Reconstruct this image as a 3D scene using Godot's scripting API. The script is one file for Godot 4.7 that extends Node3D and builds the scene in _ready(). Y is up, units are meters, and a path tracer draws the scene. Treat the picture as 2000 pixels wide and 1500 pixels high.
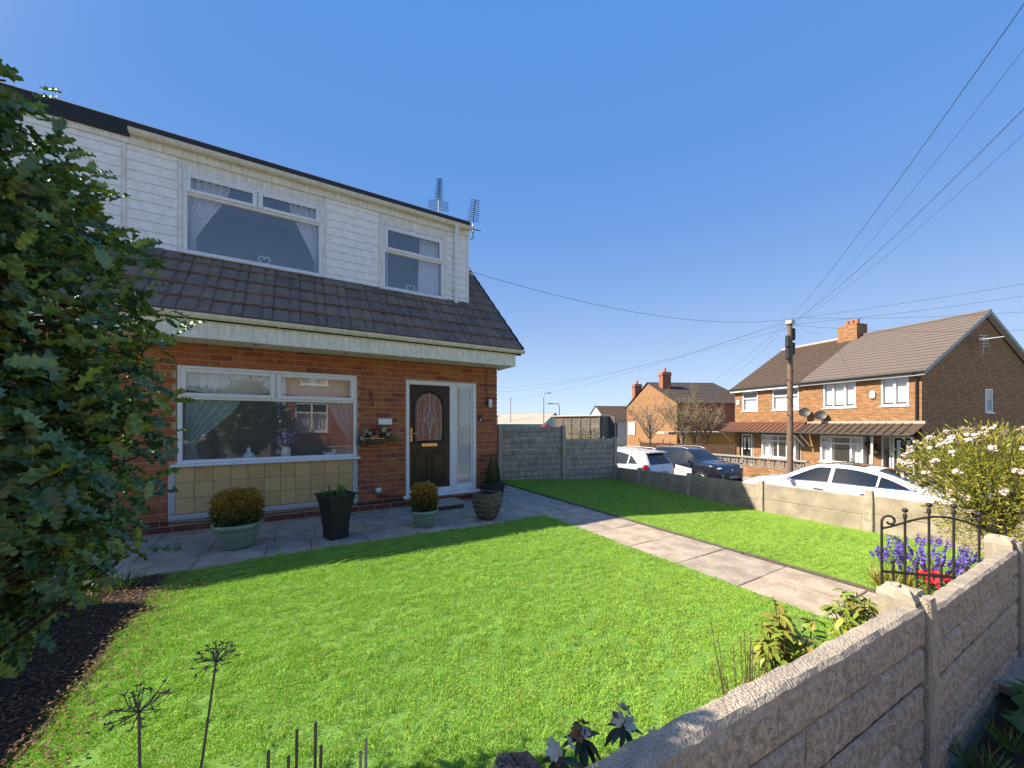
extends Node3D

# ---------------------------------------------------------------- mesh builder
class Mb:
	var v := PackedVector3Array()
	var n := PackedVector3Array()
	var ix := PackedInt32Array()
	var cs := PackedColorArray()
	var col := Color(1, 1, 1)
	var use_col := false

	func vert(p: Vector3, nn: Vector3) -> int:
		v.append(p)
		n.append(nn)
		if use_col:
			cs.append(col)
		return v.size() - 1

	# points counter-clockwise seen from outside, flat normal
	func tri(a: Vector3, b: Vector3, c: Vector3) -> void:
		var nn := (b - a).cross(c - a).normalized()
		var i := vert(a, nn)
		vert(b, nn)
		vert(c, nn)
		ix.append_array(PackedInt32Array([i, i + 2, i + 1]))

	func quad(a: Vector3, b: Vector3, c: Vector3, d: Vector3) -> void:
		var nn := (c - a).cross(d - b).normalized()
		var i := vert(a, nn)
		vert(b, nn)
		vert(c, nn)
		vert(d, nn)
		ix.append_array(PackedInt32Array([i, i + 2, i + 1, i, i + 3, i + 2]))

	# a convex polygon turned so that it looks along "out"
	func poly(p: Array, out: Vector3) -> void:
		var nn: Vector3 = (p[1] - p[0]).cross(p[2] - p[0])
		if p.size() > 3:
			nn = (p[2] - p[0]).cross(p[3] - p[1])
		var q := p.duplicate()
		if nn.dot(out) < 0.0:
			q.reverse()
			nn = -nn
		nn = nn.normalized()
		var i := v.size()
		for x in q:
			vert(x, nn)
		for k in range(1, q.size() - 1):
			ix.append_array(PackedInt32Array([i, i + k + 1, i + k]))

	func box(lo: Vector3, hi: Vector3) -> void:
		cbox(lo, hi, 0.0)

	# box with chamfered edges; t places it
	func cbox(lo: Vector3, hi: Vector3, c: float, t := Transform3D()) -> void:
		var mid := (lo + hi) / 2.0
		var h := (hi - lo) / 2.0
		c = minf(c, minf(h.x, minf(h.y, h.z)) * 0.9)
		for a in 3:
			var b := (a + 1) % 3
			var d := (a + 2) % 3
			for s in [-1.0, 1.0]:
				var out := Vector3()
				out[a] = s
				var p := []
				for k in [[-1, -1], [1, -1], [1, 1], [-1, 1]]:
					var q := Vector3()
					q[a] = s * h[a]
					q[b] = k[0] * (h[b] - c)
					q[d] = k[1] * (h[d] - c)
					p.append(t * (mid + q))
				poly(p, t.basis * out)
				if c > 0.0:
					for s2 in [-1.0, 1.0]:
						var e := []
						for k in [-1.0, 1.0]:
							var q := Vector3()
							q[a] = s * h[a]
							q[b] = s2 * (h[b] - c)
							q[d] = k * (h[d] - c)
							e.append(t * (mid + q))
						for k in [1.0, -1.0]:
							var q := Vector3()
							q[a] = s * (h[a] - c)
							q[b] = s2 * h[b]
							q[d] = k * (h[d] - c)
							e.append(t * (mid + q))
						var o2 := Vector3()
						o2[a] = s
						o2[b] = s2
						poly(e, t.basis * o2)
		if c > 0.0:
			for sx in [-1.0, 1.0]:
				for sy in [-1.0, 1.0]:
					for sz in [-1.0, 1.0]:
						var s := Vector3(sx, sy, sz)
						poly([t * (mid + s * Vector3(h.x, h.y - c, h.z - c)), t * (mid + s * Vector3(h.x - c, h.y, h.z - c)), t * (mid + s * Vector3(h.x - c, h.y - c, h.z))], t.basis * s)

	# rows of points joined into a smooth skin; outside is di x dj
	func grid(p: Array, wrap := false, flip := false) -> void:
		var ni := p.size()
		var nj: int = p[0].size()
		var base := v.size()
		var sg := -1.0 if flip else 1.0
		for i in ni:
			for j in nj:
				var i0 := maxi(i - 1, 0)
				var i1 := mini(i + 1, ni - 1)
				var j0 := (j - 1 + nj) % nj if wrap else maxi(j - 1, 0)
				var j1 := (j + 1) % nj if wrap else mini(j + 1, nj - 1)
				var nn: Vector3 = (p[i1][j] - p[i0][j]).cross(p[i][j1] - p[i][j0])
				if nn.length_squared() < 1e-16:
					var k := i1 if i == 0 else i0
					nn = (p[i1][j] - p[i0][j]).cross(p[k][j1] - p[k][j0])
				vert(p[i][j], nn.normalized() * sg)
		for i in ni - 1:
			for j in (nj if wrap else nj - 1):
				var a := base + i * nj + j
				var b := base + (i + 1) * nj + j
				var c := base + (i + 1) * nj + (j + 1) % nj
				var d := base + i * nj + (j + 1) % nj
				if flip:
					ix.append_array(PackedInt32Array([a, b, c, a, c, d]))
				else:
					ix.append_array(PackedInt32Array([a, c, b, a, d, c]))

	# same rows, each cell flat
	func facets(p: Array, flip := false) -> void:
		for i in p.size() - 1:
			for j in p[0].size() - 1:
				if flip:
					quad(p[i][j], p[i][j + 1], p[i + 1][j + 1], p[i + 1][j])
				else:
					quad(p[i][j], p[i + 1][j], p[i + 1][j + 1], p[i][j + 1])

	func tube(pts: Array, r, sides := 6, caps := true) -> void:
		var rows := []
		var up := Vector3(0.013, 0.02, 1.0)
		for i in pts.size():
			var t: Vector3 = (pts[mini(i + 1, pts.size() - 1)] - pts[maxi(i - 1, 0)]).normalized()
			if absf(t.dot(up.normalized())) > 0.97:
				up = Vector3(1.0, 0.03, 0.02)
			var n1 := (up - t * up.dot(t)).normalized()
			up = n1
			var n2 := n1.cross(t)
			var rr: float = r[i] if r is Array else r
			var row := PackedVector3Array()
			for k in sides:
				var a := TAU * k / sides
				row.append(pts[i] + (n1 * cos(a) + n2 * sin(a)) * rr)
			rows.append(row)
		grid(rows, true)
		if caps:
			poly(Array(rows[0]), pts[0] - pts[1])
			poly(Array(rows[-1]), pts[-1] - pts[-2])

	# profile of (radius, height) turned round y
	func lathe(prof: Array, sides := 24, c := Vector3(), sx := 1.0, sz := 1.0) -> void:
		var rows := []
		for q in prof:
			var row := PackedVector3Array()
			for k in sides:
				var a := TAU * k / sides
				row.append(c + Vector3(q.x * cos(a) * sx, q.y, q.x * sin(a) * sz))
			rows.append(row)
		grid(rows, true)

	func ball(c: Vector3, r: Vector3, sides := 8) -> void:
		var rows := []
		for i in sides / 2 + 1:
			var b := -PI / 2 + PI * i / (sides / 2)
			var row := PackedVector3Array()
			for k in sides:
				var a := TAU * k / sides
				row.append(c + Vector3(cos(b) * cos(a) * r.x, sin(b) * r.y, cos(b) * sin(a) * r.z))
			rows.append(row)
		grid(rows, true)

	# outline in the xy plane pushed out from z0 to z1, then placed by t
	func prism(pl: PackedVector2Array, z0: float, z1: float, t := Transform3D()) -> void:
		var o := pl.duplicate()
		if Geometry2D.is_polygon_clockwise(o):
			o.reverse()
		var tr := Geometry2D.triangulate_polygon(o)
		for k in range(0, tr.size(), 3):
			var q := [o[tr[k]], o[tr[k + 1]], o[tr[k + 2]]]
			poly([t * Vector3(q[0].x, q[0].y, z1), t * Vector3(q[1].x, q[1].y, z1), t * Vector3(q[2].x, q[2].y, z1)], t.basis.z)
			poly([t * Vector3(q[0].x, q[0].y, z0), t * Vector3(q[1].x, q[1].y, z0), t * Vector3(q[2].x, q[2].y, z0)], -t.basis.z)
		for k in o.size():
			var a := o[k]
			var b := o[(k + 1) % o.size()]
			quad(t * Vector3(a.x, a.y, z1), t * Vector3(a.x, a.y, z0), t * Vector3(b.x, b.y, z0), t * Vector3(b.x, b.y, z1))

	func mesh() -> ArrayMesh:
		var a := []
		a.resize(Mesh.ARRAY_MAX)
		a[Mesh.ARRAY_VERTEX] = v
		a[Mesh.ARRAY_NORMAL] = n
		a[Mesh.ARRAY_INDEX] = ix
		if use_col:
			a[Mesh.ARRAY_COLOR] = cs
		var m := ArrayMesh.new()
		m.add_surface_from_arrays(Mesh.PRIMITIVE_TRIANGLES, a)
		return m

# ---------------------------------------------------------------- nodes
var M := {}
var rng := RandomNumberGenerator.new()
var taken := {}

func V(x: float, y: float, z: float) -> Vector3:
	return Vector3(x, y, z)

func rf(a: float, b: float) -> float:
	return rng.randf_range(a, b)

func numbered(called: String) -> String:
	var k: int = taken.get(called, 0)
	taken[called] = k + 1
	return called if k == 0 else "%s_%03d" % [called, k]

func tag(o: Node, label: String, category: String, group := "") -> Node:
	o.set_meta("label", label)
	o.set_meta("category", category)
	if group:
		o.set_meta("group", group)
	return o

func thing(called: String, label: String, category: String, at := Vector3(), turn := 0.0, group := "") -> Node3D:
	var o := Node3D.new()
	o.name = numbered(called)
	add_child(o)
	o.position = at
	o.rotation.y = turn
	tag(o, label, category, group)
	return o

func part(parent: Node, called: String, m: Mesh, mat: Material, t := Transform3D()) -> MeshInstance3D:
	var o := MeshInstance3D.new()
	o.name = called
	o.mesh = m
	o.material_override = mat
	o.transform = t
	parent.add_child(o, true)
	return o

func piece(parent: Node, called: String, b: Mb, mat: Material) -> MeshInstance3D:
	return part(parent, called, b.mesh(), mat)

func holder(parent: Node, called: String, at := Vector3()) -> Node3D:
	var o := Node3D.new()
	o.name = called
	o.position = at
	parent.add_child(o, true)
	return o

func solo(called: String, label: String, category: String, b: Mb, mat: Material, t := Transform3D(), group := "") -> MeshInstance3D:
	var o := part(self, numbered(called), b.mesh(), mat, t)
	tag(o, label, category, group)
	return o

func struct(called: String, b: Mb, mat: Material, parent: Node = self) -> MeshInstance3D:
	var o := part(parent, called, b.mesh(), mat)
	if parent == self:
		o.set_meta("kind", "structure")
	return o

func many(parent: Node, called: String, m: Mesh, mat: Material, ts: Array, cols: Array = []) -> MultiMeshInstance3D:
	var mm := MultiMesh.new()
	mm.transform_format = MultiMesh.TRANSFORM_3D
	mm.use_colors = cols.size() > 0
	mm.mesh = m
	mm.instance_count = ts.size()
	for i in ts.size():
		mm.set_instance_transform(i, ts[i])
		if cols.size() > 0:
			mm.set_instance_color(i, cols[i])
	var o := MultiMeshInstance3D.new()
	o.name = called
	o.multimesh = mm
	o.material_override = mat
	o.set_meta("kind", "stuff")
	parent.add_child(o, true)
	return o

func basis_to(dir: Vector3, roll := 0.0) -> Basis:      # y axis along dir
	var y := dir.normalized()
	var x := y.cross(Vector3(0.31, 0.2, 0.93)).normalized()
	var b := Basis(x, y, x.cross(y))
	return Basis(y, roll) * b

func place(p: Vector3, b := Basis(), s := 1.0) -> Transform3D:
	return Transform3D(b.scaled_local(Vector3.ONE * s), p)

func turned(p: Vector3, deg: float) -> Transform3D:
	return Transform3D(Basis(Vector3.UP, deg_to_rad(deg)), p)

func sag(a: Vector3, b: Vector3, drop: float, k := 12) -> Array:
	var r := []
	for i in k + 1:
		var t := float(i) / k
		r.append(a.lerp(b, t) - V(0, drop * 4.0 * t * (1.0 - t), 0))
	return r

# ---------------------------------------------------------------- materials
var tex := {}

func noise_tex(key: String, freq: float, oct: int, lo: float, hi: float, size := 512, kind := FastNoiseLite.TYPE_SIMPLEX_SMOOTH, contrast := 1.0, stretch := Vector2.ONE) -> ImageTexture:
	if tex.has(key):
		return tex[key]
	var f := FastNoiseLite.new()
	f.seed = key.hash() % 9973
	f.noise_type = kind
	f.frequency = freq
	f.fractal_octaves = oct
	f.fractal_gain = 0.55
	var w := int(size / stretch.x)
	var h := int(size / stretch.y)
	var im := f.get_seamless_image(w, h)
	im.convert(Image.FORMAT_L8)
	if stretch != Vector2.ONE:
		im.resize(size, size, Image.INTERPOLATE_CUBIC)
	var d := im.get_data()
	for i in d.size():
		var x := clampf((d[i] / 255.0 - 0.5) * contrast + 0.5, 0.0, 1.0)
		d[i] = int(255.0 * pow(lerpf(lo, hi, x), 1.0 / 2.2))
	tex[key] = ImageTexture.create_from_image(Image.create_from_data(size, size, false, Image.FORMAT_L8, d))
	return tex[key]

func lin(c: Color) -> Color:
	return c.linear_to_srgb()

# c: linear base colour; tx, bump: textures; sc, bsc: repeats per metre
func mat(key: String, c: Color, rough := 0.8, o := {}) -> StandardMaterial3D:
	var m := StandardMaterial3D.new()
	m.resource_name = key
	m.albedo_color = lin(c)
	m.roughness = rough
	m.metallic = o.get("metal", 0.0)
	m.metallic_specular = o.get("spec", 0.5)
	if o.has("tx"):
		m.albedo_texture = o.tx
		m.uv1_triplanar = true
		m.uv1_world_triplanar = o.get("world", true)
		m.uv1_scale = Vector3.ONE * o.get("sc", 1.0) if not o.get("sc", 1.0) is Vector3 else o.sc
	if o.has("bump"):
		m.heightmap_enabled = true
		m.heightmap_texture = o.bump
		m.heightmap_scale = o.get("bh", 0.5)
		m.uv1_triplanar = true
		m.uv1_world_triplanar = o.get("world", true)
		m.uv1_scale = Vector3.ONE * o.get("sc", 1.0) if not o.get("sc", 1.0) is Vector3 else o.sc
	if o.has("det"):
		m.detail_enabled = true
		m.detail_albedo = o.det
		m.detail_blend_mode = BaseMaterial3D.BLEND_MODE_MUL
		m.detail_uv_layer = BaseMaterial3D.DETAIL_UV_2
		m.uv2_triplanar = true
		m.uv2_world_triplanar = o.get("world", true)
		m.uv2_scale = Vector3.ONE * o.get("dsc", 0.3)
	if o.get("vc", false):
		m.vertex_color_use_as_albedo = true
	if o.has("back"):
		m.backlight_enabled = true
		m.backlight = lin(o.back)
	if o.has("coat"):
		m.clearcoat_enabled = true
		m.clearcoat = o.coat
		m.clearcoat_roughness = 0.05
	if o.has("rim"):
		m.rim_enabled = true
		m.rim = o.rim
	m.cull_mode = BaseMaterial3D.CULL_DISABLED
	M[key] = m
	return m

func glass(key: String, c: Color, alpha: float) -> StandardMaterial3D:
	var m := StandardMaterial3D.new()
	m.resource_name = key
	m.transparency = BaseMaterial3D.TRANSPARENCY_ALPHA
	m.albedo_color = Color(lin(c), alpha)
	m.roughness = 0.0
	m.metallic_specular = 0.5
	M[key] = m
	return m

# brick pattern for walls too far off to tell the bricks apart
func brick_tex(key: String, a: Color, b: Color, mortar: Color, courses := 16, across := 5) -> Array:
	var w := 512
	var h := 512
	var im := Image.create(w, h, false, Image.FORMAT_RGB8)
	var hm := Image.create(w, h, false, Image.FORMAT_L8)
	im.fill(lin(mortar))
	hm.fill(Color(0.3, 0.3, 0.3))
	var r := RandomNumberGenerator.new()
	r.seed = key.hash()
	var ch := float(h) / courses
	var bw := float(w) / across
	for i in courses:
		for j in range(-1, across + 1):
			var x0 := j * bw + (bw / 2 if i % 2 else 0.0)
			var c := a.lerp(b, r.randf()) * r.randf_range(0.75, 1.2)
			var g := r.randf_range(0.7, 1.0)
			if j == across - 1 and i % 2:
				continue
			for k in ([0, 1] if j == -1 else [0]):
				var re := Rect2i(int(x0 + k * w), int(i * ch), int(bw - 4), int(ch - 5))
				im.fill_rect(re, lin(c))
				hm.fill_rect(re, Color(g, g, g))
	return [ImageTexture.create_from_image(im), ImageTexture.create_from_image(hm)]

func C(r: float, g: float, b: float) -> Color:
	return Color(r, g, b)

func make_materials() -> void:
	var fine := noise_tex("fine", 0.06, 4, 0.74, 1.0, 512, FastNoiseLite.TYPE_SIMPLEX_SMOOTH, 1.5)
	var blot := noise_tex("blotch", 0.012, 5, 0.68, 1.0, 512, FastNoiseLite.TYPE_SIMPLEX_SMOOTH, 1.7)
	var soft := noise_tex("soft", 0.01, 4, 0.88, 1.0)
	var grit := noise_tex("grit", 0.16, 3, 0.52, 1.0, 512, FastNoiseLite.TYPE_SIMPLEX_SMOOTH, 1.6)
	var hfine := noise_tex("hfine", 0.08, 4, 0.0, 1.0)
	var hrock := noise_tex("hrock", 0.02, 5, 0.0, 1.0)
	var grain := noise_tex("grain", 0.03, 4, 0.45, 1.0, 512, FastNoiseLite.TYPE_SIMPLEX_SMOOTH, 1.4, Vector2(1, 8))
	var grime := noise_tex("grime", 0.018, 5, 0.88, 1.0, 512, FastNoiseLite.TYPE_SIMPLEX_SMOOTH, 1.8)
	var streak := noise_tex("streak", 0.03, 4, 0.80, 1.0, 512, FastNoiseLite.TYPE_SIMPLEX_SMOOTH, 1.7, Vector2(1, 6))
	# house
	var bt := [C(.55, .155, .062), C(.60, .19, .074), C(.47, .125, .055), C(.62, .225, .08), C(.38, .105, .058), C(.54, .165, .085)]
	for i in 6:
		mat("brick%d" % i, bt[i], 0.9, {tx = grit, sc = 1.6, bump = hfine, bh = 0.5, det = blot, dsc = 0.9})
	var pl := [C(.27, .07, .05), C(.22, .058, .046), C(.30, .08, .055)]
	for i in 3:
		mat("plinth%d" % i, pl[i], 0.85, {tx = fine, sc = 5.0, bump = hfine, bh = 0.35, det = blot, dsc = 1.3})
	mat("mortar", C(.56, .385, .24), 0.95, {tx = fine, sc = 6.0, bump = hfine, bh = 0.3})
	mat("upvc", C(.80, .79, .78), 0.28, {spec = 0.5, tx = soft, sc = 1.2})
	mat("upvc_old", C(.88, .84, .75), 0.5, {tx = streak, sc = 1.1, det = grime, dsc = 0.7})
	mat("cladding", C(.88, .86, .81), 0.55, {tx = grime, sc = 0.7})
	mat("gutter", C(.80, .75, .64), 0.45, {tx = streak, sc = 1.7, det = grime, dsc = 0.9})
	mat("soffit", C(.72, .69, .62), 0.5, {tx = soft, sc = 1.0})
	mat("felt", C(.025, .028, .034), 0.8, {tx = fine, sc = 6.0, bump = hfine, bh = 0.3})
	mat("lead", C(.05, .052, .058), 0.7, {tx = blot, sc = 3.0, bump = hrock, bh = 2.0})
	for i in 3:
		mat("tile%d" % i, [C(.29, .215, .165), C(.25, .19, .15), C(.33, .235, .17)][i], 0.95, {tx = grit, sc = 1.5, bump = hfine, bh = 0.8, det = blot, dsc = 0.7})
	mat("moss", C(.17, .11, .05), 1.0, {tx = grit, sc = 8.0})
	for i in 3:
		mat("panel_tile%d" % i, [C(.68, .455, .20), C(.72, .49, .225), C(.64, .42, .18)][i], 0.32, {tx = noise_tex("tilecloud", 0.03, 4, 0.72, 1.0), sc = 4.5, det = soft, dsc = 2.0})
	mat("grout", C(.32, .26, .18), 0.9)
	mat("border_tile", C(.66, .66, .66), 0.3, {tx = soft, sc = 3.0})
	mat("border_mark", C(.22, .23, .26), 0.4)
	mat("border_gold", C(.42, .30, .10), 0.4)
	mat("door", C(.024, .017, .013), 0.32, {tx = grain, sc = V(2, 2, 2), bump = grain, bh = 0.12})
	mat("brass", C(.78, .58, .26), 0.22, {metal = 1.0})
	mat("chrome", C(.7, .7, .72), 0.12, {metal = 1.0})
	mat("lead_came", C(.50, .50, .50), 0.35, {metal = 0.5})
	glass("glass", C(1, 1, 1), 0.02)
	glass("tinted", C(.02, .025, .03), 0.35)
	mat("frosted", C(.50, .52, .50), 0.3, {tx = noise_tex("frost", 0.05, 3, 0.7, 1.0), sc = 6.0, bump = hfine, bh = 0.15, spec = 0.6})
	mat("plaster", C(.36, .31, .25), 0.9)
	mat("bedroom", C(.24, .30, .38), 0.9)
	mat("carpet", C(.20, .14, .10), 1.0, {tx = fine, sc = 4.0})
	mat("sofa", C(.055, .025, .018), 0.5, {tx = blot, sc = 2.0})
	mat("teal_cloth", C(.24, .40, .40), 0.6, {rim = 0.5, tx = soft, sc = 3.0, back = C(.04, .07, .07)})
	mat("white_cloth", C(.74, .75, .80), 0.7, {rim = 0.4, back = C(.35, .35, .38)})
	mat("cream_cloth", C(.66, .60, .48), 0.8, {tx = soft, sc = 3.0})
	mat("porcelain", C(.72, .73, .72), 0.2, {coat = 0.5})
	mat("black_plastic", C(.015, .015, .016), 0.4)
	mat("white_plastic", C(.78, .78, .76), 0.4)
	mat("dark_iron", C(.022, .020, .019), 0.55, {tx = fine, sc = 20.0})
	mat("galv", C(.42, .43, .44), 0.4, {metal = 0.7})
	# garden
	for i in 5:
		mat("slab%d" % i, [C(.47, .39, .30), C(.50, .41, .32), C(.44, .37, .295), C(.48, .405, .325), C(.52, .42, .32)][i], 0.9, {tx = fine, sc = 0.9, bump = hfine, bh = 0.4, det = blot, dsc = 0.55})
	mat("joint", C(.17, .145, .115), 1.0, {tx = grit, sc = 5.0})
	mat("soil", C(.055, .041, .03), 1.0, {tx = grit, sc = 6.0, bump = hrock, bh = 3.0})
	mat("chips", C(1, 1, 1), 0.95, {vc = true})
	mat("turf_base", C(.13, .27, .04), 1.0, {tx = fine, sc = 8.0})
	mat("blade", C(1, 1, 1), 0.5, {vc = true, back = C(.30, .45, .08), spec = 0.4})
	mat("leaf", C(1, 1, 1), 0.45, {vc = true, back = C(.35, .45, .10)})
	mat("petal", C(1, 1, 1), 0.6, {vc = true, back = C(.5, .5, .5)})
	mat("holly", C(1, 1, 1), 0.42, {vc = true, spec = 0.5, back = C(.07, .12, .02), tx = soft, sc = 30.0})
	for i in 4:
		mat("holly_leaf%d" % i, [C(.09, .165, .065), C(.11, .20, .07), C(.17, .26, .07), C(.075, .14, .065)][i], 0.40, {spec = 0.5, back = C(.07, .12, .02), tx = soft, sc = 30.0})
	mat("pale_bark", C(.26, .20, .14), 0.95, {tx = fine, sc = 6.0})
	mat("bark", C(.095, .07, .05), 0.95, {tx = grain, sc = 6.0, bump = hfine, bh = 1.0})
	mat("twig", C(.11, .075, .045), 0.9)
	mat("dry_stem", C(.15, .11, .08), 0.8, {tx = fine, sc = 30.0})
	mat("fence_core", C(.24, .21, .16), 0.95, {tx = fine, sc = 5.0})
	mat("concrete", C(.55, .465, .355), 0.95, {tx = grit, sc = 1.2, bump = hfine, bh = 0.6, det = blot, dsc = 0.4})
	mat("concrete_post", C(.58, .50, .385), 0.95, {tx = fine, sc = 5.0, bump = hfine, bh = 0.4, det = blot, dsc = 1.0})
	for i in 3:
		mat("stone%d" % i, [C(.66, .58, .45), C(.70, .61, .47), C(.60, .54, .43)][i], 0.95, {tx = grit, sc = 1.4, bump = hfine, bh = 1.2, det = blot, dsc = 0.6})
		mat("near_stone%d" % i, [C(.66, .565, .43), C(.70, .60, .45), C(.61, .53, .42)][i], 0.95, {tx = grit, sc = 1.7, bump = hfine, bh = 1.5, det = noise_tex("nearblot", 0.025, 5, 0.52, 1.0, 512, FastNoiseLite.TYPE_SIMPLEX_SMOOTH, 2.0), dsc = 2.0})
	mat("near_joint", C(.44, .365, .26), 0.95, {tx = grit, sc = 6.0, bump = hfine, bh = 0.5})
	mat("near_top", C(.58, .50, .39), 0.95, {tx = grit, sc = 2.0, bump = hfine, bh = 1.0, det = blot, dsc = 1.5})
	mat("chalk", C(.56, .49, .38), 0.95, {tx = grit, sc = 5.0, bump = hfine, bh = 0.6})
	mat("timber_edge", C(.13, .11, .085), 0.9, {tx = grain, sc = 3.0})
	mat("glaze", C(.25, .37, .265), 0.22, {tx = noise_tex("glz", 0.02, 4, 0.6, 1.0), sc = 5.0, coat = 0.4})
	mat("black_planter", C(.018, .018, .019), 0.5, {tx = soft, sc = 3.0})
	mat("wicker", C(.15, .125, .085), 0.6, {tx = blot, sc = 7.0})
	mat("wicker_light", C(.38, .34, .26), 0.6)
	mat("engineering", C(.045, .045, .052), 0.6, {tx = fine, sc = 6.0})
	# street
	mat("asphalt", C(.055, .055, .057), 0.95, {tx = grit, sc = 3.0})
	mat("bounce_ground", C(.46, .43, .38), 0.9, {tx = fine, sc = 2.0, det = blot, dsc = 0.3})  # pale concrete for the added ground that bounces sunlight
	mat("pavement", C(.34, .33, .31), 0.95, {tx = fine, sc = 2.0})
	mat("verge", C(.055, .085, .025), 1.0, {tx = blot, sc = 1.0})
	mat("earth", C(.19, .19, .12), 1.0, {tx = blot, sc = 0.4})
	mat("pole_wood", C(.24, .155, .11), 0.9, {tx = grain, sc = 1.5})
	mat("cable", C(.04, .05, .07), 0.6)
	mat("white_paint", C(.78, .78, .78), 0.22, {coat = 1.0})
	mat("white_metal", C(.62, .62, .64), 0.25, {coat = 1.0, metal = 0.2})
	mat("black_paint", C(.012, .014, .022), 0.18, {coat = 1.0})
	mat("tyre", C(.018, .018, .018), 0.85)
	mat("rim", C(.5, .5, .52), 0.3, {metal = 0.9})
	mat("car_glass", C(.012, .016, .02), 0.03, {spec = 0.75})
	mat("tail_red", C(.30, .008, .015), 0.1, {coat = 1.0})
	mat("lamp_clear", C(.65, .68, .72), 0.08, {coat = 1.0})
	mat("plate", C(.30, .29, .28), 0.6)
	mat("pink", C(.42, .03, .22), 0.4)
	var b1 := brick_tex("orange", C(.33, .165, .066), C(.26, .12, .05), C(.31, .245, .17))
	mat("brick_orange", C(1, 1, 1), 0.9, {tx = b1[0], sc = 0.85, world = false, bump = b1[1], bh = 0.8})
	var b3 := brick_tex("red", C(.34, .11, .06), C(.27, .085, .05), C(.34, .25, .18))
	mat("brick_red", C(1, 1, 1), 0.9, {tx = b3[0], sc = 0.85, world = false, bump = b3[1], bh = 0.8})
	mat("roof_new", C(.155, .125, .105), 0.85, {tx = fine, sc = 2.0})
	mat("roof_old", C(.125, .085, .06), 0.95, {tx = grit, sc = 1.5, det = blot, dsc = 0.5})
	mat("roof_red", C(.19, .085, .055), 0.95, {tx = grit, sc = 2.0})
	mat("roof_dark", C(.075, .055, .045), 0.95, {tx = grit, sc = 1.0})
	mat("ridge_pale", C(.42, .34, .29), 0.9)
	mat("fascia_grey", C(.35, .36, .37), 0.6)
	mat("fence_wood", C(.13, .075, .045), 0.9, {tx = grain, sc = 1.0})
	mat("dark_red", C(.14, .02, .02), 0.8)
	mat("render_white", C(.70, .70, .70), 0.9, {tx = soft, sc = 0.5})
	mat("black_trim", C(.02, .02, .022), 0.6)
	mat("teal_metal", C(.17, .36, .38), 0.6)
	mat("sheet_roof", C(.42, .38, .31), 0.7, {tx = soft, sc = 0.3})
	mat("yellow_wall", C(.55, .40, .14), 0.9)
	mat("screen_block", C(.34, .30, .27), 0.95, {tx = grit, sc = 3.0})
	mat("terracotta", C(.38, .15, .075), 0.9)
	mat("blind_white", C(.62, .63, .62), 0.8)
	mat("room_paint", C(.42, .40, .36), 0.9)
	mat("air_brick", C(.16, .075, .05), 0.9)
	mat("shed_panel", C(.24, .215, .19), 0.95, {tx = grit, sc = 1.5, det = blot, dsc = 0.6})

# ---------------------------------------------------------------- windows
func ring(b: Mb, x0: float, x1: float, y0: float, y1: float, w: float, z0: float, z1: float, c := 0.008) -> void:
	b.cbox(V(x0, y0, z0), V(x0 + w, y1, z1), c)
	b.cbox(V(x1 - w, y0, z0), V(x1, y1, z1), c)
	b.cbox(V(x0 + w, y0, z0), V(x1 - w, y0 + w, z1 - 0.001), c)
	b.cbox(V(x0 + w, y1 - w, z0), V(x1 - w, y1, z1 - 0.001), c)

func glazing(parent: Node, x0: float, x1: float, y0: float, y1: float, z: float, m := "glass", two := true) -> void:
	var b := Mb.new()
	b.box(V(x0, y0, z - 0.004), V(x1, y1, z))
	piece(parent, "pane", b, M[m])
	if two:
		b = Mb.new()
		b.box(V(x0, y0, z - 0.024), V(x1, y1, z - 0.020))
		piece(parent, "inner_pane", b, M[m])

# a plastic window: one big pane below, opening lights above the transom
func upvc_window(parent: Node, x0: float, x1: float, y0: float, y1: float, z: float, trans: float, tops: int, sill := 0.06) -> Node3D:
	var w := holder(parent, "window")
	var b := Mb.new()
	ring(b, x0, x1, y0, y1, 0.05, z - 0.05, z + 0.012)
	b.cbox(V(x0 + 0.05, trans - 0.022, z - 0.05), V(x1 - 0.05, trans + 0.022, z + 0.011), 0.008)
	var bw := (x1 - x0 - 0.1) / tops
	for k in range(1, tops):
		b.cbox(V(x0 + 0.05 + bw * k - 0.022, trans + 0.022, z - 0.05), V(x0 + 0.05 + bw * k + 0.022, y1 - 0.05, z + 0.01), 0.008)
	piece(w, "frame", b, M.upvc)
	glazing(w, x0 + 0.048, x1 - 0.048, y0 + 0.048, trans - 0.02, z - 0.012)
	for k in tops:
		var a := x0 + 0.05 + bw * k + (0.024 if k > 0 else 0.002)
		var e := x0 + 0.05 + bw * (k + 1) - (0.024 if k < tops - 1 else 0.002)
		b = Mb.new()
		ring(b, a - 0.012, e + 0.012, trans + 0.012, y1 - 0.038, 0.055, z + 0.0135, z + 0.034, 0.01)
		piece(w, "sash", b, M.upvc)
		glazing(w, a + 0.038, e - 0.038, trans + 0.062, y1 - 0.088, z + 0.02)
	if sill > 0.0:
		b = Mb.new()
		b.cbox(V(x0 - sill, y0 - 0.035, z - 0.02), V(x1 + sill, y0 + 0.002, z + 0.085), 0.012)
		b.cbox(V(x0 - 0.01, y0 + 0.003, z + 0.0125), V(x1 + 0.01, y0 + 0.025, z + 0.05), 0.006)
		piece(w, "sill", b, M.upvc)
	return w

# ---------------------------------------------------------------- the house with the dormer
const PITCH := 0.7645       # 43.8 degrees

func cut_interval(iv: Array, a: float, e: float) -> Array:
	var out := []
	for q in iv:
		if e <= q[0] or a >= q[1]:
			out.append(q)
			continue
		if a - q[0] > 0.03:
			out.append([q[0], a])
		if q[1] - e > 0.03:
			out.append([e, q[1]])
	return out

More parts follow.
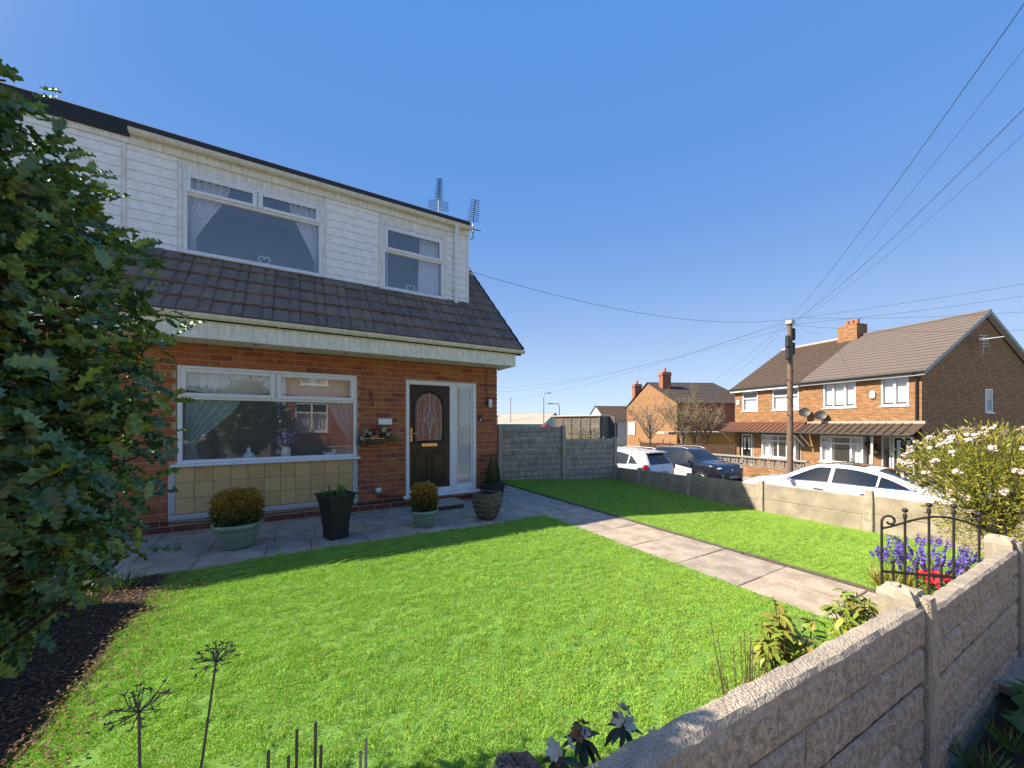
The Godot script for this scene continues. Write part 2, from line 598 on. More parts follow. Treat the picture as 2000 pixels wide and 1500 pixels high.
func gutter_run(parent: Node, x0: float, x1: float, y: float, z: float, r: float, every: float, first: float) -> void:
	var b := Mb.new()
	var g := holder(parent, "gutter")
	var rows := []
	for side in [0, 1]:
		rows = []
		var rr: float = r if side == 0 else r - 0.005
		for x in [x0, x1]:
			var row := PackedVector3Array()
			for k in 11:
				var a := PI + PI * k / 10.0
				row.append(V(x, y + sin(a) * rr * 0.95, z + cos(a) * rr))
			rows.append(row)
		b.grid(rows, false, side == 0)
	b.box(V(x0, y - 0.002, z + r - 0.006), V(x1, y + 0.006, z + r + 0.003))
	for x in [x0, x1]:
		var cap := []
		for k in 11:
			var a := PI + PI * k / 10.0
			cap.append(V(x, y + sin(a) * r, z + cos(a) * r))
		b.poly(cap, V(1 if x == x1 else -1, 0, 0))
	piece(g, "channel", b, M.gutter)
	var x := first
	while x < x1 - 0.05:
		var k := Mb.new()
		var row := []
		for xx in [x - 0.014, x + 0.014]:
			var rw := PackedVector3Array()
			for q in 11:
				var a := PI + PI * q / 10.0
				rw.append(V(xx, y + 0.008 + sin(a) * (r + 0.006), z + cos(a) * (r + 0.006)))
			row.append(rw)
		k.grid(row, false, true)
		k.box(V(x - 0.014, y - r * 0.9, z - r - 0.02), V(x + 0.014, y + 0.01, z - r - 0.004))
		piece(g, "bracket", k, M.gutter)
		x += every

func build_house() -> void:
	var h := thing("dormer_house", "brick house with white clad dormer, brown tiled lower roof and black front door", "house")
	# backing walls round the openings (mortar colour shows between the bricks)
	var b := Mb.new()
	var zf := -0.010
	b.box(V(-9.5, -0.25, -0.26), V(-4.79, 2.56, zf))
	b.box(V(-4.79, -0.25, -0.26), V(-2.57, 0.88, zf))
	b.box(V(-4.79, 2.225, -0.26), V(-2.57, 2.56, zf))
	b.box(V(-2.57, -0.25, -0.26), V(-1.785, 2.56, zf))
	b.box(V(-1.785, -0.25, -0.26), V(-0.45, 0.15, zf))
	b.box(V(-1.785, 2.205, -0.26), V(-0.45, 2.56, zf))
	b.box(V(-0.45, -0.25, -0.26), V(-0.012, 2.56, zf))
	piece(h, "front_wall", b, M.mortar)
	b = Mb.new()
	b.poly([V(-0.011, -0.25, -0.262), V(-0.011, -0.25, -7.4), V(-0.011, 2.6, -7.4), V(-0.011, 6.35, -3.5), V(-0.011, 2.9, -0.262)], V(1, 0, 0))
	b.box(V(-9.5, -0.25, -7.41), V(-0.012, 2.6, -7.2))
	b.box(V(-9.5, -0.25, -7.19), V(-9.3, 2.6, -0.27))
	piece(h, "side_wall", b, M.brick_red)
	# bricks
	var bm := Mb.new()
	bm.cbox(V(-0.5, -0.0365, -0.05), V(0.5, 0.0365, 0.0), 0.0)
	var lens := [0.243, 0.116]
	var unit := {}
	for L in lens:
		for k in 3:
			var q := Mb.new()
			q.cbox(V(-L / 2, -0.0365, -0.05), V(L / 2, 0.0365, 0.0), 0.004)
			unit[[L, k]] = q.mesh()
	var bricks := []
	for i in 30:
		var y := 0.018 + i * 0.085
		var x := -0.001
		var odd := i % 2
		var first := true
		while x > -6.2:
			var L: float = 0.116 if (first and odd) else 0.243
			first = false
			var iv := [[x - L, x]]
			x -= L + 0.0115
			if y < 2.225 and y + 0.073 > 0.87:
				iv = cut_interval(iv, -4.80, -2.555)
			if y < 0.9 and y + 0.073 > 0.16:
				iv = cut_interval(iv, -4.875, -2.555)
			if y < 2.205 and y + 0.073 > 0.15:
				iv = cut_interval(iv, -1.795, -0.44)
			for q in iv:
				bricks.append([q[0], q[1], y, i])
	bricks.sort_custom(func(p, q): return p[0] > q[0] if absf(p[0] - q[0]) > 1e-6 else p[2] < q[2])
	var rest := Mb.new()
	for k in bricks.size():
		var q = bricks[k]
		var L: float = q[1] - q[0]
		var ys := minf(1.0, (2.5205 - q[2]) / 0.0735)
		var mid := V((q[0] + q[1]) / 2, q[2] + 0.0365 * ys, rf(-0.002, 0.0015))
		if k < 300:
			var near_len: float = 0.116 if L < 0.18 else 0.243
			var m: String = "plinth%d" % (rng.randi() % 3) if q[3] < 2 else "brick%d" % [0, 0, 1, 1, 2, 3, 4, 5, 0, 1][rng.randi() % 10]
			part(h, "brick", unit[[near_len, rng.randi() % 3]], M[m], Transform3D(Basis.from_euler(V(rf(-.006, .006), rf(-.006, .006), rf(-.004, .004))).scaled_local(V(L / near_len, ys, 1)), mid))
		else:
			rest.cbox(V(q[0], q[2], -0.05), V(q[1], q[2] + 0.073 * ys, 0.0), 0.004)
	var ro := piece(h, "bricks_beyond", rest, M.brick0)
	ro.set_meta("kind", "stuff")
	# tiled panel under the window
	var tp := holder(h, "tiled_panel")
	b = Mb.new()
	b.box(V(-4.87, 0.165, -0.02), V(-2.56, 0.868, 0.010))
	piece(tp, "grout", b, M.grout)
	var tw := (4.795 - 2.645) / 11.0
	var th := (0.868 - 0.25) / 3.0
	for i in 11:
		for j in 3:
			b = Mb.new()
			var x0 := -4.795 + i * tw
			var y0 := 0.25 + j * th
			b.cbox(V(x0 + 0.0025, y0 + 0.0025, 0.002), V(x0 + tw - 0.0025, y0 + th - 0.0025, 0.018 + rf(0, .0015)), 0.003)
			piece(tp, "tile", b, M["panel_tile%d" % (rng.randi() % 3)])
	var bt := []
	for k in 9:
		bt.append(V(-4.835, 0.29 + k * 0.0675, 0))
		bt.append(V(-2.602, 0.29 + k * 0.0675, 0))
	for k in 33:
		bt.append(V(-4.835 + k * 0.0698, 0.205, 0))
	for p in bt:
		b = Mb.new()
		b.cbox(p + V(-0.032, -0.031, 0.002), p + V(0.032, 0.031, 0.017), 0.003)
		var t := piece(tp, "border_tile", b, M.border_tile)
		b = Mb.new()
		for q in [[-0.022, -0.022, -0.018, 0.022], [0.018, -0.022, 0.022, 0.022], [-0.017, 0.018, 0.017, 0.022], [-0.017, -0.022, 0.017, -0.018]]:
			b.box(V(q[0], q[1], 0.0175) + p, V(q[2], q[3], 0.0185) + p)
		b.tube([p + V(-.01, -.012, .0178), p + V(-.004, .008, .0178), p + V(.004, -.006, .0178), p + V(.011, .011, .0178)], 0.003, 4)
		piece(tp, "border_mark", b, M.border_mark)
	# ground floor window and what lies behind it
	upvc_window(h, -4.78, -2.575, 0.905, 2.22, -0.005, 1.79, 2, 0.055)
	b = Mb.new()
	for q in [[V(-6.5, 0.1, -4.2), V(-1.95, 2.5, -4.1)], [V(-6.6, 0.1, -4.1), V(-6.5, 2.5, -0.27)], [V(-1.95, 0.1, -4.1), V(-1.85, 2.5, -0.27)], [V(-6.5, 2.45, -4.1), V(-1.95, 2.52, -0.27)]]:
		b.box(q[0], q[1])
	piece(h, "living_room_wall", b, M.plaster)
	b = Mb.new()
	b.box(V(-6.5, 0.02, -4.1), V(-1.95, 0.1, -0.27))
	piece(h, "living_room_floor", b, M.carpet)
	b = Mb.new()
	b.cbox(V(-4.78, 0.86, -0.5), V(-2.58, 0.90, -0.061), 0.01)
	piece(h, "window_board", b, M.upvc)
	# door, side light and step sill
	build_door(h)
	# soffit boards, spot lamps, fascia, gutter
	var so := holder(h, "soffit")
	var x := -7.0
	while x < 0.1:
		b = Mb.new()
		b.cbox(V(x, 2.522, 0.0), V(minf(x + 0.108, 0.115), 2.534, 0.478), 0.004)
		piece(so, "soffit_board", b, M.soffit)
		x += 0.11
	b = Mb.new()
	b.box(V(-9.5, 2.5345, -0.2), V(0.115, 2.56, 0.478))
	piece(so, "soffit_backing", b, M.grout)
	for p in [V(-3.9, 0, .36), V(-2.75, 0, .3), V(-1.587, 0, .25), V(-0.43, 0, .28), V(-5.05, 0, .36)]:
		b = Mb.new()
		b.lathe([Vector2(0.05, 2.5215), Vector2(0.05, 2.515), Vector2(0.036, 2.512), Vector2(0.034, 2.52)], 16, V(p.x, 0, p.z))
		piece(so, "spot_lamp_rim", b, M.lead_came)
		b = Mb.new()
		b.lathe([Vector2(0.034, 2.5165), Vector2(0.0, 2.5155)], 16, V(p.x, 0, p.z))
		piece(so, "spot_lamp_lens", b, M.black_plastic)
	b = Mb.new()
	b.cbox(V(-9.5, 2.512, 0.479), V(0.13, 2.735, 0.497), 0.003)
	b.cbox(V(0.116, 2.512, -0.2), V(0.1295, 2.735, 0.4785), 0.003)
	b.poly([V(0.13, 2.735, 0.479), V(0.13, 2.735, -0.2), V(0.13, 3.3, -0.2)], V(1, 0, 0))
	piece(h, "fascia", b, M.upvc_old)
	gutter_run(h, -7.0, 0.27, 2.795, 0.556, 0.056, 0.98, -4.6)
	# roof
	var rn := holder(h, "roof")
	b = Mb.new()
	for s in [[0.50, 2.775, -3.5, 6.60, 1.0], [-7.7, 2.775, -3.5, 6.60, -1.0]]:
		b.poly([V(-9.5, s[1], s[0]), V(0.245, s[1], s[0]), V(0.245, s[3], s[2]), V(-9.5, s[3], s[2])], V(0, 1, s[4]))
		b.poly([V(-9.5, s[1] - .06, s[0]), V(0.245, s[1] - .06, s[0]), V(0.245, s[3] - .08, s[2]), V(-9.5, s[3] - .08, s[2])], V(0, -1, -s[4]))
		b.poly([V(0.245, s[1] - .06, s[0]), V(0.245, s[1], s[0]), V(0.245, s[3], s[2]), V(0.245, s[3] - .08, s[2])], V(1, 0, 0))
	piece(rn, "roof_deck", b, M.roof_dark)
	var tiles := []
	for k in 3:
		var q := Mb.new()
		var pr := [[0.0, 0.0], [0.012, 0.016], [0.178, 0.018], [0.193, 0.003], [0.214, 0.003], [0.229, 0.019], [0.312, 0.018], [0.330, 0.0]]
		var rows := []
		var under := []
		for yy in [0.0, 0.21, 0.40]:
			var row := PackedVector3Array()
			var lo := PackedVector3Array()
			for p in pr:
				row.append(V(p[0], yy, p[1] + rf(-.0015, .0015)))
				lo.append(V(p[0], yy + rf(-.003, .003) * (1.0 if yy == 0.0 else 0.0), p[1] - 0.034))
			rows.append(row)
			under.append(lo)
		q.facets(rows, true)
		for j in pr.size() - 1:
			q.quad(under[0][j], under[0][j + 1], rows[0][j + 1], rows[0][j])
		q.quad(under[2][7], rows[2][7], rows[0][7], under[0][7])
		q.quad(under[0][0], rows[0][0], rows[2][0], under[2][0])
		tiles.append(q.mesh())
	var up := V(0, sin(PITCH), -cos(PITCH))
	var nr := V(0, cos(PITCH), sin(PITCH))
	var eave := V(0, 2.80, 0.53)
	for k in 17:
		var s := k * 0.333
		for j in 21:
			var tx := 0.262 - 0.330 * (j + 1)
			if k > 4 and tx < -0.42:
				continue
			var tb := Basis(V(1, 0, 0), up, nr) * Basis.from_euler(V(-0.075 + rf(-.008, .008), rf(-.008, .008), rf(-.006, .006)))
			part(rn, "roof_tile", tiles[rng.randi() % 3], M["tile%d" % [0, 0, 1, 2][rng.randi() % 4]], Transform3D(tb, eave + up * s + nr * 0.034 + V(tx, 0, 0)))
			if rng.randf() < 0.75 and k < 6 and k > 0:
				var ms := Mb.new()
				var xx := 0.0
				var pts := []
				while xx < 0.33:
					pts.append(eave + up * (s - 0.004 + rf(-.004, .002)) + nr * (0.030 if fmod(xx, 0.21) < 0.18 else 0.016) + V(tx + xx, 0, 0))
					xx += rf(0.03, 0.06)
				ms.tube(pts, 0.011, 4)
				piece(rn, "moss_line", ms, M.moss)
	b = Mb.new()
	var vp := []
	for k in 17:
		for d in [0.02, 0.31]:
			vp.append(eave + up * (k * 0.333 + d) + nr * (0.045 if d < 0.1 else 0.03) + V(0.268, 0, 0))
	b.tube(vp, 0.022, 6)
	piece(rn, "verge", b, M.felt)
	b = Mb.new()
	b.tube([V(-9.5, 6.63, -3.5), V(0.26, 6.63, -3.5)], 0.11, 8)
	piece(rn, "ridge", b, M.tile1)
	build_dormer(h)
	# small fixtures on the front wall
	b = Mb.new()
	b.cbox(V(-0.225, 1.75, 0.055), V(-0.165, 1.91, 0.115), 0.012)
	piece(h, "porch_sensor", b, M.white_plastic)
	b = Mb.new()
	b.cbox(V(-0.255, 1.79, 0.001), V(-0.19, 1.87, 0.054), 0.006)
	b.tube([V(-.235, 2.51, .006), V(-.238, 2.2, .006), V(-.236, 1.87, .012)], 0.006, 5)
	piece(h, "sensor_cable", b, M.black_plastic)
	b = Mb.new()
	b.cbox(V(-0.41, 1.475, 0.001), V(-0.345, 1.61, 0.03), 0.006)
	var bell := piece(h, "doorbell", b, M.black_plastic)
	b = Mb.new()
	b.cbox(V(-0.393, 1.495, 0.0305), V(-0.362, 1.53, 0.036), 0.003)
	piece(bell, "push_button", b, M.white_plastic)
	b = Mb.new()
	b.cbox(V(-2.24, 1.425, 0.001), V(-2.02, 1.525, 0.016), 0.003)
	piece(h, "house_sign", b, M.white_plastic)
	b = Mb.new()
	b.lathe([Vector2(0, 0.03), Vector2(0.03, 0.028), Vector2(0.045, 0.012), Vector2(0.048, 0.0)], 14)
	part(h, "vent_cover", b.mesh(), M.lamp_clear, Transform3D(Basis(V(1, 0, 0), PI / 2), V(-2.235, 0.33, 0.001)))
	b = Mb.new()
	b.tube([V(-2.235, 0.3, .02), V(-2.2, 0.23, .012), V(-2.1, .2, .01), V(-1.9, .205, .01), V(-1.82, .21, .01)], 0.006, 5)
	b.tube([V(-4.95, 0.14, .012), V(-4.4, 0.118, .012), V(-3.4, 0.13, .012), V(-2.5, 0.135, .012), V(-1.85, .135, .012)], 0.007, 5)
	piece(h, "wall_cable", b, M.black_plastic)

func arch_line(cx: float, r: float, y0: float, y1: float, n := 14) -> Array:
	var p := [V(cx + r, y0, 0), V(cx + r, y1, 0)]
	for k in range(1, n):
		var a := PI * k / n
		p.append(V(cx + cos(a) * r, y1 + sin(a) * r, 0))
	p.append(V(cx - r, y1, 0))
	p.append(V(cx - r, y0, 0))
	return p

func shifted(p: Array, d: Vector3) -> Array:
	var r := []
	for q in p:
		r.append(q + d)
	return r

func build_door(h: Node3D) -> void:
	var d := holder(h, "front_door")
	var b := Mb.new()
	var z0 := -0.07
	var z1 := 0.006
	b.cbox(V(-1.782, 0.2, z0), V(-1.722, 2.2, z1), 0.008)
	b.cbox(V(-0.52, 0.2, z0), V(-0.454, 2.2, z1), 0.008)
	b.cbox(V(-0.982, 0.2, z0), V(-0.865, 2.2, z1 - 0.002), 0.008)
	b.cbox(V(-1.722, 2.125, z0), V(-0.982, 2.2, z1 - 0.001), 0.008)
	b.cbox(V(-0.865, 2.125, z0), V(-0.52, 2.2, z1 - 0.001), 0.008)
	b.cbox(V(-1.722, 0.2, z0), V(-0.982, 0.29, z1 - 0.001), 0.008)
	b.cbox(V(-0.865, 0.2, z0), V(-0.52, 0.29, z1 - 0.001), 0.008)
	b.box(V(-0.928, 0.21, z1 - 0.0035), V(-0.922, 2.19, z1 + 0.0005))
	piece(d, "door_frame", b, M.upvc)
	b = Mb.new()
	b.cbox(V(-1.84, 0.145, -0.07), V(-0.40, 0.199, 0.095), 0.012)
	piece(d, "door_sill", b, M.upvc)
	# leaf with an arched hole for the glass
	var cx := -1.357
	var zl := -0.022
	var leaf := Mb.new()
	var hole := arch_line(cx, 0.268, 1.13, 1.735)
	var x0 := -1.72
	var x1 := -0.984
	leaf.box(V(x0, 0.293, zl - 0.04), V(x1, 1.13, zl))
	leaf.box(V(x0, 1.13, zl - 0.04), V(cx - 0.268, 2.122, zl))
	leaf.box(V(cx + 0.268, 1.13, zl - 0.04), V(x1, 2.122, zl))
	for k in range(1, hole.size() - 2):
		var p: Vector3 = hole[k]
		var q: Vector3 = hole[k + 1]
		leaf.quad(V(q.x, q.y, zl), V(p.x, p.y, zl), V(p.x, 2.122, zl), V(q.x, 2.122, zl))
		leaf.quad(V(q.x, q.y, zl), V(q.x, q.y, zl - 0.04), V(p.x, p.y, zl - 0.04), V(p.x, p.y, zl))
	for px in [-1.52, -1.19]:
		var w := 0.135
		leaf.cbox(V(px - w + 0.04, 0.46, zl), V(px + w - 0.04, 0.90, zl + 0.009), 0.008)
		for q in [[V(px - w, 0.42, zl), V(px - w + 0.022, 0.94, zl + 0.012)], [V(px + w - 0.022, 0.42, zl), V(px + w, 0.94, zl + 0.012)], [V(px - w + 0.022, 0.42, zl), V(px + w - 0.022, 0.442, zl + 0.0115)], [V(px - w + 0.022, 0.918, zl), V(px + w - 0.022, 0.94, zl + 0.0115)]]:
			leaf.cbox(q[0], q[1], 0.008)
	piece(d, "door_leaf", leaf, M.door)
	b = Mb.new()
	b.tube(shifted(arch_line(cx, 0.272, 1.12, 1.735), V(0, 0, zl + 0.004)), 0.018, 8)
	b.tube([V(cx - 0.272, 1.12, zl + 0.004), V(cx + 0.272, 1.12, zl + 0.004)], 0.018, 8)
	piece(d, "glass_moulding", b, M.door)
	b = Mb.new()
	var pl := PackedVector2Array()
	for p in hole:
		pl.append(Vector2(p.x, p.y))
	b.prism(pl, zl - 0.022, zl - 0.017)
	piece(d, "arched_glass", b, M.glass)
	b = Mb.new()
	b.prism(pl, zl - 0.04, zl - 0.036)
	piece(d, "arched_inner_glass", b, M.glass)
	b = Mb.new()
	var zc := zl - 0.013
	b.tube([V(cx, 1.14, zc), V(cx, 1.32, zc)], 0.007, 4)
	b.tube([V(cx, 1.79, zc), V(cx, 2.0, zc)], 0.007, 4)
	for s in [-1.0, 1.0]:
		b.tube([V(cx, 1.35, zc), V(cx + s * 0.085, 1.51, zc), V(cx, 1.69, zc)], 0.009, 4)
		b.tube([V(cx, 1.43, zc), V(cx + s * 0.045, 1.52, zc), V(cx, 1.61, zc)], 0.009, 4)
		b.tube([V(cx, 1.275, zc), V(cx + s * 0.026, 1.305, zc), V(cx, 1.335, zc), V(cx, 1.35, zc)], 0.009, 4)
		b.tube([V(cx, 1.69, zc), V(cx + s * 0.028, 1.74, zc), V(cx, 1.79, zc)], 0.009, 4)
		b.tube([V(cx + s * 0.085, 1.51, zc), V(cx + s * 0.11, 1.62, zc), V(cx + s * 0.06, 1.78, zc), V(cx + s * 0.09, 1.9, zc), V(cx + s * 0.13, 1.965, zc)], 0.007, 4)
		b.tube([V(cx + s * 0.085, 1.51, zc), V(cx + s * 0.13, 1.36, zc), V(cx + s * 0.10, 1.22, zc), V(cx + s * 0.16, 1.14, zc)], 0.007, 4)
		b.tube([V(cx + s * 0.215, 1.14, zc), V(cx + s * 0.215, 1.74, zc), V(cx + s * 0.18, 1.86, zc), V(cx + s * 0.1, 1.93, zc), V(cx, 1.955, zc)], 0.006, 4)
		b.tube([V(cx + s * 0.085, 1.51, zc), V(cx + s * 0.268, 1.51, zc)], 0.006, 4)
	piece(d, "lead_pattern", b, M.lead_came)
	# letter plate and handle
	b = Mb.new()
	b.cbox(V(-1.50, 1.03, zl + 0.001), V(-1.215, 1.095, zl + 0.012), 0.005)
	b.cbox(V(-1.47, 1.042, zl + 0.0125), V(-1.245, 1.083, zl + 0.018), 0.004)
	piece(d, "letter_plate", b, M.brass)
	b = Mb.new()
	b.cbox(V(-1.702, 1.12, zl + 0.001), V(-1.668, 1.37, zl + 0.012), 0.005)
	b.tube([V(-1.685, 1.27, zl + 0.01), V(-1.685, 1.27, zl + 0.055), V(-1.66, 1.27, zl + 0.06), V(-1.57, 1.265, zl + 0.055)], 0.009, 7)
	piece(d, "handle", b, M.brass)
	# side light
	b = Mb.new()
	ring(b, -0.868, -0.517, 0.287, 2.128, 0.035, zl - 0.03, zl + 0.004, 0.006)
	piece(d, "side_light_bead", b, M.upvc)
	glazing(d, -0.835, -0.55, 0.32, 2.095, zl - 0.006, "glass", false)
	b = Mb.new()
	b.box(V(-0.835, 0.32, zl - 0.03), V(-0.55, 2.095, zl - 0.026))
	piece(d, "frosted_pane", b, M.frosted)
	b = Mb.new()
	for q in [[V(-1.9, 0.05, -1.9), V(-0.3, 2.45, -1.8)], [V(-1.84, 0.05, -1.8), V(-1.79, 2.45, -0.27)], [V(-0.4, 0.05, -1.8), V(-0.3, 2.45, -0.27)], [V(-1.79, 2.4, -1.8), V(-0.4, 2.45, -0.27)], [V(-1.79, 0.05, -1.8), V(-0.4, 0.15, -0.27)]]:
		b.box(q[0], q[1])
	piece(h, "hall_wall", b, M.plaster)

func build_dormer(h: Node3D) -> void:
	var d := holder(h, "dormer")
	var zf := -0.60
	var b := Mb.new()
	# backing walls round the two windows, cheek wall at the end
	for q in [[-9.5, -4.835, 3.5, 5.5], [-4.835, -3.03, 3.5, 3.94], [-4.835, -3.03, 5.12, 5.5], [-3.03, -2.06, 3.5, 5.5], [-2.06, -0.88, 3.5, 3.92], [-2.06, -0.88, 5.09, 5.5], [-0.88, -0.37, 3.5, 5.5]]:
		b.box(V(q[0], q[2], zf - 0.12), V(q[1], q[3], zf - 0.016))
	b.box(V(-0.49, 3.5, -2.6), V(-0.372, 5.5, zf - 0.121))
	piece(d, "dormer_wall", b, M.upvc_old)
	var segs := [[-8.0, -5.49], [-5.43, -4.90], [-2.985, -2.12], [-0.825, -0.385]]
	for s in segs:
		var y := 3.872
		var k := 0
		while y < 5.28:
			b = Mb.new()
			var y1 := minf(y + 0.131, 5.285)
			b.poly([V(s[0], y, zf + 0.002), V(s[1], y, zf + 0.002), V(s[1], y1, zf - 0.006), V(s[0], y1, zf - 0.006)], V(0, 0, 1))
			b.poly([V(s[0], y, zf + 0.002), V(s[1], y, zf + 0.002), V(s[1], y + .001, zf - 0.015), V(s[0], y + .001, zf - 0.015)], V(0, -1, 0))
			b.poly([V(s[0], y1, zf - 0.006), V(s[1], y1, zf - 0.006), V(s[1], y1 + .003, zf - 0.015), V(s[0], y1 + .003, zf - 0.015)], V(0, 1, 0))
			piece(d, "cladding_board", b, M.cladding)
			y += 0.134
			k += 1
	b = Mb.new()
	b.cbox(V(-5.488, 3.87, zf - 0.01), V(-5.432, 5.285, zf + 0.010), 0.004)
	b.cbox(V(-5.468, 3.87, zf + 0.0105), V(-5.452, 5.285, zf + 0.014), 0.002)
	piece(d, "joint_trim", b, M.upvc_old)
	b = Mb.new()
	b.cbox(V(-0.384, 3.82, zf - 0.06), V(-0.345, 5.285, zf + 0.014), 0.004)
	piece(d, "corner_trim", b, M.upvc)
	# cheek boards
	for k in 11:
		b = Mb.new()
		var y := 3.872 + k * 0.134
		var zb := -0.66 - maxf(0.0, 0.0)
		b.quad(V(-0.362, y, zb), V(-0.362, y, -2.6), V(-0.370, y + 0.131, -2.6), V(-0.370, y + 0.131, zb))
		piece(d, "cheek_board", b, M.cladding)
	# window surrounds
	for q in [[-4.897, -2.988, 3.875, 5.175], [-2.117, -0.828, 3.855, 5.150]]:
		b = Mb.new()
		ring(b, q[0], q[1], q[2], q[3], 0.055, zf - 0.1, zf + 0.010, 0.006)
		piece(d, "window_surround", b, M.upvc_old)
	# fascia, gutter, felt edge
	b = Mb.new()
	b.cbox(V(-8.0, 5.287, zf - 0.1), V(-0.34, 5.465, zf + 0.022), 0.004)
	b.cbox(V(-5.66, 5.29, zf + 0.0225), V(-5.62, 5.465, zf + 0.026), 0.002)
	b.cbox(V(-0.372, 5.287, -2.7), V(-0.339, 5.465, zf - 0.101), 0.004)
	piece(d, "dormer_fascia", b, M.upvc_old)
	b = Mb.new()
	b.cbox(V(-8.0, 5.466, -2.7), V(-0.31, 5.60, zf + 0.034), 0.015)
	piece(d, "felt_edge", b, M.felt)
	b = Mb.new()
	b.cbox(V(-8.0, 5.36, zf + 0.028), V(-5.39, 5.50, zf + 0.05), 0.006)
	piece(d, "felt_upstand", b, M.felt)
	# lead flashing dressed over the tiles
	b = Mb.new()
	var rows := []
	for i in 3:
		var row := PackedVector3Array()
		for j in 46:
			var x := -8.0 + j * 0.17
			var y: float = [3.92, 3.87, 3.745][i] + (rf(-0.018, 0.018) if i == 2 else 0.0)
			var zz: float = [zf + 0.006, zf + 0.03, zf + 0.165][i]
			row.append(V(x, y + (0.012 * sin(x * 9.0) if i == 2 else 0.0), zz))
		rows.append(row)
	b.grid(rows)
	rows = []
	for i in 3:
		var row := PackedVector3Array()
		for j in 9:
			var s := j * 0.33
			row.append(V([-0.365, -0.33, -0.22][i], [3.87, 3.82, 3.79][i] + s * sin(PITCH) + rf(-.01, .01), zf - s * cos(PITCH)))
		rows.append(row)
	b.grid(rows)
	piece(d, "lead_flashing", b, M.lead)
	gutter_run(h, -5.38, -0.30, 5.438, zf + 0.086, 0.056, 0.9, -5.1)
	# downpipe
	var dp := holder(h, "downpipe")
	b = Mb.new()
	b.tube([V(-0.64, 5.40, zf + 0.086), V(-0.64, 5.33, zf + 0.08), V(-0.645, 5.25, zf + 0.055), V(-0.645, 3.82, zf + 0.055), V(-0.645, 3.76, zf + 0.09), V(-0.645, 3.71, zf + 0.13)], 0.036, 12)
	b.tube([V(-0.64, 5.42, zf + 0.086), V(-0.64, 5.35, zf + 0.083)], 0.046, 12)
	b.tube([V(-0.645, 3.93, zf + 0.055), V(-0.645, 3.85, zf + 0.055)], 0.042, 12)
	piece(dp, "pipe", b, M.upvc)
	for y in [4.75, 4.1]:
		b = Mb.new()
		b.tube([V(-0.645, y, zf + 0.055), V(-0.645, y + 0.03, zf + 0.055)], 0.041, 12)
		b.box(V(-0.715, y, zf + 0.003), V(-0.575, y + 0.03, zf + 0.02))
		piece(dp, "pipe_clip", b, M.upvc_old)
	upvc_window(h, -4.84, -3.04, 3.93, 5.12, zf, 4.80, 2, 0.05)
	upvc_window(h, -2.06, -0.885, 3.915, 5.09, zf, 4.62, 1, 0.05)
	b = Mb.new()
	for q in [[V(-6.2, 3.5, -2.25), V(-2.55, 5.4, -2.2)], [V(-6.3, 3.5, -2.2), V(-6.2, 5.4, -0.73)], [V(-2.6, 3.5, -2.2), V(-2.5, 5.4, -0.73)], [V(-2.5, 3.5, -2.25), V(-0.5, 5.4, -2.2)], [V(-6.2, 3.5, -2.2), V(-0.5, 3.56, -0.73)], [V(-6.2, 5.36, -2.2), V(-0.5, 5.42, -0.73)]]:
		b.box(q[0], q[1])
	piece(h, "bedroom_wall", b, M.bedroom)

# ---------------------------------------------------------------- ground, paving, lawns
func lawn_y(x: float, z: float) -> float:
	var t := clampf((x - 0.86) / 3.6, 0.0, 1.0)
	return -clampf(0.18 + 0.03 * (z + 1.2), 0.16, 0.30) * t

func land_y(x: float, z: float) -> float:
	var road := -1.30
	var inner := lawn_y(clampf(x, -50, 4.5), clampf(z, -1.5, 5.0)) - 0.10
	if z > 6.15:
		var k := clampf((x - 0.2) / 6.0, 0.0, 1.0)
		return lerpf(-0.08, road, k * k * (3 - 2 * k)) if x < 200 else road
	if z < -8.0:
		return lerpf(-0.1, road - 0.25, clampf((x + 6.0) / 12.0, 0.0, 1.0))
	if x > 4.56:
		return lerpf(-0.55, road - 0.02, clampf((x - 4.6) / 1.4, 0.0, 1.0)) if x < 13.5 else road - 0.15
	return inner

func build_ground() -> void:
	var xs := [-500.0, -120.0, -40.0, -15.0, -9.0, -6.0, -5.0, -4.0, -3.0, -2.0, -1.2, -0.6, -0.1, 0.5, 0.86, 1.5, 2.5, 3.5, 4.5, 4.6, 5.2, 6.0, 7.7, 13.4, 13.6, 16.0, 22.0, 40.0, 90.0, 200.0, 500.0]
	var zs := [-500.0, -200.0, -90.0, -50.0, -30.0, -16.0, -8.2, -7.9, -4.0, -1.5, 0.0, 1.5, 3.0, 4.5, 5.5, 6.02, 6.2, 6.6, 7.5, 9.0, 13.0, 20.0, 40.0, 100.0, 300.0]
	var rows := []
	for z in zs:
		var row := PackedVector3Array()
		for x in xs:
			row.append(V(x, land_y(x, z), z))
		rows.append(row)
	var b := Mb.new()
	b.grid(rows)
	struct("ground", b, M.earth)
	# road, kerbs, pavements, climbing gently towards the camera
	struct("road", strip(7.7, 13.4, -1.25, 1.2), M.asphalt)
	struct("pavement", strip(5.9, 7.58, -1.14, 1.2), M.pavement)
	struct("pavement_opposite", strip(13.52, 15.1, -1.14, 1.2), M.pavement)
	for x in [7.582, 13.402]:
		var k := Mb.new()
		for q in 45:
			var z := -50 + q * 1.5
			k.cbox(V(x, -0.4, 0.0), V(x + 0.115, 0.12, 1.49), 0.02, Transform3D(Basis(V(1, 0, 0), -atan2(road_y(z + 1.5) - road_y(z), 1.5)), V(0, road_y(z) - 1.25, z)))
		struct("kerb", k, M.pavement)

# height of the road above its level by the far cars
func road_y(z: float) -> float:
	return clampf(0.0243 * (z + 5.0), -0.15, 0.45)

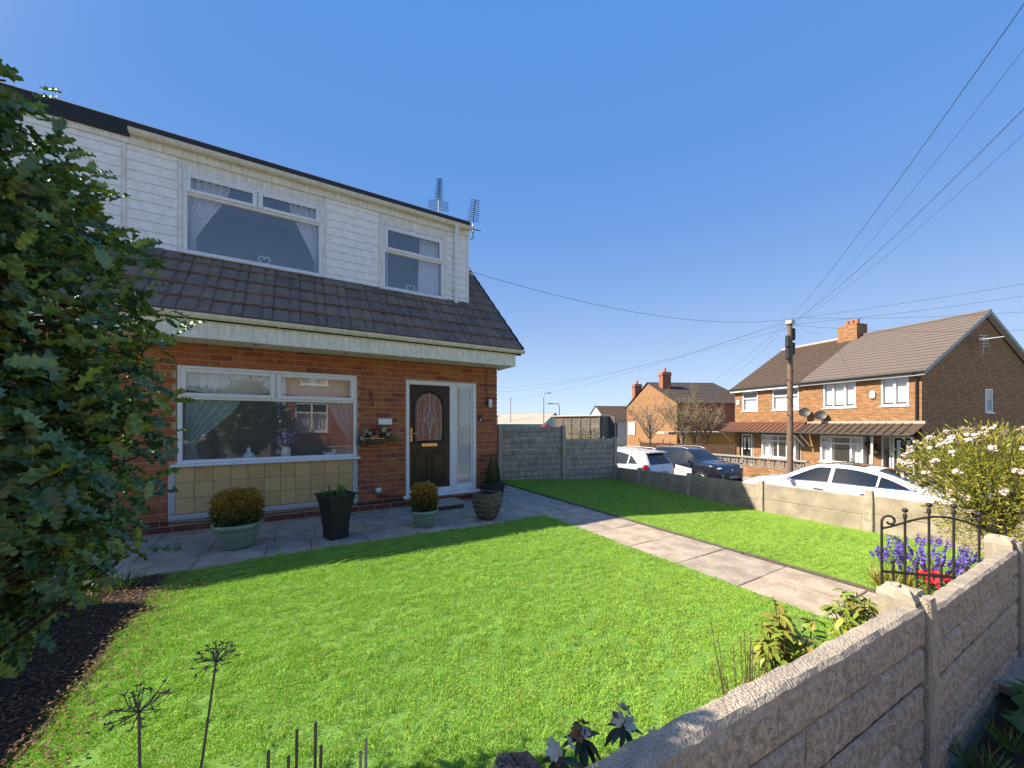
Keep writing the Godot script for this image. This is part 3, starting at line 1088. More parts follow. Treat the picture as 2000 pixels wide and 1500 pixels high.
func strip(x0: float, x1: float, y: float, deep: float) -> Mb:
	var b := Mb.new()
	var rows := []
	for z in [-80.0, -40.0, -14.0, -11.2, -5.0, 0.0, 5.0, 10.0, 13.5, 18.0, 40.0, 60.0]:
		var h: float = y + road_y(z)
		rows.append(PackedVector3Array([V(x0, h - deep, z), V(x0, h, z), V(x1, h, z), V(x1, h - deep, z)]))
	b.facets(rows)
	return b

func slab(parent: Node, x0: float, x1: float, z0: float, z1: float) -> void:
	var b := Mb.new()
	var t := Transform3D(Basis.from_euler(V(rf(-.003, .003), 0, rf(-.003, .003))), V((x0 + x1) / 2, rf(-0.002, 0.003), (z0 + z1) / 2))
	var hx := (x1 - x0) / 2 - 0.003
	var hz := (z1 - z0) / 2 - 0.003
	b.cbox(V(-hx, -0.05, -hz), V(hx, 0.0, hz), 0.006, t)
	piece(parent, "paving_slab", b, M["slab%d" % (rng.randi() % 5)])

func build_paving() -> void:
	var pv := Node3D.new()
	pv.name = "paving"
	pv.set_meta("kind", "structure")
	add_child(pv)
	var b := Mb.new()
	b.box(V(-6.5, -0.09, 0.0), V(-0.03, -0.011, 1.78))
	b.box(V(-0.03, -0.09, -2.3), V(0.85, -0.0115, 6.4))
	piece(pv, "joint_bed", b, M.joint)
	var zr := [0.004, 0.50, 1.10, 1.76]
	for r in 3:
		var x := -0.06 - (0.0 if r % 2 == 0 else 0.28)
		if r % 2:
			slab(pv, x, -0.06, zr[r], zr[r + 1])
		while x > -6.2:
			var w: float = [0.62, 0.9, 0.62, 0.45][rng.randi() % 4]
			slab(pv, x - w, x, zr[r], zr[r + 1])
			x -= w
	for c in 2:
		var z := -2.2
		while z < 5.95:
			var x0 := -0.06 + c * 0.45
			slab(pv, maxf(x0, 0.004 if z + 0.6 < 0.01 else -0.06), x0 + 0.45, z, minf(z + 0.62, 6.2))
			z += 0.62
	# timber edging along the far lawn
	var te := thing("timber_edging", "weathered timber edging board between the path and sloping lawn", "edging")
	for k in 5:
		b = Mb.new()
		b.cbox(V(0.853, -0.06, -2.0 + k * 1.55), V(0.885, 0.018 + rf(-.004, .004), -2.0 + k * 1.55 + 1.54), 0.004)
		piece(te, "edging_board", b, M.timber_edge)

func blade_patch(sd: int, n: int) -> ArrayMesh:
	var r := RandomNumberGenerator.new()
	r.seed = sd
	var b := Mb.new()
	b.use_col = true
	for i in n:
		var p := V(r.randf_range(-0.065, 0.065), 0, r.randf_range(-0.065, 0.065))
		var a := r.randf() * TAU
		var ln := r.randf_range(0.011, 0.022)
		var lean := V(r.randf_range(-0.7, 0.7), 0, r.randf_range(-0.7, 0.7))
		var side := V(cos(a), 0, sin(a)) * r.randf_range(0.0008, 0.0013)
		var q := r.randf()
		var c := Color(.31, .52, .062).lerp(Color(.47, .66, .115), r.randf())
		if q < 0.10:
			c = Color(.50, .56, .20)
		elif q < 0.14:
			c = Color(.45, .36, .17)
		elif q < 0.32:
			c = Color(.18, .37, .04)
		b.col = c
		var m := p + V(0, ln * 0.6, 0) + lean * ln * 0.35
		var t := p + V(0, ln * 0.85, 0) + lean * ln * 0.95
		b.quad(p - side, p + side, m + side, m - side)
		b.tri(m - side, m + side, t)
	return b.mesh()

func build_lawns() -> void:
	var patches := []
	for k in 4:
		patches.append(blade_patch(40 + k, 400))
	var nz := FastNoiseLite.new()
	nz.seed = 5
	nz.frequency = 0.55
	nz.fractal_octaves = 3
	# sheets that carry the pile
	var b := Mb.new()
	var rows := []
	for i in 22:
		var z := 1.70 + i * 0.2045
		var row := PackedVector3Array()
		for j in 23:
			row.append(V(-4.50 + j * 0.2022, 0.008 + 0.012 * nz.get_noise_2d(-4.5 + j * .2, z * 2.0), z))
		rows.append(row)
	b.grid(rows)
	struct("lawn", b, M.turf_base)
	b = Mb.new()
	rows = []
	for i in 27:
		var z := -2.0 + i * 0.30
		var row := PackedVector3Array()
		for j in 14:
			var x := 0.888 + j * 0.2795
			row.append(V(x, lawn_y(x, z) + 0.008, z))
		rows.append(row)
	b.grid(rows)
	struct("lawn_by_road", b, M.turf_base)
	for area in 2:
		var ts := [[], [], [], []]
		var cs := [[], [], [], []]
		var x0 := -4.46 if area == 0 else 0.93
		var x1 := -0.08 if area == 0 else 4.46
		var z := 1.74 if area == 0 else -1.85
		var z1 := 5.9 if area == 0 else 5.7
		while z < z1:
			var x := x0
			while x < x1:
				var p := V(clampf(x + rf(-.03, .03), x0, x1), 0, z + rf(-.03, .03))
				if area == 0 and p.z > 5.62 and p.x < -1.0:
					x += 0.085
					continue
				p.y = lawn_y(p.x, p.z) + 0.006 if area == 1 else 0.006 + 0.012 * nz.get_noise_2d(p.x, p.z * 2.0)
				var k := rng.randi() % 4
				var f := nz.get_noise_2d(p.x * 0.8 + 50.0, p.z * 1.9)
				var g := nz.get_noise_2d(p.x * 2.0 - 30.0, p.z * 4.0)
				var s := clampf(f * 2.2 + g * 0.9, -1.0, 1.0)
				# pile combed one way or the other by feet
				var tilt := Basis(V(1, 0, 0), -0.06 - 0.30 * s) * Basis(V(0, 0, 1), rf(-.06, .06) + 0.15 * s)
				ts[k].append(Transform3D(tilt * Basis(V(0, 1, 0), rf(0, TAU)).scaled_local(V(1, 1.0 + rf(-.15, .15), 1)), p))
				var q := rf(0.88, 1.1)
				cs[k].append(Color(q, q, q))
				x += 0.085
			z += 0.085
		for k in 4:
			var o := many(self, "artificial_grass" if area == 0 else "artificial_grass_by_road", patches[k], M.blade, ts[k], cs[k])
			o.name = numbered(o.name)
			tag(o, "short bright artificial turf pile on the front lawn" if area == 0 else "short artificial turf pile on the sloping lawn beside the road", "grass")

func chip_mesh(sd: int) -> ArrayMesh:
	var r := RandomNumberGenerator.new()
	r.seed = sd
	var b := Mb.new()
	var o := []
	for k in 6:
		var a := TAU * k / 6.0
		o.append(V(cos(a) * r.randf_range(.4, 1.0), r.randf_range(-.1, .15), sin(a) * r.randf_range(.25, .5)))
	for k in 6:
		b.tri(V(0, .22, 0), o[(k + 1) % 6], o[k])
		b.tri(V(0, -.15, 0), o[k], o[(k + 1) % 6])
	return b.mesh()

func build_bed() -> void:
	var b := Mb.new()
	var rows := []
	for i in 24:
		var z := 1.76 + i * 0.19
		var row := PackedVector3Array()
		for j in 10:
			var x := -5.5 + j * 0.118
			row.append(V(x, 0.035 + rf(-.012, .012) - (0.03 if j > 8 else 0.0), z))
		rows.append(row)
	b.grid(rows)
	struct("mulch_bed", b, M.soil)
	b = Mb.new()
	b.box(V(-4.45, -0.1, 5.62), V(-0.95, 0.03, 5.93))
	struct("soil_bed", b, M.soil)
	var ms := [chip_mesh(1), chip_mesh(2), chip_mesh(3)]
	for k in 3:
		var ts := []
		var cs := []
		for i in 4200:
			var z := rf(1.8, 5.6)
			var x := -4.44 - rf(0, 1) * 1.0
			var y := 0.045
			var far := rng.randf()
			if far < 0.10:
				x = -4.45 + absf(rng.randfn(0, 0.13))
				y = 0.045
			var s := rf(0.006, 0.017)
			ts.append(Transform3D(Basis.from_euler(V(rf(-.5, .5), rf(0, TAU), rf(-.5, .5))).scaled_local(V(s, s * 0.7, s)), V(x, y + rf(-.01, .012), z)))
			var c := Color(.11, .055, .03).lerp(Color(.23, .125, .06), rng.randf())
			cs.append(c * rf(.55, 1.2))
		# stray bits blown over the lawn
		for i in 120:
			var s := rf(0.006, 0.014)
			ts.append(Transform3D(Basis.from_euler(V(rf(-.4, .4), rf(0, TAU), rf(-.4, .4))).scaled_local(V(s, s * 0.5, s)), V(-4.45 + rf(0, 1) ** 2.0 * 4.3, 0.04, rf(1.8, 5.3))))
			cs.append(Color(.22, .13, .06) * rf(.6, 1.3))
		var o := many(self, numbered("bark_chips"), ms[k], M.chips, ts, cs)
		tag(o, "brown bark chips covering the bed beside the holly and lawn edge", "mulch")

# ---------------------------------------------------------------- walls and fences
func rough_board(x0: float, x1: float, y0: float, y1: float, z0: float, z1: float, j := 0.004, step := 0.09) -> Mb:
	var b := Mb.new()
	var n := maxi(2, int((x1 - x0) / step))
	var rows := []
	for i in n + 1:
		var x := lerpf(x0, x1, float(i) / n)
		var c := 0.012
		var row := PackedVector3Array()
		for q in [[y0, z1], [y1 - c, z1], [y1, z1 - c], [y1, z0 + c], [y1 - c, z0], [y0, z0]]:
			row.append(V(x, q[0] + rf(-j, j) * (1.0 if q[0] > y0 else 0.0), q[1] + rf(-j, j) * 0.6))
		rows.append(row)
	b.facets(rows)
	for i in [0, n]:
		b.poly(Array(rows[i]), V(1 if i == n else -1, 0, 0))
	return b

# a cast stone: pillowed, uneven face
func stone_block(w: float, h: float, d: float, amp: float, nx: int, ny: int, sd: int) -> ArrayMesh:
	var f := FastNoiseLite.new()
	f.seed = sd
	f.frequency = 9.0
	f.fractal_octaves = 5
	var b := Mb.new()
	var rows := []
	for i in nx + 1:
		var row := PackedVector3Array()
		for j in ny + 1:
			var u := float(i) / nx
			var v := float(j) / ny
			var e := minf(minf(u, 1 - u) * w, minf(v, 1 - v) * h)
			var z := d * clampf(e / 0.007, 0.0, 1.0) + amp * f.get_noise_2d(u * w, v * h) * clampf(e / 0.02, 0.0, 1.0)
			row.append(V((u - 0.5) * w + 0.004 * f.get_noise_2d(v * h * 3.0, 9.0 + u), (v - 0.5) * h + 0.004 * f.get_noise_2d(u * w * 3.0, 40.0 + v), z))
		rows.append(row)
	b.grid(rows)
	return b.mesh()

func stone_panel(parent: Node, x0: float, x1: float, y0: float, y1: float, bh: float, pre: String, core: String, amp: float, minl: float, maxl: float, t: Transform3D, det: int) -> void:
	var n := int(ceil((y1 - y0) / bh))
	for k in n:
		var yt := y1 - k * bh
		var yb := maxf(yt - bh + 0.006, y0)
		if yt - yb < 0.03:
			continue
		var hd := Node3D.new()
		hd.name = "board"
		hd.transform = t
		parent.add_child(hd, true)
		var cb := rough_board(x0, x1, yb, yt, -0.02, 0.02, 0.003)
		piece(hd, "board_core", cb, M[core])
		for r in 2:
			var h2 := (yt - yb) / 2.0
			if h2 < 0.03:
				continue
			var x := x0 + 0.004
			while x < x1 - 0.02:
				var w := minf(rf(minl, maxl), x1 - x - 0.004)
				if x1 - x - w < minl * 0.4:
					w = x1 - x - 0.004
				part(hd, "stone", stone_block(w - 0.011, h2 - 0.010, 0.012, amp, det, maxi(3, int(det * 0.6)), rng.randi() % 10000), M[pre + str(rng.randi() % 3)], Transform3D(Basis(), V(x + w / 2, yb + h2 * (r + 0.5), 0.021)))
				x += w

func post(parent: Node, x: float, z: float, y0: float, y1: float, w: float, m: Material, j := 0.003) -> void:
	var b := Mb.new()
	var rows := []
	var hw := w / 2
	var n := 7
	for i in n + 1:
		var y := lerpf(y0, y1, float(i) / n)
		var k := hw - (0.012 if i == n else 0.0)
		var row := PackedVector3Array()
		for q in [[-1, -.8], [-.8, -1], [.8, -1], [1, -.8], [1, .8], [.8, 1], [-.8, 1], [-1, .8]]:
			row.append(V(x + q[0] * k + rf(-j, j), y + rf(-j, j) * 2.0, z + q[1] * k + rf(-j, j)))
		rows.append(row)
	for i in n:
		for q in 8:
			b.quad(rows[i][q], rows[i + 1][q], rows[i + 1][(q + 1) % 8], rows[i][(q + 1) % 8])
	b.poly(Array(rows[n]), Vector3.UP)
	piece(parent, "post", b, m)

func build_walls() -> void:
	# tall stone-effect fence behind the sloping lawn
	var a := V(1.05, 0, -1.85)
	var e := V(4.62, 0, -1.38)
	var dir := (e - a).normalized()
	var fb := Transform3D(Basis(dir, Vector3.UP, dir.cross(Vector3.UP)), a)
	var f := thing("concrete_fence", "tall stone-effect concrete panel fence behind the shaded end of lawn", "fence")
	var mid := 1.86
	var L := a.distance_to(e)
	stone_panel(f, 0.06, mid - 0.06, -0.12, 1.345, 0.292, "stone", "fence_core", 0.010, 0.14, 0.30, fb, 7)
	stone_panel(f, mid + 0.06, L - 0.05, -0.30, 1.0, 0.292, "stone", "fence_core", 0.010, 0.14, 0.30, fb, 7)
	for q in [[0.0, 1.40], [mid, 1.375], [L, 1.05]]:
		var p: Vector3 = a + dir * q[0]
		post(f, p.x, p.z, -0.4, q[1], 0.125, M.concrete_post)
	# low wall above the road
	var w := thing("low_concrete_wall", "low plain concrete board wall with posts along the sloping lawn", "wall")
	var zs := [-1.22, -0.36, 1.08, 2.62, 4.22, 6.0]
	for k in 6:
		var z: float = zs[k]
		var top := 0.185 + (z + 1.2) * 0.0185
		post(w, 4.5, z, -0.9, top + 0.055 + (0.03 if k == 4 else 0.0), 0.12, M.concrete_post)
		if k < 5:
			var z2: float = zs[k + 1]
			var t := Transform3D(Basis(V(0, 0, -1), Vector3.UP, V(1, 0, 0)), V(4.5, 0, z2 - 0.06))
			for r in 3:
				var b := rough_board(0.0, z2 - z - 0.12, top + 0.012 - 0.30 * (r + 1) + 0.007, top + 0.012 - 0.30 * r, -0.025, 0.025, 0.003, 0.12)
				part(w, "board", b.mesh(), M.concrete, t)
	# wall in front, seen from the street side
	var nw := thing("garden_wall", "rough stone-effect concrete wall with chalky posts beside the gate", "wall")
	var p0 := V(-3.11, 0, 5.915)
	var p1 := V(-1.19, 0, 5.974)
	var p2 := V(0.50, 0, 6.026)
	for q in [[p0, p1, 0.695, 0.040], [p1, p2, 0.655, 0.0]]:
		var d: Vector3 = (q[1] - q[0]).normalized()
		var ln: float = q[0].distance_to(q[1])
		var t := Transform3D(Basis(d, Vector3.UP, d.cross(Vector3.UP)) * Basis(V(0, 0, 1), -q[3]), q[0] + V(0, ln * q[3], 0))
		stone_panel(nw, 0.055, ln - 0.055, -0.2, q[2] - 0.004, 0.30, "near_stone", "near_joint", 0.006, 0.24, 0.46, t, 18)
		var cap := rough_board(0.055, ln - 0.055, q[2] - 0.035, q[2] + 0.008, -0.034, 0.032, 0.004, 0.05)
		part(nw, "top_edge", cap.mesh(), M.near_top, t)
	post(nw, p1.x, p1.z, -0.2, 0.735, 0.105, M.near_top, 0.002)
	post(nw, p2.x, p2.z, -0.2, 0.70, 0.105, M.near_top, 0.002)
	post(nw, p0.x, p0.z, -0.2, 0.862, 0.10, M.near_top, 0.008)
	for q in [[p1, 0.735], [p2, 0.70]]:
		var b := Mb.new()
		var rows := []
		for i in 6:
			var yy: float = q[1] + [-0.16, -0.08, -0.01, 0.016, 0.026, 0.028][i]
			var rr: float = [0.050, 0.055, 0.058, 0.052, 0.030, 0.001][i]
			var row := PackedVector3Array()
			for k in 17:
				var an := TAU * (k % 16) / 16.0
				var sq := 1.0 / maxf(absf(cos(an)), absf(sin(an)))
				var jit := 0.0 if k == 16 else 1.0
				if k == 16:
					row.append(row[0])
				else:
					row.append(q[0] + V(-0.035, 0, -0.045) + V(cos(an) * sq * rr * 1.1 + rf(-.005, .005) * jit, yy + rf(-.008, .008) * (1.0 if i > 1 else 0.0), sin(an) * sq * rr + rf(-.005, .005)))
			rows.append(row)
		b.facets(rows)
		piece(nw, "mortar_cap", b, M.chalk)
	# boundary on the far side of the mulch bed
	var lf := thing("side_fence", "plain concrete board fence behind the holly and mulch bed", "fence")
	for k in 3:
		var z := 2.0 + k * 1.83
		post(lf, -5.44, z, -0.2, 1.08, 0.11, M.concrete_post)
		if k < 2:
			for r in 4:
				var b := rough_board(0.055, 1.775, 1.02 - 0.28 * (r + 1) + 0.006, 1.02 - 0.28 * r, -0.025, 0.025, 0.003, 0.2)
				part(lf, "board", b.mesh(), M.concrete, Transform3D(Basis(V(0, 0, 1), Vector3.UP, V(-1, 0, 0)), V(-5.44, 0, z)))

func build_gate() -> void:
	var a := V(0.172, 0.0, 5.504)
	var e := V(0.63, 0.0, 5.985)
	var d := (e - a).normalized()
	var W := a.distance_to(e)
	var g := thing("garden_gate", "low black iron gate with arched top rail, scrolled corners and ball finials", "gate", a, atan2(-d.z, d.x))
	var arch := func(u: float) -> float: return 0.70 + 0.105 * sin(PI * u) ** 1.3
	var b := Mb.new()
	for x in [0.0, W]:
		var s := 1.0 if x == 0.0 else -1.0
		var pts := [V(x, 0.05, 0), V(x, 0.72, 0)]
		for k in 15:
			var an := PI - s * 0.0 - k * 0.42
			var r := 0.045 - k * 0.0022
			pts.append(V(x + s * (0.045 + cos(an) * r), 0.755 + sin(an) * r * 1.0, 0))
		b = Mb.new()
		b.tube(pts, 0.0075, 7)
		piece(g, "scrolled_upright", b, M.dark_iron)
	for k in range(1, 5):
		var u := k / 5.0
		b = Mb.new()
		var top: float = arch.call(u) + 0.085
		b.tube([V(u * W, 0.08, 0), V(u * W, top - 0.02, 0)], 0.007, 7)
		b.ball(V(u * W, top, 0), V(.017, .017, .017), 10)
		b.lathe([Vector2(.009, 0), Vector2(.015, .006), Vector2(.009, .014), Vector2(.014, .022), Vector2(.008, .03)], 8, V(u * W, top - 0.055, 0))
		piece(g, "bar", b, M.dark_iron)
	for k in 5:
		var u := (k + 0.5) / 5.0
		b = Mb.new()
		b.tube([V(u * W, 0.08, 0), V(u * W, 0.46, 0)], 0.007, 6)
		b.ball(V(u * W, 0.475, 0), V(.014, .014, .014), 8)
		b.lathe([Vector2(.007, 0), Vector2(.012, .005), Vector2(.007, .012)], 8, V(u * W, 0.435, 0))
		piece(g, "short_bar", b, M.dark_iron)
	b = Mb.new()
	var pts := []
	for k in 17:
		pts.append(V(W * k / 16.0, arch.call(k / 16.0), 0))
	b.tube(pts, 0.0075, 7)
	piece(g, "top_rail", b, M.dark_iron)
	for y in [0.10, 0.395]:
		b = Mb.new()
		b.box(V(0, y - 0.008, -0.005), V(W, y + 0.008, 0.005))
		piece(g, "cross_rail", b, M.dark_iron)

# ---------------------------------------------------------------- plants
func leaf_mesh(ln: float, wd: float, fold: float, droop: float, n := 5) -> ArrayMesh:
	var b := Mb.new()
	var l := []
	var m := []
	var r := []
	for i in n + 1:
		var t := float(i) / n
		var w := wd * 0.5 * pow(sin(PI * clampf(t * 0.94 + 0.03, 0, 1)), 0.8)
		var y := ln * t
		var z := -droop * ln * t * t
		l.append(V(-w, y, z + fold * w))
		m.append(V(0, y, z))
		r.append(V(w, y, z + fold * w))
	b.grid([PackedVector3Array(l), PackedVector3Array(m), PackedVector3Array(r)], false, true)
	return b.mesh()

func petal_mesh() -> ArrayMesh:
	var b := Mb.new()
	for k in 5:
		var a := TAU * k / 5.0
		var t := Basis(V(0, 1, 0), a)
		b.poly([V(0, 0, 0), t * V(0.26, 0.2, 0.28), t * V(0.36, 0.32, 0.62), t * V(0.14, 0.42, 0.9), t * V(-0.14, 0.42, 0.9), t * V(-0.36, 0.32, 0.62), t * V(-0.26, 0.2, 0.28)], Vector3.UP)
	return b.mesh()

# leaves scattered through an ellipsoid, thicker towards its skin
func scatter(c: Vector3, r: Vector3, n: int, s0: float, s1: float, shell: float, up: float, cols: Callable, box := 0.0) -> Array:
	var ts := []
	var cs := []
	for i in n:
		var d := V(rng.randfn(), rng.randfn(), rng.randfn()).normalized()
		if box > 0.0:
			d = d / pow(pow(absf(d.x), box) + pow(absf(d.y), box) + pow(absf(d.z), box), 1.0 / box)
		var k := pow(rng.randf(), shell)
		var p := c + d * r * k * (rf(0.9, 1.05) if rng.randf() < 0.85 else rf(1.0, 1.16))
		var dir := (d + V(rng.randfn(), rng.randfn(), rng.randfn()) * 0.6 + V(0, up, 0)).normalized()
		ts.append(Transform3D(basis_to(dir, rf(0, TAU)).scaled_local(Vector3.ONE * rf(s0, s1)), p))
		cs.append(cols.call((p - c) / r))
	return [ts, cs]

func green_pot(at: Vector3, s: float, label: String) -> Node3D:
	var t := thing("potted_shrub", label, "potted plant", at, 0.0, "green glazed pots of clipped shrubs")
	var pr := []
	for q in [[0.0, 0.0], [0.135, 0.0], [0.15, 0.012], [0.153, 0.02], [0.150, 0.026], [0.157, 0.034], [0.160, 0.042], [0.157, 0.048], [0.165, 0.058], [0.168, 0.066], [0.165, 0.072], [0.174, 0.082], [0.177, 0.09], [0.174, 0.096], [0.186, 0.115], [0.200, 0.16], [0.208, 0.205], [0.212, 0.215], [0.232, 0.22], [0.238, 0.235], [0.238, 0.26], [0.230, 0.272], [0.215, 0.274], [0.208, 0.262], [0.203, 0.22]]:
		pr.append(Vector2(q[0] * s, q[1] * s))
	var b := Mb.new()
	b.lathe(pr, 36)
	piece(t, "pot", b, M.glaze)
	b = Mb.new()
	b.lathe([Vector2(0.205 * s, 0.235 * s), Vector2(0.0, 0.25 * s)], 20)
	piece(t, "compost", b, M.soil)
	return t

func shrub_on(t: Node3D, c: Vector3, r: Vector3, n: int, skirt: float) -> void:
	var lm := leaf_mesh(0.022, 0.011, 0.3, 0.2, 2)
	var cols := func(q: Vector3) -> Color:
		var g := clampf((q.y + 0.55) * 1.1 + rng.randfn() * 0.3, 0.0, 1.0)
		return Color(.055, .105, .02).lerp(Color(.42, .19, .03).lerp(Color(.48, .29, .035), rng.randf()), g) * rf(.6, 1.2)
	var sc := scatter(c, r, int(n * 1.7), 1.1, 1.8, 0.25, 0.5, cols, 3.6)
	many(t, "foliage", lm, M.leaf, sc[0], sc[1])
	var lm2 := leaf_mesh(0.05, 0.006, 0.2, 0.5, 2)
	var c2 := func(_q: Vector3) -> Color: return Color(.05, .115, .02).lerp(Color(.09, .16, .03), rng.randf())
	sc = scatter(c - V(0, r.y * 0.95, 0), V(skirt, 0.05, skirt), 420, 0.6, 1.2, 0.4, 0.6, c2)
	many(t, "skirt_growth", lm2, M.leaf, sc[0], sc[1])
	var b := Mb.new()
	for k in 7:
		var a := TAU * k / 7.0
		b.tube([c - V(0, r.y * 1.2, 0), c + V(cos(a) * r.x * .5, 0, sin(a) * r.z * .5), c + V(cos(a) * r.x * .7, r.y * .6, sin(a) * r.z * .7)], 0.006, 4)
	piece(t, "stems", b, M.twig)

func square_pot(t: Node3D, w0: float, w1: float, h: float, m: Material, bow := 0.0, rimw := 0.0) -> void:
	var b := Mb.new()
	var rows := []
	for i in 9:
		var u := i / 8.0
		var w := lerpf(w0, w1, u) + bow * sin(PI * u)
		if bow < 0.0:
			w = lerpf(w0, w1, u * u) 
		var c := w * 0.12
		var row := PackedVector3Array()
		for q in [[-w, -w + c], [-w + c, -w], [w - c, -w], [w, -w + c], [w, w - c], [w - c, w], [-w + c, w], [-w, w - c]]:
			row.append(V(q[0], u * h, q[1]))
		rows.append(row)
	for i in 8:
		for k in 8:
			b.quad(rows[i][k], rows[i + 1][k], rows[i + 1][(k + 1) % 8], rows[i][(k + 1) % 8])
	b.poly(Array(rows[0]), Vector3.DOWN)
	piece(t, "pot", b, m)
	b = Mb.new()
	var w := w1 + rimw
	var k2 := w1 - 0.018
	for q in [[V(-w, h - 0.018, -w), V(w, h, -k2)], [V(-w, h - 0.018, k2), V(w, h, w)], [V(-w, h - 0.018, -k2), V(-k2, h, k2)], [V(k2, h - 0.018, -k2), V(w, h, k2)]]:
		b.cbox(q[0], q[1], 0.004)
	piece(t, "pot_rim", b, m)
	b = Mb.new()
	b.box(V(-k2, h - 0.06, -k2), V(k2, h - 0.05, k2))
	piece(t, "compost", b, M.soil)

func build_pots() -> void:
	var t := green_pot(V(-4.02, 0.003, 1.06), 1.06, "larger green glazed pot of bronze clipped shrub before the tan tiles")
	shrub_on(t, V(0, 0.45, 0), V(0.235, 0.20, 0.235), 3000, 0.22)
	t = green_pot(V(-1.86, 0.003, 1.30), 0.84, "smaller green glazed pot of golden clipped shrub in front of black door")
	shrub_on(t, V(0, 0.40, 0), V(0.165, 0.185, 0.165), 2400, 0.17)
	# tall black planter with spiky green plant
	t = thing("tall_planter", "tall tapered black square planter with fresh green leafy plant", "planter", V(-2.99, 0.003, 1.26), 0.35)
	square_pot(t, 0.115, 0.185, 0.56, M.black_planter, -1.0, 0.006)
	var blade := leaf_mesh(0.17, 0.02, 0.4, 0.55, 5)
	var ts := []
	var cs := []
	for k in 70:
		var a := rf(0, TAU)
		var d := V(cos(a) * rf(.1, .8), rf(.5, 1.2), sin(a) * rf(.1, .8))
		ts.append(place(V(cos(a), 0, sin(a)) * rf(0, .11) + V(0, 0.5, 0), basis_to(d, rf(0, TAU)), rf(.5, 1.1)))
		cs.append(Color(.06, .15, .02).lerp(Color(.13, .25, .04), rng.randf()))
	many(t, "foliage", blade, M.leaf, ts, cs)
	var cover := scatter(V(0, .5, 0), V(.15, .05, .15), 400, .5, 1.0, .5, .5, func(_q): return Color(.07, .15, .03) * rf(.6, 1.2))
	many(t, "low_leaves", leaf_mesh(0.035, 0.014, .3, .3, 2), M.leaf, cover[0], cover[1])
	# empty woven-look pot
	t = thing("woven_pot", "empty curved square pot with grey-brown woven split-cane finish", "pot", V(-0.93, 0.003, 1.42), 0.5)
	square_pot(t, 0.10, 0.165, 0.40, M.wicker, 0.028)
	for f in 4:
		var rot := Basis(V(0, 1, 0), f * PI / 2)
		for i in 7:
			for j in 5:
				var u := (j + 0.5) / 5.0
				var w := lerpf(0.10, 0.165, u) + 0.028 * sin(PI * u)
				var b := Mb.new()
				var cw := w * 1.72 / 7.0
				var x := (i - 3) * cw
				b.cbox(V(x - cw * .43, -0.034, 0), V(x + cw * .43, 0.034, 0.010 + rf(0, .004)), 0.004)
				var slope := (0.065 + 0.028 * PI * cos(PI * u)) / 0.40
				part(t, "cane_strip", b.mesh(), M.wicker if rng.randf() < 0.7 else M.timber_edge, Transform3D(rot * Basis(V(1, 0, 0), slope), rot * V(0, u * 0.38 + 0.008, w - 0.002)))
		for j in range(1, 5):
			var u := j / 5.0
			var w := lerpf(0.10, 0.165, u) + 0.028 * sin(PI * u)
			var b := Mb.new()
			b.tube([rot * V(-w * .88, u * .38 + .008, w + .008), rot * V(w * .88, u * .38 + .008, w + .008)], 0.0035, 5)
			piece(t, "binding", b, M.wicker_light)
	# clipped cone in a black pot at the corner
	t = thing("cone_topiary", "dark green clipped cone bush in square black pot by house corner", "potted plant", V(-0.20, 0.003, 0.22), 0.1)
	square_pot(t, 0.125, 0.175, 0.34, M.black_planter, 0.0, 0.008)
	ts = []
	cs = []
	for k in 4200:
		var u := 1.0 - sqrt(rng.randf())
		var y := 0.30 + 0.62 * u
		var r := (0.155 * (1.0 - u * 0.72)) * pow(rng.randf(), 0.2)
		var a := rf(0, TAU)
		var d := V(cos(a), rf(-.1, .9), sin(a)) + V(rng.randfn(), rng.randfn(), rng.randfn()) * .4
		ts.append(place(V(cos(a) * r, y, sin(a) * r), basis_to(d, rf(0, TAU)), rf(.6, 1.1)))
		cs.append(Color(.03, .065, .02).lerp(Color(.06, .11, .04), rng.randf()))
	many(t, "foliage", leaf_mesh(0.02, 0.012, .3, .2, 2), M.leaf, ts, cs)
	# low step at the door
	t = thing("door_step", "low paving slab step on dark bricks before the front door", "step")
	var b := Mb.new()
	b.cbox(V(-1.62, 0.062, 0.12), V(-0.93, 0.108, 0.57), 0.006)
	piece(t, "step_slab", b, M.slab3)
	for k in 3:
		b = Mb.new()
		b.cbox(V(-1.60 + k * 0.222, 0.004, 0.46), V(-1.60 + k * 0.222 + 0.212, 0.061, 0.555), 0.004)
		piece(t, "dark_brick", b, M.engineering)
	for k in 2:
		b = Mb.new()
		b.cbox(V(-1.035, 0.004, 0.13 + k * 0.165), V(-0.944, 0.061, 0.28 + k * 0.165), 0.004)
		piece(t, "dark_brick", b, M.engineering)

func holly_leaf(sd: int) -> ArrayMesh:
	var r := RandomNumberGenerator.new()
	r.seed = sd
	var b := Mb.new()
	var n := 12
	var l := []
	var m := []
	var q := []
	for i in n + 1:
		var t := float(i) / n
		var env := 0.23 * pow(sin(PI * clampf(t * 0.92 + 0.05, 0, 1)), 0.55)
		var spike := 1.0 if i % 2 == 1 else 0.60
		if i == n:
			env = 0.004
			spike = 1.0
		var wl := env * spike
		var zl := (0.12 if i % 4 == 1 else -0.02) * (1.0 if i % 2 == 1 else 0.3) + 0.05
		var zr := (0.12 if i % 4 == 3 else -0.02) * (1.0 if i % 2 == 1 else 0.3) + 0.05
		var bend := -0.16 * t * t + 0.02 * r.randfn()
		l.append(V(-wl, t + (0.035 if i % 2 == 1 else 0.0), zl + bend))
		m.append(V(0, t, bend))
		q.append(V(wl, t + (0.035 if i % 2 == 1 else 0.0), zr + bend))
	b.grid([PackedVector3Array(l), PackedVector3Array(m), PackedVector3Array(q)], false, true)
	return b.mesh()

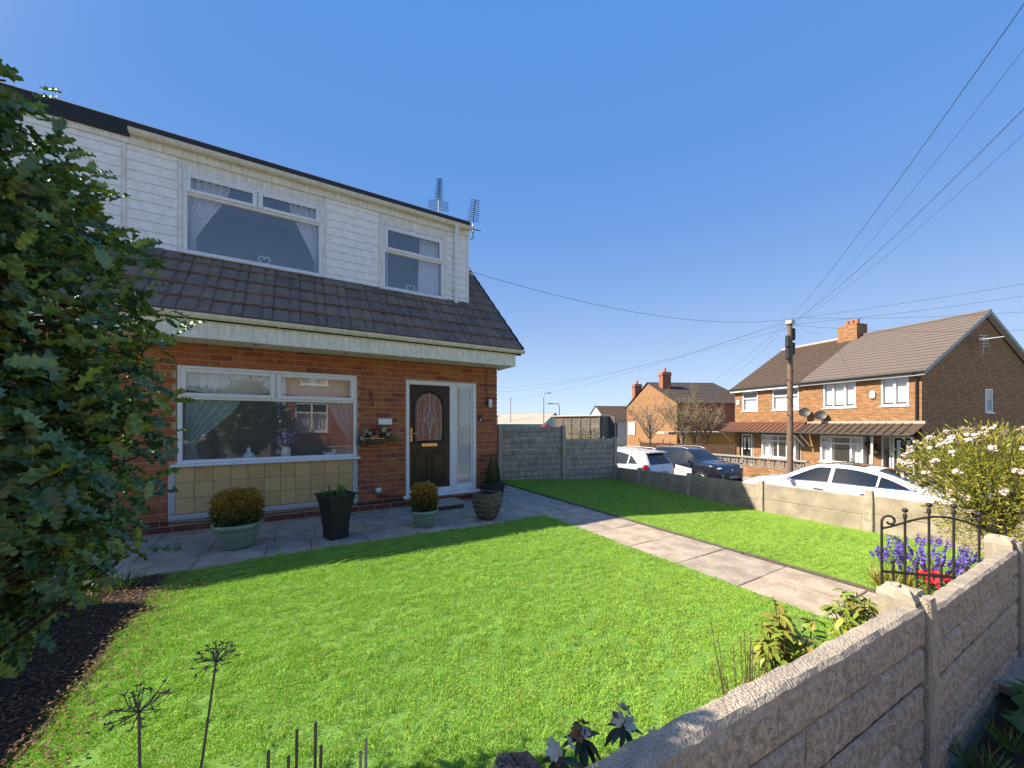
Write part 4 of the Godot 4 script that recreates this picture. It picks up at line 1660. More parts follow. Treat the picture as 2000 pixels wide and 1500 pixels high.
func build_holly() -> void:
	var h := thing("holly_bush", "dense glossy dark green holly bush with spiny leaves over the mulch bed", "holly", V(-4.45, 0, 4.80))
	var b := Mb.new()
	b.tube([V(0, -0.05, 0), V(0.02, 0.5, 0.02), V(-0.02, 1.2, -0.03), V(0.0, 2.0, 0.0), V(-.05, 2.5, 0)], [0.06, 0.05, 0.042, 0.028, 0.008], 8)
	piece(h, "trunk", b, M.bark)
	var c := V(0, 1.58, 0)
	var ends := []
	for k in 230:
		var d := V(rng.randfn(), rng.randfn() * 1.1, rng.randfn()).normalized()
		d = d / pow(pow(absf(d.x), 2.6) + pow(absf(d.y), 2.6) + pow(absf(d.z), 2.6), 1.0 / 2.6)
		var e := c + d * V(0.63, 0.95, 0.62) * rf(0.8, 1.0)
		ends.append([e, d])
		var s := V(0, clampf(e.y - rf(0.1, 0.4), 0.5, 2.2), 0)
		b = Mb.new()
		b.tube([s, s.lerp(e, 0.5) + V(rf(-.06, .06), rf(-.02, .08), rf(-.06, .06)), e], [0.014, 0.008, 0.003], 5)
		piece(h, "branch", b, M.bark)
	var ms := [holly_leaf(1), holly_leaf(2), holly_leaf(3)]
	var all := []
	var eye := V(-3.445, 1.453, 6.456) - h.position
	for k in 12500:
		var p: Vector3
		var d: Vector3
		if k < 9000:
			var e = ends[rng.randi() % ends.size()]
			var back := rf(0.0, 0.35)
			p = e[0] - e[1] * back + V(rng.randfn(), rng.randfn(), rng.randfn()) * 0.045
			d = (e[1] + V(rng.randfn(), rng.randfn(), rng.randfn()) * 0.8).normalized()
		else:
			var q := V(rng.randfn(), rng.randfn(), rng.randfn()).normalized()
			p = c + q * V(0.64, 0.95, 0.63) * pow(rng.randf(), 0.35)
			d = (q + V(rng.randfn(), rng.randfn(), rng.randfn()) * 0.8 + V(0, -.2, 0)).normalized()
		var x := d.cross(Vector3.UP).normalized()
		var nn := x.cross(d).normalized()
		var bs := Basis(x, d, -nn) if nn.y < 0 else Basis(-x, d, nn)
		bs = Basis(d, rng.randfn() * 0.7) * bs
		all.append([p.distance_to(eye) - (p - c).dot((eye - c).normalized()) * 0.3, Transform3D(bs.scaled_local(Vector3.ONE * rf(0.05, 0.088)), p)])
	all.sort_custom(func(p, q): return p[0] < q[0])
	var ts := [[], [], []]
	var cs := [[], [], []]
	for k in all.size():
		if k < 300:
			part(h, "leaf", ms[k % 3], M["holly_leaf%d" % (rng.randi() % 4)], all[k][1])
		else:
			ts[k % 3].append(all[k][1])
			var q := rng.randf()
			var col := Color(.065, .128, .055).lerp(Color(.10, .185, .055), rng.randf())
			if q < 0.22:
				col = Color(.18, .27, .05)
			elif q < 0.25:
				col = Color(.26, .30, .04)
			cs[k % 3].append(col)
	for k in 3:
		many(h, "leaves_within", ms[k], M.holly, ts[k], cs[k])

func rosette(ts: Array, cs: Array, p: Vector3, n: int, s: float, lift: float, c0: Color, c1: Color) -> void:
	for k in n:
		var a := TAU * k / n + rf(-.25, .25)
		ts.append(place(p, basis_to(V(cos(a), lift + rf(-.2, .2), sin(a))) * Basis(V(0, 1, 0), rf(-.3, .3)), s * rf(.8, 1.15)))
		cs.append(c0.lerp(c1, rng.randf()))

func face_up(d: Vector3) -> Basis:        # leaf along d with its upper side to the sky
	var y := d.normalized()
	var x := y.cross(Vector3.UP).normalized()
	return Basis(x, y, x.cross(y))

func build_plants() -> void:
	var big := leaf_mesh(0.085, 0.032, 0.35, 0.45, 5)
	var pet := petal_mesh()
	# white rhododendron at the foot of the wall
	var t := thing("rhododendron", "low rhododendron with dark leaves and fading white flowers behind the wall", "shrub", V(-2.85, 0.0, 5.70))
	var heads := [V(.15, .66, .06), V(-.04, .645, .04), V(.02, .60, .13), V(.20, .585, .11), V(-.19, .60, .07), V(-.2, .55, .0), V(.08, .60, -.02), V(.28, .56, .08), V(-.1, .57, .12), V(.13, .565, .14), V(.35, .5, .1), V(-.3, .5, .02)]
	var ts := []
	var cs := []
	var fs := []
	var fc := []
	var b := Mb.new()
	for p in heads:
		for k in 9:
			var a := TAU * k / 9.0 + rf(-.3, .3)
			ts.append(place(p - V(0, .01, 0), face_up(V(cos(a), rf(-.45, .35), sin(a))), rf(.55, .9)))
			cs.append(Color(.02, .04, .018).lerp(Color(.045, .075, .03), rng.randf()))
		for k in 6:
			var a := rf(0, TAU)
			fs.append(place(p + V(cos(a) * .02, .012 + rf(0, .02), sin(a) * .02), basis_to(V(cos(a) * .9, .7, sin(a) * .9)), rf(.013, .023)))
			fc.append(Color(.62, .60, .52) if rng.randf() < 0.6 else Color(.30, .12, .07))
		b.tube([V(p.x * .4, 0.0, p.z * .4), V(p.x * .8, .3, p.z * .8), p], [.009, .006, .003], 5)
	many(t, "foliage", big, M.leaf, ts, cs)
	many(t, "flower_petals", pet, M.petal, fs, fc)
	piece(t, "stems", b, M.twig)
	# yellow-green laurels behind the wall
	for q in [[V(-1.42, 0.0, 5.62), 0.62, "yellow-green leafy shrub with dry twigs beside the lawn edge", 24], [V(-0.62, 0.0, 5.62), 0.50, "yellow-green leafy shrub on the path edge by the chalky post", 20]]:
		t = thing("leafy_shrub", q[2], "shrub", q[0])
		ts = []
		cs = []
		b = Mb.new()
		for s in q[3]:
			var a := rf(0, TAU)
			var r := rf(.02, .17)
			var top := V(cos(a) * r - .03, q[1] * rf(.55, 1.0), sin(a) * r * .8)
			b.tube([V(cos(a) * r * .2, 0, sin(a) * r * .2), top * V(.6, .5, .6), top], [.006, .005, .002], 5)
			for k in 11:
				var an := rf(0, TAU)
				ts.append(place(top - V(0, rf(0, .12), 0), face_up(V(cos(an), rf(-.5, .6), sin(an))), rf(.5, .95)))
				var g := rng.randf()
				cs.append(Color(.19, .27, .04).lerp(Color(.52, .50, .06), g * g) if g < .85 else Color(.30, .24, .04))
		many(t, "foliage", big, M.leaf, ts, cs)
		piece(t, "stems", b, M.twig)
	t = thing("dry_heather", "dry reddish twiggy sprigs standing beside the yellow-green shrub", "shrub", V(-1.72, 0.0, 5.58))
	b = Mb.new()
	ts = []
	cs = []
	for k in 46:
		var a := rf(0, TAU)
		var r := rf(.02, .2)
		var top := V(cos(a) * r, rf(.28, .5), sin(a) * r)
		b.tube([V(cos(a) * r * .4, 0, sin(a) * r * .4), top * V(.8, .6, .8), top], 0.0018, 4)
		for j in 16:
			ts.append(place(top - V(0, rf(0, .22), 0) + V(rf(-.012, .012), 0, rf(-.012, .012)), basis_to(V(rf(-1, 1), rf(0, 1), rf(-1, 1))), rf(.15, .3)))
			cs.append(Color(.20, .10, .06).lerp(Color(.14, .15, .05), rng.randf()))
	many(t, "seed_sprigs", leaf_mesh(0.05, 0.016, .2, .2, 2), M.leaf, ts, cs)
	piece(t, "stems", b, M.twig)
	# seed heads and cut stems in front
	for q in [[V(-3.60, 0.905, 5.375), V(-3.64, 0.0, 5.46), "taller dried allium seed head on thin leaning stem above the lawn", .044], [V(-3.715, 0.87, 5.43), V(-3.69, 0.0, 5.52), "shorter dried allium seed head on straight thick stem above the lawn", .052]]:
		var al := thing("dried_allium", q[2], "seed head", q[1], 0.0, "dried allium seed heads")
		var top: Vector3 = q[0] - q[1]
		b = Mb.new()
		b.tube([V(0, 0, 0), V(-top.x * .25, top.y * .5, -top.z * .2), top * V(.55, .8, .6), top], [.004, .0036, .0028, .0024], 6)
		piece(al, "stem", b, M.dry_stem)
		b = Mb.new()
		for k in 34:
			var d := V(rng.randfn(), rng.randfn() * .7 + .35, rng.randfn()).normalized()
			var e: Vector3 = top + d * q[3] * rf(.6, 1.05)
			var mdl: Vector3 = top.lerp(e, .55) + V(rf(-.006, .006), rf(-.008, .004), rf(-.006, .006))
			b.tube([top, mdl, e], 0.0009, 4)
			for j in 3:
				var a := rf(0, TAU)
				b.tube([e, e + (d * .4 + V(cos(a), rf(-.6, .6), sin(a))).normalized() * rf(.005, .011)], [0.0018, 0.0006], 4)
		piece(al, "seed_head", b, M.dry_stem)
	for q in [[V(-3.49, .79, 5.56), "first of a row of dark cut stems beside the alliums"], [V(-3.455, .775, 5.575), "stub of dark cut stem leaning by the row of stems"], [V(-3.44, .79, 5.53), "thin dark cut stem, second tallest of the row"], [V(-3.405, .805, 5.55), "tallest dark cut stem of the row"], [V(-3.395, .755, 5.555), "short dark stem against the tallest cut stem"], [V(-3.325, .765, 5.625), "dark cut stem beside a pale split stem"], [V(-3.315, .79, 5.63), "pale split cut stem at the end of the row"]]:
		var p: Vector3 = q[0]
		b = Mb.new()
		b.tube([V(p.x - .01, 0.0, p.z + .01), V(p.x - .004, p.y * .6, p.z), p], [.0042, .0036, .003], 7)
		solo("cut_stem", q[1], "stem", b, M.dry_stem if not "pale" in q[1] else M.wicker_light, Transform3D(), "row of cut stems")
	# border behind the gate
	t = thing("lavender", "purple-blue lavender clump in flower behind the iron gate", "flowers", V(1.62, -0.06, 5.42))
	ts = []
	cs = []
	fs = []
	fc = []
	for k in 150:
		var a := rf(0, TAU)
		var r := sqrt(rng.randf()) * .36
		var base := V(cos(a) * r, 0, sin(a) * r * .7)
		var d := V(cos(a) * .35 + rf(-.15, .15), 1, sin(a) * .3 + rf(-.15, .15))
		var ln := rf(.22, .42)
		ts.append(Transform3D(basis_to(d, rf(0, TAU)).scaled_local(V(.5, ln / .17, .5)), base))
		cs.append(Color(.10, .16, .05).lerp(Color(.20, .24, .06), rng.randf()))
		for j in 5:
			fs.append(place(base + d.normalized() * ln * (0.82 + j * .05), basis_to(V(rf(-1, 1), rf(.2, 1), rf(-1, 1))), rf(.012, .019)))
			fc.append(Color(.10, .07, .42).lerp(Color(.20, .12, .50), rng.randf()))
	many(t, "foliage", blade_leaf(), M.leaf, ts, cs)
	many(t, "flower_spikes", pet, M.petal, fs, fc)
	t = thing("red_flowers", "small clump of bright red flowers beside the lavender", "flowers", V(1.12, -0.03, 5.58))
	var sc := scatter(V(0, .2, 0), V(.14, .06, .12), 60, .018, .03, .4, 1.0, func(_q): return Color(.62, .02, .04) * rf(.7, 1.1))
	many(t, "petals", pet, M.petal, sc[0], sc[1])
	sc = scatter(V(0, .11, 0), V(.15, .12, .12), 240, .4, .8, .5, .5, func(_q): return Color(.08, .13, .03) * rf(.7, 1.3))
	many(t, "foliage", leaf_mesh(0.06, 0.016, .2, .4, 3), M.leaf, sc[0], sc[1])
	t = thing("golden_grass", "golden-green grassy tuft between the gate and lavender", "grass", V(1.02, -0.03, 5.36))
	ts = []
	cs = []
	for k in 220:
		var a := rf(0, TAU)
		var d := V(cos(a) * rf(.1, .9), 1, sin(a) * rf(.1, .9))
		ts.append(place(V(cos(a), 0, sin(a)) * rf(0, .1), basis_to(d, rf(0, TAU)), rf(.7, 1.4)))
		cs.append(Color(.16, .22, .025).lerp(Color(.36, .25, .05), rng.randf()))
	many(t, "grass_blades", blade_leaf(), M.leaf, ts, cs)
	# flowering shrub beyond the gate
	t = thing("flowering_shrub", "round shrub of yellow-green needles and pale pink blossom by the gate", "shrub", V(1.26, 0.0, 5.86))
	b = Mb.new()
	b.tube([V(0, -0.1, 0), V(-.02, .35, .02), V(.03, .72, 0)], [.03, .025, .02], 7)
	for k in 46:
		var d := V(rng.randfn(), rng.randfn() * .6 + .25, rng.randfn()).normalized()
		var e := V(0, 1.08, 0) + d * V(.46, .33, .46)
		b.tube([V(.02, rf(.45, .75), 0), V(.02, .85, 0) + d * V(.2, .1, .2), e], [.010, .006, .002], 5)
	piece(t, "trunk", b, M.bark)
	var yc := func(_q: Vector3) -> Color: return Color(.19, .24, .03).lerp(Color(.46, .40, .05), rng.randf()) * rf(.6, 1.15)
	sc = scatter(V(0, 1.08, 0), V(.52, .36, .52), 9000, .7, 1.4, .45, .7, yc)
	many(t, "foliage", leaf_mesh(0.034, 0.007, .2, .3, 2), M.leaf, sc[0], sc[1])
	sc = scatter(V(.02, .72, .02), V(.40, .30, .40), 4200, .7, 1.4, .5, .5, yc)
	many(t, "lower_foliage", leaf_mesh(0.034, 0.007, .2, .3, 2), M.leaf, sc[0], sc[1])
	for k in 34:
		var a := rf(0, TAU)
		var base := V(cos(a) * rf(0, .42), 1.32, sin(a) * rf(0, .42))
		b = Mb.new()
		b.tube([base - V(0, .05, 0), base + V(rf(-.02, .02), rf(.05, .12), rf(-.02, .02))], [.003, .0015], 4)
		piece(t, "shoot", b, M.twig)
	fs = []
	fc = []
	for k in 150:
		var d := V(rng.randfn(), rng.randfn() * .9 + .2, rng.randfn()).normalized()
		var c := V(0, 1.08, 0) + d * V(.50, .34, .50)
		for j in 7:
			fs.append(place(c + V(rf(-.018, .018), rf(-.014, .014), rf(-.018, .018)), basis_to(d + V(rf(-.6, .6), rf(-.6, .6), rf(-.6, .6))), rf(.010, .017)))
			fc.append(Color(.80, .72, .66).lerp(Color(.72, .48, .52), rng.randf() * .7))
	many(t, "blossom", pet, M.petal, fs, fc)
	# weeds at the foot of the wall on the street side
	t = thing("dandelion_weed", "lobed green weed growing at the foot of the stone-effect wall", "weed", V(-0.26, -0.03, 6.15))
	b = Mb.new()
	for k in 9:
		var a := -0.6 + k * 0.5
		var d := V(cos(a), rf(.5, 1.6), sin(a) * .6 + .25).normalized()
		var ln := rf(.16, .34)
		var side := d.cross(Vector3.UP).normalized()
		var l := []
		var m := []
		var r := []
		for i in 9:
			var u := i / 8.0
			var w := ln * (.10 + .22 * u) * (1.0 if i % 2 == 0 else .45) * (1.0 if i < 8 else .1)
			var p := d * ln * u - V(0, ln * .5 * u * u, 0)
			m.append(p)
			l.append(p - side * w)
			r.append(p + side * w)
		var lb := Mb.new()
		lb.use_col = true
		lb.col = Color(.05, .12, .018).lerp(Color(.10, .19, .03), rng.randf())
		lb.grid([PackedVector3Array(l), PackedVector3Array(m), PackedVector3Array(r)])
		piece(t, "leaf", lb, M.leaf)
	for q in [[V(-0.62, -0.05, 6.14), "small grassy weed tuft near the loose stone"], [V(-0.9, -0.05, 6.10), "small grassy weed tuft under the first wall panel"], [V(-0.1, -0.06, 6.5), "small grassy weed tuft on the bare soil"]]:
		t = thing("weed_tuft", q[1], "weed", q[0], 0.0, "weeds outside the wall")
		ts = []
		cs = []
		for k in 60:
			var a := rf(0, TAU)
			ts.append(place(V(cos(a), 0, sin(a)) * rf(0, .05), basis_to(V(cos(a) * rf(.1, 1.), 1, sin(a) * rf(.1, 1.)), rf(0, TAU)), rf(.4, .8)))
			cs.append(Color(.05, .11, .02).lerp(Color(.12, .2, .04), rng.randf()))
		many(t, "weed_blades", blade_leaf(), M.leaf, ts, cs)
	b = Mb.new()
	b.cbox(V(-.05, 0, -.03), V(.05, .035, .03), .015, Transform3D(Basis.from_euler(V(.3, .6, .2)), V(-0.62, -0.03, 6.22)))
	solo("loose_stone", "pale loose stone lying on dark soil outside the wall", "stone", b, M.chalk)
	b = Mb.new()
	b.box(V(-4.0, -0.3, 6.06), V(0.4, -0.055, 6.9))
	struct("street_side_soil", b, M.soil)
	b = Mb.new()
	b.box(V(-14.0, -0.3, 6.95), V(2.6, -0.05, 13.4))
	struct("bounce_ground", b, M.bounce_ground)  # unseen pale ground, added to bounce sunlight onto wall and house front
	# tufts at the head of the mulch bed
	for q in [[V(-4.72, .03, 2.0), "bright green grassy tuft at the lit corner of mulch bed", 1.0], [V(-5.0, .03, 2.15), "darker leafy tuft beside the paving under the holly", 1.3], [V(-4.95, .03, 3.25), "spreading green weed in the shaded mulch", 1.2]]:
		t = thing("bed_tuft", q[1], "plant", q[0])
		ts = []
		cs = []
		for k in 90:
			var a := rf(0, TAU)
			ts.append(place(V(cos(a), 0, sin(a)) * rf(0, .14), basis_to(V(cos(a) * rf(.1, 1.), 1, sin(a) * rf(.1, 1.)), rf(0, TAU)), rf(.4, .9) * q[2]))
			cs.append(Color(.05, .12, .02).lerp(Color(.16, .26, .04), rng.randf()))
		many(t, "blades", blade_leaf(), M.leaf, ts, cs)

var _blade: ArrayMesh
func blade_leaf() -> ArrayMesh:
	if _blade == null:
		_blade = leaf_mesh(0.17, 0.010, 0.4, 0.45, 3)
	return _blade

# ---------------------------------------------------------------- basket, aerials, things at the windows
func build_fittings() -> void:
	var t := thing("hanging_basket", "gold-ribbed wall basket of pink, red and cream flowers beside the door", "flower basket", V(-2.30, 1.20, 0.003))
	for k in 4:
		var b := Mb.new()
		var r: float = [0.19, 0.165, 0.13, 0.085][k]
		var pts := []
		for i in 13:
			var a := PI * i / 12.0
			pts.append(V(cos(a) * r, -k * 0.036, sin(a) * r * 0.8))
		b.tube(pts, 0.013, 7)
		piece(t, "rib", b, M.brass if k % 2 == 0 else M.cream_cloth)
	var b := Mb.new()
	b.ball(V(0, -.03, .04), V(.165, .09, .11), 14)
	piece(t, "liner", b, M.twig)
	var sc := scatter(V(.01, .07, .08), V(.25, .10, .12), 420, .5, .95, .5, .2, func(_q): return Color(.035, .095, .03).lerp(Color(.08, .17, .05), rng.randf()))
	for k in 60:
		sc[0].append(place(V(rf(.2, .36), rf(-.06, .04), rf(.04, .14)), face_up(V(rf(-.3, 1), rf(-1, .2), rf(-.2, .8))), rf(.5, .9)))
		sc[1].append(Color(.06, .15, .045))
		sc[0].append(place(V(rf(-.28, -.2), rf(-.1, .03), rf(.04, .14)), face_up(V(rf(-1, .3), rf(-1, .2), rf(-.2, .8))), rf(.5, .8)))
		sc[1].append(Color(.05, .12, .04))
	many(t, "foliage", leaf_mesh(0.05, 0.03, .25, .3, 3), M.leaf, sc[0], sc[1])
	var pet := petal_mesh()
	for q in [[V(-.10, .09, .17), Color(.70, .66, .52)], [V(-.16, .12, .13), Color(.78, .55, .58)], [V(-.19, .06, .13), Color(.72, .40, .48)], [V(-.02, .14, .17), Color(.62, .02, .10)], [V(.005, .10, .19), Color(.72, .18, .24)], [V(-.01, .04, .19), Color(.78, .30, .36)], [V(.12, .15, .14), Color(.78, .72, .52)], [V(.10, .13, .17), Color(.74, .68, .46)], [V(.18, .07, .16), Color(.75, .6, .6)], [V(.22, .14, .10), Color(.60, .02, .16)], [V(-.06, .02, .19), Color(.74, .66, .42)], [V(-.22, .01, .13), Color(.74, .70, .55)]]:
		var fb := Mb.new()
		fb.use_col = true
		fb.col = q[1]
		for k in 3:
			for j in 6:
				var a := TAU * j / 6.0 + k * .5
				var bs := basis_to(V(cos(a) * (.9 - k * .3), sin(a) * (.9 - k * .3), .55 + k * .3))
				var s := 0.050 - k * 0.010
				fb.quad(V(0, 0, 0), bs * V(.32, .5, .1) * s, bs * V(0, 1, .25) * s, bs * V(-.32, .5, .1) * s)
		part(t, "flower", fb.mesh(), M.petal, Transform3D(Basis(), q[0]))
	b = Mb.new()
	b.tube([V(-2.365, 2.0, .006), V(-2.36, 1.9, .03), V(-2.345, 1.82, .05), V(-2.335, 1.73, .02)], 0.008, 6)
	solo("wall_hook", "rusty iron hook fixed to brickwork above the flower basket", "hook", b, M.dark_iron)
	# aerials
	aerial(V(0.02, 6.6, -3.5), 1.02, true, "television aerial on tall mast rising behind the dormer roof")
	aerial(V(-0.20, 5.46, -0.70), 0.20, false, "small television aerial bracketed to the dormer corner")
	# curtains
	curtain("teal_curtain", "teal tie-back curtain inside the ground floor window, beside the holly", -4.72, 0.62, 0.95, 1.80, -0.10, 1.0, M.teal_cloth)
	curtain("teal_curtain", "teal tie-back curtain inside the ground floor window, beside the flower basket", -2.63, 0.36, 0.95, 1.80, -0.10, -1.0, M.teal_cloth)
	curtain("white_curtain", "white tie-back curtain in the dormer's double window, beside the cladding joint", -4.80, 0.50, 3.96, 5.08, -0.70, 1.0, M.white_cloth)
	curtain("white_curtain", "white tie-back curtain in the dormer's double window, nearer the small window", -3.08, 0.44, 3.96, 5.08, -0.70, -1.0, M.white_cloth)
	straight_curtain("straight white curtain in the small dormer window beside the downpipe", -1.33, -0.93)
	straight_curtain("narrow edge of straight white curtain in the small dormer window", -2.03, -1.93)
	var bl := thing("roman_blind", "cream gathered blind behind the top lights of ground floor window", "blind")
	for k in 2:
		b = Mb.new()
		var rows := []
		var x0 := -4.72 + k * 1.07
		for i in 31:
			var x := x0 + i * 1.02 / 30.0
			var row := PackedVector3Array()
			for j in 5:
				row.append(V(x, 2.2 - j * 0.075 - 0.04 * sin(PI * i / 30.0) * j / 4.0, -0.14 + 0.012 * sin(i * 1.7) + (0.02 if j == 4 else 0.0)))
			rows.append(row)
		b.grid(rows)
		piece(bl, "blind_panel", b, M.cream_cloth)
	# ornaments on the window board
	var f := thing("figurine", "white porcelain lady figurine in wide skirt on the window board", "ornament", V(-4.02, 0.902, -0.16))
	b = Mb.new()
	b.lathe([Vector2(0, 0), Vector2(.095, 0), Vector2(.098, .02), Vector2(.08, .07), Vector2(.05, .11), Vector2(.024, .135), Vector2(.03, .16), Vector2(.026, .175), Vector2(.012, .182)], 20)
	piece(f, "gown", b, M.porcelain)
	b = Mb.new()
	b.ball(V(0, .2, 0), V(.02, .025, .021), 10)
	piece(f, "head", b, M.wicker_light)
	var v := thing("flower_vase", "pale ribbed vase of blue and mauve flowers inside the window", "vase", V(-3.56, 0.902, -0.2))
	b = Mb.new()
	b.lathe([Vector2(0, 0), Vector2(.06, 0), Vector2(.066, .05), Vector2(.068, .12), Vector2(.06, .18), Vector2(.064, .19), Vector2(.056, .188)], 20)
	piece(v, "vase", b, M.porcelain)
	sc = scatter(V(0, .32, 0), V(.15, .12, .1), 110, .022, .034, .5, .4, func(_q): return [Color(.16, .15, .52), Color(.42, .26, .50), Color(.22, .22, .60), Color(.5, .3, .35)][rng.randi() % 4])
	many(v, "flower_petals", pet, M.petal, sc[0], sc[1])
	sc = scatter(V(0, .3, 0), V(.14, .14, .09), 120, .6, 1.1, .6, .3, func(_q): return Color(.04, .09, .03))
	many(v, "foliage", leaf_mesh(0.05, 0.02, .2, .3, 3), M.leaf, sc[0], sc[1])
	var cat := thing("bird_ornament", "small white bird ornament at the end of the window board", "ornament", V(-2.95, 0.902, -0.16))
	b = Mb.new()
	b.ball(V(0, .045, 0), V(.07, .045, .04), 12)
	b.ball(V(.06, .10, 0), V(.025, .028, .024), 10)
	b.tube([V(-.05, .05, 0), V(-.11, .09, 0)], [.025, .008], 6)
	piece(cat, "body", b, M.porcelain)
	for q in [[-3.86, 3.96, -0.68, "white heart ornament on the sill of the double dormer window"], [-1.52, 3.945, -0.68, "small white heart ornament on the sill of the single dormer window"]]:
		b = Mb.new()
		var pts := []
		for k in 19:
			var a := TAU * k / 18.0
			pts.append(V(q[0] + 0.0065 * 16 * pow(sin(a), 3) * .75, q[1] + 0.09 + 0.0055 * (13 * cos(a) - 5 * cos(2 * a) - 2 * cos(3 * a) - cos(4 * a)), q[2]))
		b.tube(pts, 0.008, 6, false)
		solo("heart_ornament", q[3], "ornament", b, M.white_plastic)
	var ch := thing("chandelier", "small curved-arm chandelier seen through the double dormer window", "ceiling light", V(-3.75, 5.36, -1.5))
	b = Mb.new()
	b.tube([V(0, 0, 0), V(0, -.42, 0)], 0.006, 5)
	b.ball(V(0, -.45, 0), V(.03, .05, .03), 8)
	piece(ch, "stem", b, M.dark_iron)
	for k in 5:
		var a := TAU * k / 5.0
		b = Mb.new()
		var d := V(cos(a), 0, sin(a))
		b.tube([V(0, -.46, 0), d * .08 + V(0, -.52, 0), d * .16 + V(0, -.48, 0), d * .18 + V(0, -.42, 0)], 0.007, 5)
		b.tube([d * .18 + V(0, -.43, 0), d * .18 + V(0, -.35, 0)], 0.012, 6)
		piece(ch, "arm", b, M.dark_iron)
	var s := thing("sofa", "brown leather sofa with its back to the ground floor window", "sofa", V(-3.6, 0.1, -0.85))
	b = Mb.new()
	b.cbox(V(-.95, .3, 0), V(.85, .86, .22), .08)
	piece(s, "sofa_back", b, M.sofa)
	b = Mb.new()
	b.cbox(V(-.95, 0, -.7), V(.85, .42, -0.005), .06)
	piece(s, "seat", b, M.sofa)
	for x in [-1.16, .86]:
		b = Mb.new()
		b.cbox(V(x, 0, -.7), V(x + .2, .58, .22), .07)
		piece(s, "arm", b, M.sofa)

func aerial(p: Vector3, h: float, big: bool, label: String) -> void:
	var t := thing("television_aerial", label, "aerial", p)
	var b := Mb.new()
	if big:
		b.tube([V(0, -.1, 0), V(0, h + .1, 0)], 0.013, 7)
	else:
		b.tube([V(-.1, -.22, .1), V(-.02, -.14, .06), V(0, .0, 0), V(0, h, 0)], 0.013, 7)
	piece(t, "mast", b, M.galv)
	var d := (V(-.25, .42, .85) if big else V(-.1, .8, .45)).normalized()
	var side := d.cross(Vector3.UP).normalized()
	var c := V(0, h, 0)
	var L := 0.62 if big else 0.42
	b = Mb.new()
	b.tube([c - d * .18, c + d * L], 0.008, 6)
	piece(t, "boom", b, M.dark_iron)
	for k in 11:
		b = Mb.new()
		var q := c + d * (L * (k + 1) / 11.0)
		b.tube([q - side * (.13 - k * .004), q + side * (.13 - k * .004)], 0.006, 5)
		if big:
			b.tube([q + V(0, -.03, 0) - side * .06, q + V(0, .03, 0) + side * .06], 0.007, 4)
			b.tube([q + V(0, .03, 0) - side * .06, q + V(0, -.03, 0) + side * .06], 0.004, 4)
		piece(t, "director", b, M.dark_iron)
	var up := side.cross(d).normalized()
	for k in 8:
		b = Mb.new()
		var w := .28 if big else .16
		var q := c - d * .12 + up * (k - 3.5) * (.055 if big else .035)
		b.tube([q - side * w, q + side * w], 0.006, 5)
		piece(t, "reflector_rod", b, M.dark_iron)

func curtain(called: String, label: String, x: float, w: float, y0: float, y1: float, z: float, s: float, m: Material) -> void:
	var b := Mb.new()
	var rows := []
	for j in 15:
		var v := j / 14.0
		var width := w * (1.0 - 0.9 * smoothstep(0.0, 0.62, v)) if v < 0.62 else w * (0.10 + 0.12 * (v - 0.62) / 0.38)
		var row := PackedVector3Array()
		for i in 29:
			var u := i / 28.0
			var y := lerpf(y1, y0, v) - (0.28 * u * (y1 - y0) * smoothstep(0.0, .62, v) * (1.0 if v < 0.62 else maxf(0.0, 1.0 - (v - .62) * 6.0)))
			row.append(V(x + s * u * width, maxf(y, y0), z + 0.03 * sin(u * 34.0 + v * 2.0) * (0.4 + 0.6 * (1.0 - v * .5)) - 0.05 * v))
		rows.append(row)
	b.grid(rows)
	solo(called, label, "curtain", b, m)

func straight_curtain(label: String, x0: float, x1: float) -> void:
	var b := Mb.new()
	var rows := []
	for j in 4:
		var row := PackedVector3Array()
		for i in 31:
			row.append(V(lerpf(x0 - (0.05 * j / 3.0), x1, i / 30.0), lerpf(5.06, 3.95, j / 3.0), -0.72 + 0.03 * sin(i * 1.25)))
		rows.append(row)
	b.grid(rows)
	solo("straight_curtain", label, "curtain", b, M.white_cloth)

# ---------------------------------------------------------------- cars
func car_section(tb: Array, x: float) -> Array:
	var k := 0
	while k < tb.size() - 2 and x > tb[k + 1][0]:
		k += 1
	var a = tb[k]
	var c = tb[k + 1]
	var t := clampf((x - a[0]) / (c[0] - a[0]), 0, 1)
	var q := []
	for i in 6:
		var p0: float = tb[maxi(k - 1, 0)][i]
		var p3: float = tb[mini(k + 2, tb.size() - 1)][i]
		var v: float = lerpf(a[i], c[i], t)
		var s: float = cubic_interpolate(a[i], c[i], p0, p3, t)
		q.append(clampf(lerpf(v, s, 0.6), minf(a[i], c[i]) - 0.01, maxf(a[i], c[i]) + 0.01))
	var zw: float = q[1]
	var y0: float = q[2]
	var yb: float = q[3]
	var yt: float = q[4]
	var zt: float = q[5]
	var h := yt - yb
	return [Vector2(zw * .90, y0), Vector2(zw * .985, y0 + (yb - y0) * .15), Vector2(zw, y0 + (yb - y0) * .5), Vector2(zw * .995, y0 + (yb - y0) * .8), Vector2(zw * .965, yb - .01), Vector2(zw * .93, yb + .015), Vector2(lerpf(zw * .93, zt, .5) + .012 * h, yb + h * .45), Vector2(zt + .01, yt - minf(.07, h * .25)), Vector2(zt * .86, yt - minf(.022, h * .1)), Vector2(zt * .45, yt - .004), Vector2(0, yt)]

func car_z(tb: Array, x: float, y: float) -> float:
	var s := car_section(tb, x)
	for k in s.size() - 1:
		if y <= s[k + 1].y:
			return lerpf(s[k].x, s[k + 1].x, clampf((y - s[k].y) / maxf(s[k + 1].y - s[k].y, 1e-4), 0, 1))
	return 0.0

